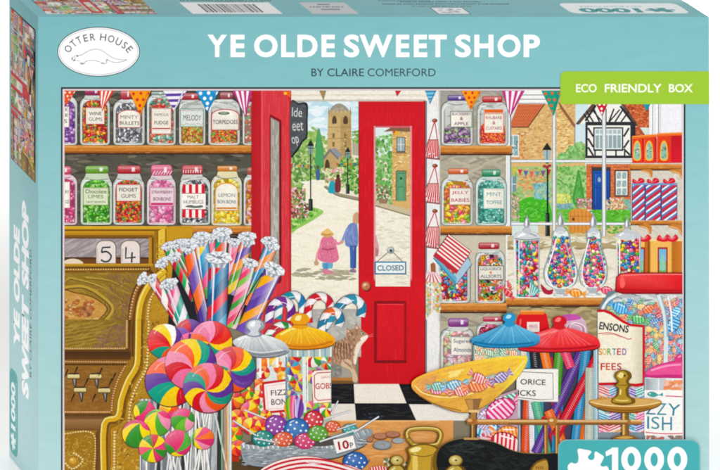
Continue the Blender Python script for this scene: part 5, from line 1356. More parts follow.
for k in range(16): L([(400 + (k - 8) * 7, 90), (430 + (k - 8) * 19, 180)], 3, mix('8E969C', 'F6F8F8', RND.random()), sm=False)
L([(330, 176), (430, 198), (580, 176)], 12, '8A9298'); L([(300, 112), (350, 92), (390, 88)], 8, 'FFFFFF'); L([(340, 165), (430, 184), (560, 168)], 4, 'F2F4F4')
S([(350, 86), (368, 66), (345, 40), (350, 10), (385, -8), (430, -6), (455, 16), (452, 44), (428, 62), (440, 84), (400, 96)], '8F979E'); S([(358, 80), (374, 62), (354, 36), (362, 10), (392, -2), (426, 2), (444, 22), (438, 44), (416, 60), (424, 80), (396, 88)], 'D6DADD'); S([(368, 30), (378, 10), (400, 6), (392, 34)], 'FFFFFF'); L([(430, 14), (438, 34), (420, 52)], 6, '7E868E')

# ---- small swirl balls behind the basket
pic('swirl_ball_heap', 'heap of red orange and yellow swirl balls behind the glass')
fr(185, 388, A)
R(225, -80, 310, 420, 'B83A20')
cc = [['D6283A', 'F6D83A', 'F2803A'], ['F2602A', 'F6D83A', 'D6283A'], ['4FA83A', 'F6E24A', 'E84A3A'], ['D6283A', 'F29A3A', 'F6E24A'], ['E8508A', 'F6D83A', 'F2803A']]
for (x, y, r, k) in ((315, 20, 40, 2), (330, 60, 42, 1), (385, 70, 42, 3), (290, 70, 48, 0), (355, 25, 36, 2), (365, 125, 50, 4), (295, 165, 46, 0), (330, 200, 40, 2), (410, 190, 34, 0), (375, 215, 48, 3), (285, 265, 42, 2), (300, 340, 46, 1), (268, 220, 34, 4), (435, 212, 36, 1), (460, 150, 30, 0)):
    swirl(x, y, r, cc[k] * 2, .7, RND.uniform(0, 6), (RND.uniform(-.35, .35), RND.uniform(-.35, .35)))

# ---- glass of lollipops
pic('lollipop_glass', 'tall glass holding the round lollipops by their white sticks')
P([(-262, 60), (262, 60), (262, 520), (-262, 520)], 'B9BDBE')
with clip([(-258, 60), (256, 60), (256, 520), (-258, 520)]):
    dabs([(-258, 60), (256, 60), (256, 500), (-258, 500)], 240, 10, 80, ['D9DCDC', '9CA2A4', 'ECEEEE', '74797C', '565A5E', 'C4C8C8'], 0, .15)
    for k in range(13):
        x = -245 + k * 38 + RND.uniform(-12, 12); P([(x, 60), (x + 16, 60), (x + 22 + RND.uniform(-20, 20), 500), (x - 6, 500)], RND.choice(['3A3E42', '5E6468', '7E8488', '4A4E50']))
    for k in range(26):
        x = RND.uniform(-250, 240); t = RND.uniform(-110, 110)
        L([(x, 60), (x + t, 500)], 13, '777B7E', sm=False); L([(x - 1, 60), (x + t - 1, 500)], 9.5, RND.choice(['FBFAF6', 'E4E2DE', 'F6F4EE', 'CFCFCC']), sm=False); L([(x - 3, 60), (x + t - 3, 500)], 2.5, 'FFFFFF', sm=False)
    for c, x in (('F2C84A', 238), ('F6A86A', 226), ('8FC87A', 206), ('F6D8D0', 246)): L([(x, 60), (x + 2, 480)], 5, c, sm=False)
L([(258, 50), (258, 480)], 9, 'E6F0EA', sm=False); L([(264, 50), (264, 480)], 2.5, 'A8B4A8', sm=False); L([(-258, 150), (-258, 480)], 6, 'E6ECEC', sm=False)
BL = ['E8408A', 'FFE22A', '3FA83A']
fr(60, 388, A)
SM = [(620, 120, 55, ['E8508A', 'F2A83A', 'F6E04A', 'F2602A'], 'pink and orange ball lollipop at the back'), (480, 130, 62, ['E0407A', 'F6E02E', '3F9A3A', 'E84A80', 'E0407A'], 'ball lollipop with a pink rim, topmost of the small ones'), (700, 180, 68, ['4FA83A', 'E8508A', 'E84A80', '3F9A3A', 'F6A8C0', '7FC84A'], 'green and pink ball lollipop'),
      (556, 195, 76, ['3FA83A', '9CD04A', 'E8407A', 'F29AB8', '5FB84A', 'FFE22A', 'F6D82E'], 'green ball lollipop with pink and yellow stripes'), (434, 258, 80, ['E0407A', 'E84A80', 'FFE22A', '3F9A3A', '3F9A3A', 'F6D82E', 'D83A70'], 'leftmost ball lollipop'),
      (530, 342, 80, ['3F9A3A', 'E0407A', 'FFE22A', '5FB84A', 'E8607A', 'F6D82E', '3F9A3A', 'D8283A', 'FFE22A', 'E84A80'], 'pinwheel ball lollipop'), (672, 312, 76, ['E0407A', 'FFE22A', '3F9A3A', 'E0407A', 'E84A80', '5FB84A'], 'yellow and green ball lollipop beside the pinwheel one')]
for i, (x, y, r, c, lab) in enumerate(SM):
    pic('ball_lollipop', lab)
    pole = (0, 0) if i == 5 else [(.1, .2), (-.6, .5), (.5, -.3), (0, -1.1), (.35, -1.0), (0, 0), (-.2, .9)][i]
    if i != 5: swirl(x, y, r, c, .75, .3 + i, (pole[0] * .75, pole[1] * .75))
    else: swirl(x, y, r, c, .3, .1, pole)
fr(185, 388, A)
pic('ball_lollipop', 'ball lollipop with pink green and yellow bands at the right'); swirl(100, 285, 64, ['E0407A', 'F29AB8', 'FFE22A', '3F9A3A', '5FB84A', 'FFE22A', 'E84A80', 'F2803A'], .2, 0, (-.78, .05))

# ---- big swirl lollipops
C8 = [PINK, RED, YEL, PUR, TEA, ORG, 'F6A0BE', RED, YEL, PUR, TEA, ORG]
def big(lab, X0, Y0, x, y, r, cols, tw, rot, pole=(0, 0)):
    pic('swirl_lollipop', lab); fr(X0, Y0, A); swirl(x, y, r, cols, tw, rot, pole)
big('purple and pink swirl lollipop behind the others', 60, 320, 740, 70, 78, [PUR, PINK, '8A5AB8', RED, PUR, 'F29AB8'], 1.0, .4)
big('upper left swirl lollipop with a teal edge', 60, 320, 600, 120, 100, [YEL, WHT, PUR, PINK, '9A5AB0', ORG, TEA, 'E83A3A', RED], .9, 3.9, (.35, .35))
big('top swirl lollipop', 185, 320, 148, 122, 120, [ORG, PINK, 'F49AB8', RED, 'E8402E', YEL, TEA, PUR, ORG, YEL], 1.2, 2.9, (-.1, .05))
big('right swirl lollipop', 185, 320, 272, 279, 130, ['F49AB8', PINK, RED, ORG, YEL, TEA, PUR, '7A4AA8', ORG, 'E85A3A', YEL, TEA], 1.5, 3.1, (-.12, .06))
big('left swirl lollipop', 60, 320, 630, 347, 144, [ORG, PINK, 'F49AB8', RED, YEL, RED, YEL, TEA, PUR], .9, 3.4, (.5, .1))
big('middle left swirl lollipop', 60, 320, 745, 250, 146, [YEL, TEA, PUR, '3FA8C0', ORG, 'F2582E', PINK, RED, 'F49AB8', ORG], 1.4, 4.3, (.1, .2))
big('front swirl lollipop facing forward', 185, 320, 129, 385, 142, [PUR, TEA, ORG, 'F49AB8', RED, YEL, PUR, TEA, ORG, PINK, RED, YEL], 1.55, -.35, (-.08, .12))

# ---- basket with dotted lollipops
pic('basket', 'oval grey wicker basket with a rope rim')
fr(185, 388, A)
bk = cr([(318, 335), (330, 310), (420, 300), (560, 295), (716, 300), (860, 262), (980, 238), (1062, 232), (1068, 262), (1030, 320), (960, 356), (880, 390), (800, 402), (716, 400), (600, 440), (480, 448), (380, 440), (330, 410)], 4, True)
P([(p[0], p[1] + 8) for p in bk], '4A4038'); P(bk, '9AA4A8')
for k in range(420):
    x = RND.uniform(322, 1040)
    top = 330 - max(0, x - 560) * .1; bot = 442 - max(0, x - 480) * .22
    y = RND.uniform(top, bot)
    L([(x, y), (x + 26, y + RND.uniform(-4, 1))], 4, RND.choice(['C4CCD0', '7F8A90', 'A9B3B8', 'DCE2E4', '626C72', '8E989E']), w2=2, sm=False)
for k in range(40):
    x = 322 + k * 14; y = 330 + 8 * sin(k * .2)
    P([(x, y - 14), (x + 16, y - 22), (x + 26, y + 2), (x + 8, y + 12)], ['E4E8EA', 'AEB6BA'][k % 2], .05); L([(x, y - 12), (x + 10, y + 10)], 2, '5E686E', sm=False)
for k in range(18): x = 850 + k * 11; y = 300 - k * 4; L([(x, y), (x + 14, y + 26)], 6, ['E8ECEE', 'A0AAB0', 'C9D2D6'][k % 3], w2=3, sm=False)
P(cr([(340, 312), (450, 290), (600, 280), (800, 270), (900, 300), (800, 330), (560, 326), (400, 324)], 4, True), '5A5450')
def dotted(lab, x, y, r, col, rx=None):
    pic('dotted_lollipop', lab); rx = rx or r
    P(ell(x, y, rx * 1.05, r * 1.05, 0, 18), mix(col, '100818', .7)); E(x, y, rx, r, mix(col, 'FFFFFF', .12), mix(col, '200818', .2), n=18)
    for (u, v) in ((-.5, -.4), (0, -.62), (.5, -.35), (-.7, .1), (-.15, -.05), (.35, .15), (.78, .15), (-.4, .5), (.1, .6), (.6, .62)): P(ell(x + u * rx, y + v * r, r * .11, r * .1, 0, 8), 'F8F6FA')
    L([(x - rx * .55, y - r * .6), (x - rx * .2, y - r * .8)], r * .07, 'FFFFFF', sm=False)
fr(310, 388, A); dotted('red dotted lollipop', 18, 182, 55, 'D8283A')
fr(185, 388, A)
pic('striped_egg_lollipop', 'egg shaped lollipop with upright stripes')
with clip(ell(622, 112, 57, 74, 0, 20)):
    P(ell(622, 112, 57, 74, 0, 20), '7A3A9A')
    for k, c in enumerate(['F29A3A', '6AAE3A', '9CCB4A', 'E8608A', 'F2A0B8', '8A4AA8', 'C8B8E0', '6A3A9A', '7A4AA8']): P(ell(575 + k * 12, 112, 14 - abs(k - 4) * .6, 80, (k - 4) * .05, 14), c)
L([(632, 60), (630, 160)], 5, 'EDE8F6', sm=False)
dotted('purple dotted lollipop', 518, 210, 57, '9A3FA8', 62); dotted('blue dotted lollipop in the basket', 636, 232, 62, '2A7ABE', 70)
dotted('orange dotted lollipop in the basket', 560, 290, 42, 'E8683A', 56); dotted('teal dotted lollipop in front', 444, 286, 46, '1F9A90', 60); dotted('pink dotted lollipop', 684, 300, 45, 'D8407A', 60)
fr(310, 388, A); dotted('small orange dotted lollipop', 128, 218, 32, 'E8683A', 42); dotted('green dotted lollipop', 42, 256, 44, '6AB03A', 56); dotted('small teal dotted lollipop', 226, 232, 30, '3FA8A8', 42)
pic('lollipop_stick', 'white and grey sticks poking out of the basket')
fr(185, 388, A)
def stk(a, b2, w=7): L([a, b2], w + 3, '6E747A', sm=False); L([a, b2], w, 'DFE3E6', sm=False); L([(a[0], a[1] - 1.5), (b2[0], b2[1] - 1.5)], 2, 'FFFFFF', sm=False)
stk((336, 122), (462, 172)); pic('lollipop_stick', 'white stick pointing up left from the teal lollipop'); stk((272, 182), (404, 268)); pic('lollipop_stick', 'short white stick lying across the teal lollipop'); stk((392, 284), (512, 306), 6)
for k in range(8): a = k * .8; P([(514, 304), (514 + 24 * cos(a), 304 + 20 * sin(a)), (514 + 22 * cos(a + .4), 304 + 18 * sin(a + .4))], ['F2D8C8', 'C8A890', 'FFFFFF', 'B08A78'][k % 4])
fr(310, 388, A)
for a_, b_, w__ in (((52, 304), (290, 228), 8), ((250, 250), (392, 160), 8), ((80, 176), (235, 128), 7), ((118, 148), (160, 72), 6), ((150, 236), (262, 200), 5)): pic('lollipop_stick', 'grey and white stick at the right end of the basket'); stk(a_, b_, w__)
pic('price_tag', 'white price tag reading 10p on the basket')
P([(126, 290), (246, 262), (268, 344), (150, 380)], '7A8288'); P([(130, 294), (244, 268), (262, 340), (150, 372)], 'F8F5EF')
T('10', 158, 298, 220, 348, 'A82A32', .03, -.18); T('p', 226, 308, 244, 336, '4A4A52', .02, -.15)
pic('dotted_lollipop', 'blue dotted lollipop lying on the counter')
dotted('blue dotted lollipop lying on the counter', 256, 416, 52, '1F6FBA', 68); ITEMS.pop(-2)
L([(318, 440), (340, 408)], 5, '2A5A8A', sm=False)
for (x, y, rx, ry, c) in ((340, 290, 20, 16, 'A8683A'), (402, 272, 42, 17, 'B0713E'), (472, 262, 44, 17, 'A8683A'), (502, 298, 36, 16, '9CA4A8'), (412, 322, 54, 26, '8E969A')):
    pic('coin', 'copper coin on the counter' if c[0] in 'AB' else 'silver coin on the counter'); P(ell(x, y + 5, rx, ry, 0, 18), mix(c, '201008', .55)); E(x, y, rx, ry, mix(c, 'FFFFFF', .3), mix(c, '302010', .12), n=18); P(ell(x, y, rx * .78, ry * .7, 0, 16), mix(c, 'FFFFFF', .12)); L([(x - rx * .3, y), (x, y - ry * .3), (x + rx * .25, y + ry * .2)], 2.4, mix(c, '201008', .4))
pic('striped_paper', 'red and white striped paper at the bottom')
fr(185, 388, A)
sp = cr([(420, 490), (470, 440), (560, 405), (660, 388), (760, 395), (880, 428), (980, 455), (1030, 500), (1000, 640), (420, 640)], 3, True)
P([(p[0], p[1] - 4) for p in sp], '8E2030'); P(sp, 'F8EFEA')
for k in range(13):
    y = 405 + k * 19
    for (a, b2) in (((430 + 0 * k, y + 90), (760, y - 10)), ((700, y - 10), (1010, y + 66))):
        pass
with clip([(430, 420), (640, 385), (780, 392), (1010, 470), (1010, 600), (430, 600)]):
    for k in range(12): L([(400, 500 + k * 30), (520, 435 + k * 26), (680, 402 + k * 24), (840, 418 + k * 26), (1040, 480 + k * 28)], 12, 'CE2E40')
for k in range(9): L([(730, 430), (730 + 44 * cos(k * .7), 426 + 20 * sin(k * .7))], 3, 'FBE8EA', sm=False)
pic('wrapped_sweet', 'red and white wrapped sweet at the bottom')
fr(310, 388, A)
with clip([(325, 480), (345, 452), (400, 440), (450, 460), (470, 500), (330, 520)]):
    P([(325, 430), (480, 430), (480, 520), (325, 520)], 'D8303A')
    for k in range(9): L([(330 + k * 16, 440), (350 + k * 16, 520)], 6, 'FBEDE8', sm=False)
for (x, y) in ((440, 420), (560, 440)):
    for k in range(7): P([(x, y), (x + 26 * cos(k), y + 24 * sin(k)), (x + 22 * cos(k + .5), y + 26 * sin(k + .5))], ['4F9A6A', 'BFE0C8', '2F7A5A', 'E0F0E4'][k % 4])

# ---- counter scale
pic('toffee_heap', 'striped wrapped sweets behind the scale beam')
fr(435, 388, A)
P([(236, 80), (470, 0), (470, 370), (236, 300)], 'C8A8B8')
with clip([(236, 90), (330, 60), (468, 0), (468, 370), (236, 300)]):
    for (x, y, r, a, c, d) in ((400, 60, 60, -.6, '3FA88A', 'E0F4EC'), (300, 150, 50, -.4, 'B8A0C8', 'F6F0F8'), (370, 120, 75, -.5, 'E0408A', 'FBD8E8'), (300, 240, 70, .5, '3F9CC8', 'CFEAF4'), (420, 260, 60, .1, 'F2862E', 'FBC890'), (400, 310, 72, .35, 'D8283A', 'FBE4E4'), (262, 190, 40, 1, 'E8E0F0', 'A898B8')):
        wrapped(x, y, r, a, c, d, 8)
L([(240, 190), (470, 190)], 8, 'F2C84A', sm=False)
pic('scale_base', 'black domed base of the counter scale')
sb = cr([(-10, 400), (20, 340), (80, 300), (160, 284), (260, 290), (350, 312), (430, 350), (510, 368), (640, 370), (900, 362), (900, 640), (-60, 640), (-40, 460)], 5, True)
P([(p[0], p[1] - 4) for p in sb], '8A7A50'); P(sb, '14171A')
dabs([(40, 340), (160, 298), (300, 306), (430, 370), (640, 384), (640, 470), (20, 470)], 120, 44, 10, ['1E2326', '262D2E', '171B1E', '2E3634'], .1, .5)
dabs([(70, 330), (180, 300), (280, 320), (240, 360), (100, 370)], 40, 36, 6, ['3A4644', '2E3836'], -.1, .3)
pic('scale_beam', 'brass beam and posts of the counter scale')
for (x0, x1, y0, y1) in ((203, 222, 130, 284), (620, 642, 195, 368), (684, 708, 195, 368)): R(x0, y0, x1, y1, 'C08A4A', ch='8A5A2C'); R(x0 + 3, y0, x0 + 7, y1, 'E8BC80')
P([(176, 168), (236, 172), (740, 174), (740, 208), (236, 202), (180, 202)], 'B07A40'); R(236, 176, 1180, 186, 'E8C48C'); R(236, 186, 1180, 198, 'C08C50'); R(236, 198, 1180, 205, '8A5E30')
P(ell(198, 184, 24, 20, 0, 14), 'A87038'); P(ell(194, 179, 14, 10, 0, 10), 'E0B478'); P(ell(672, 184, 20, 18, 0, 12), 'B88448'); P(ell(668, 180, 9, 7, 0, 10), 'F0D0A0')
R(160, 278, 245, 290, 'C8A06A')
pic('scale_pan', 'golden boat shaped scale pan holding a few sweets')
fr(360, 352, B)
pan = [(200, 125), (212, 104), (260, 80), (350, 52), (450, 30), (560, 14), (640, 10), (662, 16), (655, 48), (620, 100), (560, 158), (500, 205), (440, 232), (380, 232), (300, 205), (240, 172), (208, 146)]
pp = cr(pan, 4, True)
P([(p[0], p[1] + 3) for p in pp], '7A5416')
put([(pp, [mix('F2B84A', 'F6DC5A', max(0, min(1, (p[0] - 250) / 350))) if p[1] < 120 else mix('E09A48', 'D8A82E', max(0, min(1, (p[0] - 250) / 350))) for p in pp])])
inner = cr([(212, 122), (240, 98), (330, 70), (450, 44), (560, 26), (644, 20), (632, 52), (580, 92), (500, 130), (420, 155), (330, 166), (255, 155), (220, 138)], 4, True)
P([(p[0], p[1] + 3) for p in inner], 'A86E24'); put([(inner, [mix('E8A658', 'F6D032', max(0, min(1, (p[0] - 260) / 330))) for p in inner])])
with clip([(215, 122), (330, 70), (644, 20), (580, 92), (420, 155), (255, 152)]):
    dabs(inner, 130, 50, 6, ['F2C24A', 'E8B040', 'F8DC5A', 'E8A858', 'F6CC3A'], -.28, .12)
    dabs([(345, 74), (415, 62), (385, 92), (350, 98)], 14, 30, 8, ['FBE8A0', 'F8E27A'], -.4, .3)
    dabs([(235, 110), (300, 90), (290, 150), (240, 145)], 30, 26, 8, ['D89258', 'E0A468'], -.3, .3)
dabs([(250, 170), (400, 190), (560, 140), (620, 80), (500, 198), (420, 226), (320, 205)], 110, 44, 6, ['E8A850', 'D89A3A', 'F0BC60', 'C88A34', 'F0C848'], -.35, .3)
L([(212, 128), (250, 160), (330, 176), (420, 166), (520, 130), (600, 84), (650, 30)], 5, 'FBE9A0'); L([(230, 168), (300, 204), (400, 230)], 4, '9A6420')
for q_ in range(16): wrapped(285 + q_ * 17, 146 - q_ * 3.2 + RND.uniform(-9, 9), RND.uniform(11, 15), RND.uniform(-.6, .6), RND.choice(['2F9A9A', 'D8304A', '3F9CC8', 'E0582E', '6A4AA8', '4FA86A']), 'F6E4E0', 5)
wrapped(300, 146, 22, .1, 'D8407A', 'F8D0E0', 6); wrapped(305, 132, 22, -.1, '2F9A9A', 'BFE6E0', 6); wrapped(370, 128, 26, -.2, '3F9CC8', 'CFEAF4', 6); wrapped(400, 150, 26, -.15, 'D8404A', 'F8D8D4', 7); wrapped(465, 128, 32, -.15, 'E0582E', 'F8B888', 7); wrapped(470, 100, 24, .6, 'D8304A', 'FBD8DC', 6); wrapped(556, 96, 24, -.5, '6A4AA8', 'D8D0F0', 6)
P([(412, 182), (480, 180), (466, 226), (430, 228)], '8A5A2E'); P([(416, 184), (444, 183), (446, 226), (432, 226)], 'C08C50'); R(428, 226, 470, 236, 'E8C890'); R(436, 236, 458, 262, 'A87038')
pic('weight_dish', 'round brass dish with a figure shaped brass weight')
fr(540, 352, B)
R(322, 228, 350, 330, 'B08440', ch='7A5424'); R(326, 228, 332, 330, 'ECCB88'); S([(285, 342), (300, 330), (336, 326), (372, 332), (384, 344), (336, 350)], '8A6228'); S([(296, 338), (336, 330), (366, 336), (336, 342)], 'D0A860')
ds = cr([(190, 190), (230, 182), (336, 178), (440, 182), (480, 192), (462, 212), (400, 230), (336, 236), (270, 230), (208, 210)], 4, True)
P([(p[0], p[1] + 4) for p in ds], '5E4018'); put([(ds, [mix('C99A4E', 'A8742E', max(0, min(1, (p[1] - 185) / 45))) for p in ds])])
S([(200, 192), (260, 184), (336, 181), (420, 184), (470, 192), (420, 204), (336, 208), (250, 204)], 'D8B070'); L([(196, 194), (250, 207), (336, 212), (420, 207), (474, 195)], 4, 'F6DFA8'); L([(230, 216), (336, 229), (430, 218)], 4, '8A5E24')
R(-130, 266, 352, 283, 'B98A52'); R(-130, 268, 346, 273, 'ECCB9A'); R(-130, 279, 350, 284, '7E5528'); P(ell(350, 275, 8, 10), 'A87A40'); P(ell(45, 272, 20, 16, 0, 12), 'B88448'); P(ell(41, 268, 9, 6, 0, 10), 'F0D0A0')
def figure_weight(x, y, s):
    S([(x - 44 * s, y), (x - 46 * s, y - 18 * s), (x - 26 * s, y - 30 * s), (x - 22 * s, y - 60 * s), (x - 34 * s, y - 70 * s), (x - 22 * s, y - 86 * s), (x - 34 * s, y - 104 * s), (x - 28 * s, y - 124 * s), (x, y - 134 * s), (x + 28 * s, y - 124 * s), (x + 34 * s, y - 104 * s), (x + 22 * s, y - 86 * s), (x + 34 * s, y - 70 * s), (x + 22 * s, y - 60 * s), (x + 26 * s, y - 30 * s), (x + 46 * s, y - 18 * s), (x + 44 * s, y), (x, y + 8 * s)], '7A5C1E')
    S([(x - 38 * s, y - 4 * s), (x - 38 * s, y - 18 * s), (x - 20 * s, y - 32 * s), (x - 17 * s, y - 60 * s), (x - 27 * s, y - 70 * s), (x - 16 * s, y - 86 * s), (x - 28 * s, y - 106 * s), (x - 20 * s, y - 124 * s), (x + 4 * s, y - 128 * s), (x + 18 * s, y - 108 * s), (x + 10 * s, y - 88 * s), (x + 18 * s, y - 70 * s), (x + 10 * s, y - 58 * s), (x + 12 * s, y - 30 * s), (x + 30 * s, y - 16 * s), (x + 26 * s, y - 2 * s)], 'B8983E')
    S([(x - 22 * s, y - 108 * s), (x - 12 * s, y - 122 * s), (x + 2 * s, y - 118 * s), (x - 6 * s, y - 100 * s)], 'EFDFA0'); L([(x - 10 * s, y - 56 * s), (x - 12 * s, y - 34 * s)], 6 * s, 'F2E2A0', sm=False); L([(x - 30 * s, y - 14 * s), (x - 6 * s, y - 10 * s), (x + 20 * s, y - 12 * s)], 5 * s, 'EAD68A'); P(ell(x + 6 * s, y - 110 * s, 5 * s, 5 * s), '5A4414'); L([(x - 22 * s, y - 72 * s), (x + 18 * s, y - 72 * s)], 3 * s, '6E521C', sm=False)
figure_weight(327, 200, 1.0)
pic('brass_weight', 'large bell shaped brass weight with a ring handle')
fr(360, 352, B)
rg = cr([(186, 340), (184, 318), (200, 304), (250, 300), (300, 304), (318, 322), (312, 350), (292, 366), (210, 366)], 4)
L(rg + [rg[0]], 19, '6E5420', sm=False); L(rg + [rg[0]], 13, 'B89A44', sm=False); L([(p[0] - 1, p[1] - 3) for p in rg], 4, 'EEDF9A', sm=False)
S([(178, 470), (190, 420), (186, 395), (182, 378), (215, 364), (250, 360), (290, 366), (312, 380), (304, 400), (300, 440), (306, 520), (180, 520)], '7E6024'); S([(186, 470), (198, 420), (192, 396), (190, 382), (218, 370), (250, 366), (284, 372), (300, 384), (290, 400), (284, 440), (288, 520), (188, 520)], 'C8A648'); S([(196, 384), (220, 374), (240, 378), (226, 392), (202, 394)], 'F8EFB0'); S([(206, 410), (222, 404), (226, 470), (208, 480)], 'E8D07A'); L([(196, 402), (250, 412), (298, 400)], 4, '8A6C28'); L([(284, 410), (280, 470)], 8, '9A7A30', sm=False)
def knobw(x, y, s, c='C4AC58'):
    S([(x - 36 * s, y + 60 * s), (x - 40 * s, y + 36 * s), (x - 16 * s, y + 18 * s), (x + 16 * s, y + 18 * s), (x + 40 * s, y + 36 * s), (x + 36 * s, y + 60 * s)], '6A5220'); S([(x - 31 * s, y + 60 * s), (x - 34 * s, y + 38 * s), (x - 14 * s, y + 22 * s), (x + 10 * s, y + 22 * s), (x + 26 * s, y + 38 * s), (x + 24 * s, y + 60 * s)], c)
    P(ell(x, y, 29 * s, 23 * s, 0, 16), '6A5220'); E(x - 1, y - 1, 26 * s, 20 * s, 'F2E6A8', mix(c, '604010', .2), n=16); P(ell(x + 1, y - 1, 5 * s, 4 * s, 0, 8), '4A3A12'); L([(x - 24 * s, y + 40 * s), (x - 8 * s, y + 30 * s)], 5 * s, 'F6ECB8', sm=False)
pic('brass_weight', 'small knobbed brass weight left of the ring handled one'); knobw(144, 428, .95); pic('brass_weight', 'small knobbed brass weight in front of the black base'); knobw(377, 428, 1.0); pic('brass_weight', 'flat brass weight beside the teal badge')
S([(676, 470), (684, 446), (706, 428), (740, 424), (740, 480)], '7A5A24'); S([(684, 470), (692, 448), (710, 434), (740, 430), (740, 480)], 'C09A50'); [L([(696 + k * 8, 450), (700 + k * 9, 462)], 3, '6E5020', sm=False) for k in range(4)]

# ---- bunting over everything
def flag(lab, X0, Y0, *a): pic('bunting_flag', lab); fr(X0, Y0, A); pennant(*a)
flag('orange flag with white dots at the left edge', 60, 86, (14, 28), (90, 28), (34, 112), 'E8602E', 'dots', 'F8F2EC')
flag('orange and white striped flag', 60, 86, (222, 28), (308, 28), (240, 142), 'E8442E', 'v', 'FBF4EC')
flag('orange flag with red dots, first from the left', 60, 86, (396, 28), (518, 28), (460, 168), 'F6A42A', 'dots', 'D8402E')
flag('purple and white banded flag', 60, 86, (592, 28), (724, 28), (652, 142), 'F6F2F8', 'h', '6A4AA0')
flag('blue flag with white dots', 185, 86, (62, 28), (194, 28), (128, 148), '2F9CCF', 'dots', 'F6FAFC')
flag('magenta and white striped flag beside the left door', 185, 86, (272, 28), (382, 28), (346, 172), 'C8408A', 'v', 'FBF2F6')
flag('green and orange flag over the doorway', 310, 86, (54, 28), (90, 28), (76, 78), '6A9A6A', 'v', 'D88A4A')
flag('red flag over the red door', 310, 86, (488, 28), (520, 28), (497, 56), 'CE2E3A', 'h', 'CE2E3A')
flag('small blue flag over the door post', 310, 86, (660, 28), (722, 28), (686, 100), '3F9AC0', 'h', '8FC8DC')
flag('orange flag with red dots above the purple lid', 435, 86, (152, 28), (264, 28), (204, 136), 'F6A42A', 'dots', 'D8402E')
flag('magenta and white striped flag above the window', 435, 86, (384, 28), (512, 28), (430, 172), 'C8408A', 'v', 'FBF2F6')
flag('teal flag with orange dots', 435, 86, (610, 28), (722, 28), (680, 168), '1FA088', 'dots', 'E8682E')
flag('red flag with white dots on the timbered gable', 560, 86, (190, 70), (285, 70), (241, 170), 'CE2036', 'dots', 'FBF4F4')
flag('small teal flag by the white pillar', 560, 86, (470, 90), (524, 90), (496, 142), '2F9CB0', 'h', '2F9CB0')
CLIPS.pop()
fr()

# ================================================================ other front print
item('brand_oval', 'white oval badge with an otter drawing and arched lettering', 'box')
P(ell(98.6, 51.8, 41.3, 24.9, 0, 72), '2C3F48'); P(ell(98.6, 51.8, 40.5, 24.1, 0, 72), 'FDFDFC')
ov = ell(98.6, 51.8, 39.2, 22.8, 0, 72); L(ov + [ov[0]], .35, '5A6A74', sm=False)
item('badge_lettering', 'grey serif lettering OTTER HOUSE', 'brand_oval')
def arc_letter(s, w, px, py, rot):
    h = 7.2
    T(s, px - w / 2, py - h / 2, px + w / 2, py + h / 2, '4B5862', .008, rot)
    # small serifs
    for (q, yy) in ():
        if s in 'TRHEU' and not (s == 'U' and yy > 0):
            x = px + w * q * cos(rot) - h * yy * sin(rot); y = py + w * q * sin(rot) + h * yy * cos(rot)
            L([(x - .9 * cos(rot), y - .9 * sin(rot)), (x + .9 * cos(rot), y + .9 * sin(rot))], .45, '5B6872', sm=False)
for ch, px, py, dg in (('O', 68.2, 48.8, -56), ('T', 73.4, 43.6, -42), ('T', 79.0, 40.2, -28), ('E', 85.6, 38.2, -15), ('R', 92.6, 37.2, -7), ('H', 103.2, 37.3, 6), ('O', 111.2, 39.0, 17), ('U', 118.6, 42.0, 28), ('S', 124.6, 45.4, 38), ('E', 129.4, 49.4, 52)):
    arc_letter(ch, {'O': 6.4, 'E': 4.2, 'R': 5.0, 'S': 4.0, 'H': 6.0, 'U': 5.6}.get(ch, 5.0), px, py, radians(dg))
item('otter_drawing', 'thin line drawing of an otter', 'brand_oval')
fr(66, 44, 10.91)
for ln in ([(140, 126), (175, 118), (230, 84), (290, 62), (340, 58), (390, 74), (450, 112), (510, 152), (580, 170), (668, 172)],
           [(668, 172), (620, 190), (560, 202), (500, 196), (466, 180), (446, 164)], [(446, 164), (436, 186), (444, 204), (420, 216), (388, 214), (376, 204)],
           [(366, 196), (300, 180), (228, 184)], [(234, 186), (210, 196), (196, 216), (168, 222), (154, 210), (160, 194)], [(150, 182), (118, 186)],
           [(104, 178), (86, 186), (64, 170), (62, 156), (82, 142), (104, 128), (124, 122), (140, 130)], [(104, 142), (100, 158), (92, 170)]):
    L(ln, 6.5, '7A858E', w2=4.5)
for (x, y, rx, ry, c) in ((124, 134, 11, 8, '4A545C'), (92, 178, 14, 8, '7A848C'), (178, 212, 20, 9, '9AA2A8'), (398, 210, 20, 8, '9AA2A8'), (70, 160, 7, 7, '6A747C'), (448, 176, 9, 14, 'B0B6BA')): P(ell(x, y, rx, ry, 0, 12), c)
fr()
item('title_lettering', 'large white title YE OLDE SWEET SHOP', 'box')
for s, a, b2 in (('Y', 207.4, 227), ('E', 230.5, 244.8), ('O', 254, 277.7), ('L', 281.2, 294.7), ('D', 297.4, 317.6), ('E', 321.5, 335), ('S', 343.9, 359.4), ('W', 359.6, 392.6), ('E', 396, 409.4), ('E', 413.8, 427.2), ('T', 428.8, 446.8), ('S', 455, 471), ('H', 474.3, 493.5), ('O', 497.5, 520.6), ('P', 523.6, 540)):
    o_ = .25 if s in 'OS' else 0
    T(s, a, 34.8 - o_, b2, 57.2 + o_, 'FFFFFF', .036)
item('subtitle_lettering', 'dark line BY CLAIRE COMERFORD', 'box')
for s, a, b2 in (('BY', 311.4, 323.7), ('CLAIRE', 327.3, 363.9), ('COMERFORD', 367.6, 435.6)):
    T(s, a, 68.6, b2, 76.4, '33424C', .006)
item('green_banner', 'lime green tab reading ECO FRIENDLY BOX', 'box')
P(rrect(560.2, 71.3, 709.3, 104.2, (5.5, 0, 0, 2.5), 6), '9CC632')
item('banner_lettering', 'white words ECO FRIENDLY BOX', 'green_banner')
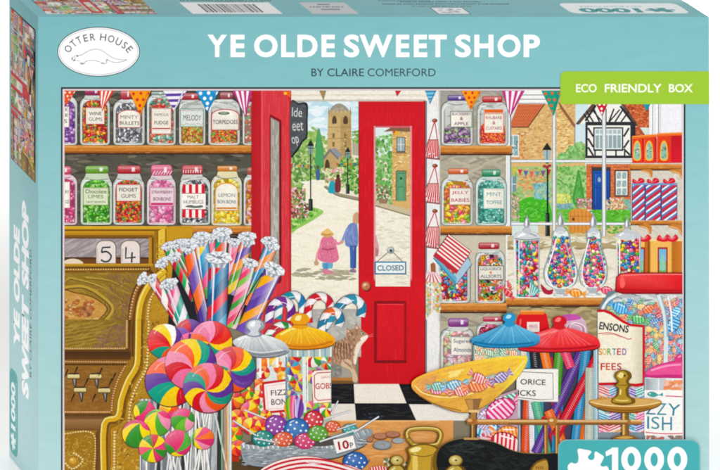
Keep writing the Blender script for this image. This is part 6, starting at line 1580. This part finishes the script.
for s, a, b2 in (('ECO', 576.0, 596.6), ('FRIENDLY', 604.6, 661.6), ('BOX', 668.8, 692.8)):
    T(s, a, 84.0, b2, 92.4, 'F6FBE6', .018)
item('piece_count_badge', 'teal rounded badge with the number 1000', 'box')
P(rrect(557.0, 438.4, 699.6, 488.6, 9, 6), '8CBCC2'); P(rrect(557.6, 439.2, 698.2, 487.4, 8.5, 6), '45AFB2')
item('badge_number', 'white digits 1000', 'piece_count_badge')
P([(604.4, 450.6), (611.6, 446.4), (614.6, 446.4), (614.6, 451.2), (605.0, 455.2)], 'FFFFFF'); R(610.8, 446.4, 617.0, 470.6, 'FFFFFF')
for a in (630.0, 653.0, 676.2):
    o = ell(a, 458.4, 9.9, 12.7, 0, 40); i = ell(a, 458.4, 3.6, 6.7, 0, 40)
    put([([o[k], o[(k + 1) % 40], i[(k + 1) % 40], i[k]], [C('FFFFFF')] * 4) for k in range(40)])
item('jigsaw_symbol', 'white jigsaw piece', 'piece_count_badge')
fr(540, 352, B)
jp = [(150, 380), (170, 384), (178, 396), (172, 408), (186, 416), (198, 404), (206, 390), (216, 400), (236, 408), (248, 414), (240, 426), (230, 440), (224, 450), (232, 458), (246, 458), (256, 474), (246, 490), (230, 486), (222, 496), (226, 520), (200, 530), (190, 512), (174, 510), (168, 526), (160, 540), (134, 534), (122, 528), (128, 506), (134, 484), (126, 474), (114, 476), (106, 460), (112, 444), (128, 442), (140, 448), (148, 436), (148, 410)]
jp = [(146, 380), (168, 382), (196, 388), (192, 404), (184, 410), (188, 420), (204, 424), (216, 414), (212, 404), (220, 394), (248, 412), (244, 432), (238, 444), (246, 456), (262, 456), (268, 472), (256, 490), (242, 486), (232, 492), (230, 520), (206, 526), (196, 516), (182, 516), (174, 526), (172, 538), (130, 532), (128, 512), (136, 492), (134, 480), (122, 474), (108, 472), (104, 454), (110, 436), (126, 434), (136, 444), (148, 440), (150, 416)]
jp = [(146, 382), (172, 384), (200, 391), (193, 404), (186, 413), (192, 424), (206, 425), (213, 414), (212, 401), (218, 392), (236, 402), (250, 413), (242, 432), (236, 446), (246, 452), (262, 450), (270, 466), (262, 482), (246, 484), (234, 488), (230, 508), (224, 524), (206, 520), (196, 508), (184, 508), (174, 518), (172, 536), (150, 536), (128, 530), (130, 510), (136, 490), (132, 478), (118, 474), (106, 462), (108, 446), (120, 436), (134, 440), (146, 434), (149, 412)]
S(jp, 'FFFFFF', 3)
fr()

# ================================================================ SIDE PRINT
# on the side, x runs back from the front edge (w) and y is the same height as on the front
def side_tf(px, py):                       # where a point of the photograph lies on the side
    s = (px - VX) / (FL - VX)
    return (DIST * (1 / s - 1), VY + (py - VY) / s)
item('side_picture', 'strip of the sweet shop painting on the narrow side', 'box', 'side')
q0 = side_tf(11.3, 14.5); q1 = side_tf(35.2, 35.5)
sx0, sx1 = 8.0, 88.0; sy0, sy1 = 33.0, 184.5
R(sx0 - 1, sy0 - 1.2, sx1 + 1, sy1 + 1, '2A2E34')
CLIPS.append([(sx0, sy0), (sx1, sy0), (sx1, sy1), (sx0, sy1)])
def reprint(fn, clip_rect, smallest):
    """the same painting again, small; specks too small to print are dropped"""
    for out in REC:
        keep = []
        for pts, cols in out:
            xs = [p[0] for p in pts]; ys = [p[1] for p in pts]
            if len(out) == 1 and max(xs) - min(xs) < smallest and max(ys) - min(ys) < smallest: continue
            q, c = clip_poly([fn(p) for p in pts], cols, clip_rect)
            if len(q) >= 3: keep.append((q, c))
        if keep: lay_down(keep)
rs = (sy1 - sy0) / (PIC[2] - PIC[0])
reprint(lambda p: (sx1 + 4 - (PIC[3] - p[1]) * rs * .0 - (p[1] - PIC[1]) * 0 - (0) if False else sx0 - 6 + (PIC[3] - p[1]) * rs, sy1 - (p[0] - PIC[0]) * rs), CLIPS[-1], 3.2)
CLIPS.pop()
item('side_title_lettering', 'white title running up the narrow side', 'box', 'side')
def up(cx_w, y_foot, length, height, s, col, bold, shear=0):
    """lettering read upwards; the tops of the letters point to the back of the box"""
    v, f, a, b2, c, d = glyphs(s, bold)
    pts = []
    for (x, y) in v:
        u = (x - a) / (b2 - a); t = (y - c) / (d - c)
        pts.append((cx_w + t * height, y_foot - u * length + shear * t * height))
    cc = C(col)
    put([([pts[i] for i in t], [cc] * len(t)) for t in f])
up(59, 372, 38, 20, 'YE', 'FFFFFF', .055); up(59, 325, 76, 20, 'OLDE', 'FFFFFF', .055)
up(29, 411, 100, 23, 'SWEET', 'FFFFFF', .055); up(29, 301, 86, 23, 'SHOP', 'FFFFFF', .055)
item('side_subtitle_lettering', 'dark small line under the side title', 'box', 'side')
up(20, 385, 128, 6.0, 'BY CLAIRE COMERFORD', '33424C', .004)
item('side_count_badge', 'teal badge with 1000 on the narrow side', 'box', 'side')
P(rrect(66, 398, 93, 484, (9, 9, 9, 9), 6), '52A5A5')
item('side_badge_number', 'pale digits 1000 and a jigsaw piece', 'side_count_badge', 'side')
up(74, 459, 48, 14, '1000', 'EAF6F5', .045)
up(69, 470, 62, 3.4, 'PIECE JIGSAW PUZZLE', 'CFE6E5', .0)
P([(81 + (p[1] - 460) * .1, 471 + (p[0] - 188) * .11) for p in cr(jp, 2, True)], 'EAF6F5')

# ================================================================ TOP PRINT
def top_tf(px, py):
    s = (py - VY) / (FT - VY)
    return (VX + (px - VX) / s, DIST * (1 / s - 1))
item('top_picture', 'strip of the sweet shop painting on the top', 'box', 'top')
a0 = top_tf(46.5, 13.8); b0 = top_tf(157.5, 13.8)
CLIPS.append([(a0[0], 9.5), (b0[0], 9.5), (b0[0], 90), (a0[0], 90)])
R(a0[0], 9, b0[0], 90, '5A5040')
R(a0[0], 9, b0[0], 90, 'B0946A')
w_ = b0[0] - a0[0]
rt = w_ / (PIC[2] - PIC[0])
reprint(lambda p: (b0[0] - (p[0] - PIC[0]) * rt, 9.5 + (p[1] - PIC[1]) * rt * 1.15), CLIPS[-1], 4.5)
CLIPS.pop()
item('barcode_label', 'white strip with a black barcode', 'box', 'top')
a1 = top_tf(193, 14.2)[0]; b1 = top_tf(283, 14.2)[0]
wa = top_tf(0, 14.0)[1]; wb = top_tf(0, 2.6)[1]
R(a1, wa, b1, wb, 'F4F5F4')
x = a1 + 16
while x < b1 - 18:
    w = RND.choice([.7, .7, 1.3, 2.0]); R(x, wa + 5, x + w, wb - 6, '2A2C34'); x += w + RND.choice([.7, .9, 1.4])
item('price_label', 'pale grey label with small grey print', 'box', 'top')
a2 = top_tf(313, 14)[0]; b2_ = top_tf(359, 14)[0]
R(a2, wa, b2_, wb, 'C9CCCE')
for k, (f0, f1) in enumerate(((.3, .7), (.12, .88), (.35, .6))):
    for m in range(11):
        xx = a2 + (b2_ - a2) * (f0 + (f1 - f0) * m / 11)
        R(xx, wa + 14 + k * 9, xx + 1.6 + (m % 3) * .6, wa + 17.5 + k * 9, '6A6E74')
item('small_print', 'rows of tiny dark print on the top', 'box', 'top')
def rows(px0, px1, py, n, h, col='33424C', gap=.75):
    ww = top_tf(0, py)[1]; xa, xb = top_tf(px0, py)[0], top_tf(px1, py)[0]
    x = xa
    while x < xb:
        l = RND.uniform(1.0, 2.4); R(x, ww - h / 2, x + l, ww + h / 2, col); x += l + gap * RND.choice([1, 1, 1, 2.6])
for (p0, p1, y, h) in ((382, 508, 4.2, 3), (412, 470, 6.4, 2.4), (400, 480, 2.0, 2.6), (378, 430, 1.0, 2)): rows(p0, p1, y, 0, h)
item('small_print', 'tiny dark print behind the barcode', 'box', 'top')
for (p0, p1, y, h) in ((180, 270, .8, 3), (215, 262, 2.0, 1.6)): rows(p0, p1, y, 0, h)
item('tiny_label', 'tiny white label with grey marks', 'box', 'top')
a3 = top_tf(439, 14)[0]; b3 = top_tf(470, 14)[0]; wc = top_tf(0, 8)[1]
R(a3 - 1, wa - 1, b3 + 1, wc + 1, '3A4A54'); R(a3, wa, b3, wc, 'F4F5F6')
for k in range(14): R(a3 + 3 + RND.uniform(0, b3 - a3 - 8), wa + 4 + RND.uniform(0, wc - wa - 8), a3 + 5 + RND.uniform(0, b3 - a3 - 8), wa + 6 + RND.uniform(0, wc - wa - 8), 'A8ACB4') if False else P(ell(RND.uniform(a3 + 4, b3 - 4), RND.uniform(wa + 4, wc - 4), 3, 1.5, 0, 6), 'A8ACB4')
item('top_count_badge', 'pale rounded panel with 1000 upside down on the top', 'box', 'top')
a4 = top_tf(572, 13.6)[0]; b4 = top_tf(691, 13.6)[0]; wd = top_tf(0, 3.4)[1]; we = top_tf(0, 13.6)[1]
P(rrect(a4, we, b4, wd, 8, 6), 'F2F8F8')
item('top_badge_number', 'teal upside down 1000, jigsaw piece and small print', 'top_count_badge', 'top')
def upside(s, x0, x1, w0, w1, col, bold):
    """lettering upside down for someone at the front: feet to the back"""
    v, f, a, b_, c, d = glyphs(s, bold)
    pts = [(x1 - (x - a) / (b_ - a) * (x1 - x0), w0 + (1 - (y - c) / (d - c)) * (w1 - w0)) for (x, y) in v]
    cc = C(col); put([([pts[i] for i in t], [cc] * len(t)) for t in f])
mid = a4 + (b4 - a4) * .62
upside('1000', a4 + 12, mid, we + 3, we + 19, '3E9C9E', .05)
upside('PIECE JIGSAW PUZZLE', a4 + 18, b4 - 40, we + 23, we + 28, '5E9CA0', .0)
P([(b4 - 26 - (p[0] - 188) * .19, we + 12 - (p[1] - 460) * .1) for p in cr(jp, 2, True)], '3E9C9E')

# ================================================================ MATERIALS
def new_mat(name):
    m = bpy.data.materials.new(name); m.use_nodes = True
    nt = m.node_tree; b = nt.nodes['Principled BSDF']
    return m, nt, b
def ink_mat():
    """printed ink: the colour of each shape, slightly uneven like watercolour on board"""
    m, nt, b = new_mat('printed_ink')
    at = nt.nodes.new('ShaderNodeAttribute'); at.attribute_name = 'ink'
    tc = nt.nodes.new('ShaderNodeTexCoord')
    mx = at.outputs['Color']
    for sc, det, amt in ((900.0, 3.0, .09), (2600.0, 2.0, .07)):
        n = nt.nodes.new('ShaderNodeTexNoise'); n.inputs['Scale'].default_value = sc; n.inputs['Detail'].default_value = det
        nt.links.new(tc.outputs['Object'], n.inputs['Vector'])
        mr = nt.nodes.new('ShaderNodeMapRange'); mr.inputs['From Min'].default_value = .3; mr.inputs['From Max'].default_value = .7
        mr.inputs['To Min'].default_value = 1 - amt; mr.inputs['To Max'].default_value = 1 + amt * .5
        nt.links.new(n.outputs['Fac'], mr.inputs['Value'])
        h = nt.nodes.new('ShaderNodeMix'); h.data_type = 'RGBA'; h.blend_type = 'MULTIPLY'; h.inputs['Factor'].default_value = 1.0
        nt.links.new(mx, h.inputs['A']); nt.links.new(mr.outputs['Result'], h.inputs['B'])
        mx = h.outputs['Result']
    nt.links.new(mx, b.inputs['Base Color'])
    b.inputs['Roughness'].default_value = .42; b.inputs['Specular IOR Level'].default_value = .16
    return m
def flat_ink():
    m, nt, b = new_mat('solid_ink')
    at = nt.nodes.new('ShaderNodeAttribute'); at.attribute_name = 'ink'
    tc = nt.nodes.new('ShaderNodeTexCoord')
    n = nt.nodes.new('ShaderNodeTexNoise'); n.inputs['Scale'].default_value = 500; nt.links.new(tc.outputs['Object'], n.inputs['Vector'])
    mr = nt.nodes.new('ShaderNodeMapRange'); mr.inputs['To Min'].default_value = .97; mr.inputs['To Max'].default_value = 1.03
    nt.links.new(n.outputs['Fac'], mr.inputs['Value'])
    h = nt.nodes.new('ShaderNodeMix'); h.data_type = 'RGBA'; h.blend_type = 'MULTIPLY'; h.inputs['Factor'].default_value = 1.0
    nt.links.new(at.outputs['Color'], h.inputs['A']); nt.links.new(mr.outputs['Result'], h.inputs['B']); nt.links.new(h.outputs['Result'], b.inputs['Base Color'])
    b.inputs['Roughness'].default_value = .42; b.inputs['Specular IOR Level'].default_value = .16
    return m
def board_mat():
    """teal laminated board whose colour fades paler towards the foot of the box"""
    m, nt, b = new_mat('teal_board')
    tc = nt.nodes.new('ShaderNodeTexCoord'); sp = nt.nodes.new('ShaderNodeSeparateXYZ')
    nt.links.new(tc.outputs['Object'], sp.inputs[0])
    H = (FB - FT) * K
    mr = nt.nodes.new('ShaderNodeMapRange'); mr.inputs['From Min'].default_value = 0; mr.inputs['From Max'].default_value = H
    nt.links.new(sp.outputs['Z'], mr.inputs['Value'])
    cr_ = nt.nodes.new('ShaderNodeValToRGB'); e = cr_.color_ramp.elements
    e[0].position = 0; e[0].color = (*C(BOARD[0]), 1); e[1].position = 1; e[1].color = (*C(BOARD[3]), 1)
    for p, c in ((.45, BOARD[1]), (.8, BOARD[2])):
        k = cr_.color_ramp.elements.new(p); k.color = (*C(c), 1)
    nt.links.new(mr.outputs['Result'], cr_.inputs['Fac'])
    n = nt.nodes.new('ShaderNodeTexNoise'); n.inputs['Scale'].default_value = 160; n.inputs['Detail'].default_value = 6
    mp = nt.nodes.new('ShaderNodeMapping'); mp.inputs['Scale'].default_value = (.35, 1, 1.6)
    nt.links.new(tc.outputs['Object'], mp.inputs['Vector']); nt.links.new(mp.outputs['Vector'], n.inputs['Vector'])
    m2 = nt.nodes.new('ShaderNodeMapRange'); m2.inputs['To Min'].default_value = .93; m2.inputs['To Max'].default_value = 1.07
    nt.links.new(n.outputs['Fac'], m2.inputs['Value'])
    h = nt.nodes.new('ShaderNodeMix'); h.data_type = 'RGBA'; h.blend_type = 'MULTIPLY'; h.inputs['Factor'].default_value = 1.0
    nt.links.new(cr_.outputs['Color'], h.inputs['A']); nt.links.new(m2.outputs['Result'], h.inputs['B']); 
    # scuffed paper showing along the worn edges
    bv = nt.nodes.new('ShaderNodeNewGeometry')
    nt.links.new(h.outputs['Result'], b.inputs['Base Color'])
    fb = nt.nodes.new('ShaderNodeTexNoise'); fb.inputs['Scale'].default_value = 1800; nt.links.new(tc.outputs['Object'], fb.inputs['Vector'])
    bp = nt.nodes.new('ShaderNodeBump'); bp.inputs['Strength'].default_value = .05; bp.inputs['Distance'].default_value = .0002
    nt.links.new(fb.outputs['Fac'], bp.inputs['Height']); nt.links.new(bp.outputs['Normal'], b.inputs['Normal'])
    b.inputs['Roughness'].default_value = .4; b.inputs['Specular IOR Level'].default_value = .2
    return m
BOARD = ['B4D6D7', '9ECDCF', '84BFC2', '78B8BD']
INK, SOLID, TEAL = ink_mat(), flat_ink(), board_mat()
grey, nt, b = new_mat('raw_greyboard'); 
n = nt.nodes.new('ShaderNodeTexNoise'); n.inputs['Scale'].default_value = 900; r = nt.nodes.new('ShaderNodeValToRGB')
r.color_ramp.elements[0].color = (.25, .24, .22, 1); r.color_ramp.elements[1].color = (.36, .35, .33, 1)
nt.links.new(n.outputs['Fac'], r.inputs['Fac']); nt.links.new(r.outputs['Color'], b.inputs['Base Color']); b.inputs['Roughness'].default_value = .9

# ================================================================ OBJECTS
def link(o, parent=None):
    COL.objects.link(o)
    if parent: o.parent = parent
    return o
box = bpy.data.objects.new('jigsaw_puzzle_box', None); box.empty_display_size = .05
link(box)
box['label'] = 'teal jigsaw puzzle box with a sweet shop painting, standing on its long edge'
box['category'] = 'puzzle box'

def solid_box(name, x0, x1, y0, y1, z0, z1, bev, mat, parent):
    bm = bmesh.new(); bmesh.ops.create_cube(bm, size=1)
    for v in bm.verts:
        v.co = ((x0 + x1) / 2 + v.co.x * (x1 - x0), (y0 + y1) / 2 + v.co.y * (y1 - y0), (z0 + z1) / 2 + v.co.z * (z1 - z0))
    bmesh.ops.bevel(bm, geom=bm.edges[:], offset=bev, segments=4, profile=.5, affect='EDGES')
    me = bpy.data.meshes.new(name); bm.to_mesh(me); bm.free()
    for p in me.polygons: p.use_smooth = True
    me.materials.append(mat)
    try: me.set_sharp_from_angle(angle=radians(20))
    except Exception: pass
    return link(bpy.data.objects.new(name, me), parent)
x0, x1 = (FL - BX) * K, (FR_ - BX) * K; H = (FB - FT) * K; D_ = DEPTH * K
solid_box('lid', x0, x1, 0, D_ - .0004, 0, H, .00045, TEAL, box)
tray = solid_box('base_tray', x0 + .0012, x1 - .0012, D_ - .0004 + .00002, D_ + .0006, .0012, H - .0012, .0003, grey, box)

made = {'box': box}
for it in ITEMS:
    if not it.f: print('EMPTY', it.name, it.label); continue
    me = bpy.data.meshes.new(it.name)
    me.from_pydata(it.v, [], it.f)
    ca = me.color_attributes.new('ink', 'FLOAT_COLOR', 'POINT')
    buf = np.ones((len(it.v), 4), dtype=np.float32); rgb = np.array(it.c, dtype=np.float32)
    if it.parent == 'picture' or 'picture' in it.name:      # richer inks than the plain mixing colours
        lum = rgb @ np.array([.2126, .7152, .0722], dtype=np.float32)
        rgb = np.clip(lum[:, None] + (rgb - lum[:, None]) * 1.09, 0, .96) ** 1.12
        if it.name == 'till': rgb = rgb * np.array([.90, .80, .88], dtype=np.float32)
        if it.name == 'scale_pan': rgb = rgb * .92 + np.array([.08, .07, .03], dtype=np.float32)
    buf[:, :3] = rgb
    ca.data.foreach_set('color', buf.ravel())
    if it.parent == 'picture' or it.name in ('picture', 'side_picture', 'top_picture'): me.materials.append(INK)
    else: me.materials.append(SOLID)
    # all print faces outwards
    nrm = {'front': (0, -1, 0), 'side': (-1, 0, 0), 'top': (0, 0, 1)}[it.plane]
    flip = [p.index for p in me.polygons if p.normal.x * nrm[0] + p.normal.y * nrm[1] + p.normal.z * nrm[2] < 0]
    if flip:
        bm = bmesh.new(); bm.from_mesh(me); bm.faces.ensure_lookup_table()
        bmesh.ops.reverse_faces(bm, faces=[bm.faces[i] for i in flip]); bm.to_mesh(me); bm.free()
    o = bpy.data.objects.new(it.name, me)
    link(o, made[it.parent])
    if it.label: o['label'] = it.label
    if it.name not in made: made[it.name] = o
print('layers', {k: int(s.h.max()) for k, s in HM.items()}, 'faces', sum(len(i.f) for i in ITEMS), 'items', len(ITEMS))

# ---- white studio sweep: floor curving up into a wall
def sweep():
    prof = [(-3.5, 0.0), (1.6, 0.0)]
    for k in range(1, 13):
        a = radians(90 * k / 12); prof.append((1.6 + .8 * sin(a), .8 - .8 * cos(a)))
    prof.append((2.4, 3.2))
    v, f = [], []
    for (y, z) in prof: v += [(-4, y, z), (4, y, z)]
    for k in range(len(prof) - 1): f.append((2 * k, 2 * k + 1, 2 * k + 3, 2 * k + 2))
    me = bpy.data.meshes.new('studio_floor'); me.from_pydata(v, [], f)
    for p in me.polygons: p.use_smooth = True
    m, nt, b = new_mat('white_paper')
    n = nt.nodes.new('ShaderNodeTexNoise'); n.inputs['Scale'].default_value = 30; r = nt.nodes.new('ShaderNodeValToRGB')
    r.color_ramp.elements[0].color = (.90, .90, .90, 1); r.color_ramp.elements[1].color = (.93, .93, .93, 1)
    tc = nt.nodes.new('ShaderNodeTexCoord'); nt.links.new(tc.outputs['Object'], n.inputs['Vector'])
    nt.links.new(n.outputs['Fac'], r.inputs['Fac']); nt.links.new(r.outputs['Color'], b.inputs['Base Color']); b.inputs['Roughness'].default_value = .8; b.inputs['Specular IOR Level'].default_value = .1
    me.materials.append(m)
    o = bpy.data.objects.new('studio_floor', me); link(o); o['kind'] = 'structure'
    o['label'] = 'seamless white paper floor and backdrop'
sweep()

# ================================================================ LIGHT
w = bpy.data.worlds.new('World'); scene.world = w; w.use_nodes = True
bg = w.node_tree.nodes['Background']; bg.inputs[0].default_value = (1, 1, 1, 1); bg.inputs[1].default_value = .47
def area(name, loc, target, size, power, col=(1, 1, 1)):
    l = bpy.data.lights.new(name, 'AREA'); l.shape = 'SQUARE'; l.size = size; l.energy = power; l.color = col
    o = bpy.data.objects.new(name, l); o.location = loc
    from mathutils import Vector
    o.rotation_euler = (Vector(target) - Vector(loc)).to_track_quat('-Z', 'Y').to_euler()
    link(o); return o
area('key_softbox', (1.3, -3.1, 1.75), (-.05, 0, .12), 1.2, 76)
area('added_floor_fill', (.7, 1.1, .11), (-.2, .3, 0), .2, 9)  # added out of view, lifts the floor behind the box to white

sl = bpy.data.lights.new('added_floor_spot', 'SPOT'); sl.energy = 34; sl.spot_size = radians(26); sl.spot_blend = .8; sl.shadow_soft_size = .12  # unseen extra spot, whitens the floor left of the box
so = bpy.data.objects.new('added_floor_spot', sl); so.location = (-.75, .25, 1.1)
from mathutils import Vector
so.rotation_euler = (Vector((-.34, .06, 0)) - Vector(so.location)).to_track_quat('-Z', 'Y').to_euler(); link(so)

sb = bpy.data.lights.new('added_backdrop_spot', 'SPOT'); sb.energy = 75; sb.spot_size = radians(46); sb.spot_blend = .7; sb.shadow_soft_size = .2  # unseen spot added to brighten the paper well behind the box
sb_o = bpy.data.objects.new('added_backdrop_spot', sb); sb_o.location = (.3, 1.4, 1.5)
sb_o.rotation_euler = (Vector((.25, .72, 0)) - Vector(sb_o.location)).to_track_quat('-Z', 'Y').to_euler(); link(sb_o)

# ================================================================ CAMERA
cd = bpy.data.cameras.new('camera'); cam = bpy.data.objects.new('camera', cd); link(cam)
cam.location = ((VX - BX) * K, -DIST * K, (FB - VY) * K)
cam.rotation_euler = (radians(90), 0, 0)
cd.sensor_width = 36; cd.lens = 36 * DIST / 720
cd.shift_x = (360 - VX) / 720
cd.shift_y = -(235 - VY) / 720
cd.clip_start = .1; cd.clip_end = 50
scene.camera = cam
scene.view_settings.view_transform = 'Standard'; scene.view_settings.look = 'None'; scene.view_settings.gamma = 1; scene.view_settings.exposure = 0
scene.render.resolution_x = 1024; scene.render.resolution_y = 668
scene.cycles.filter_width = 2.1
scene.cycles.max_bounces = 6; scene.cycles.diffuse_bounces = 4
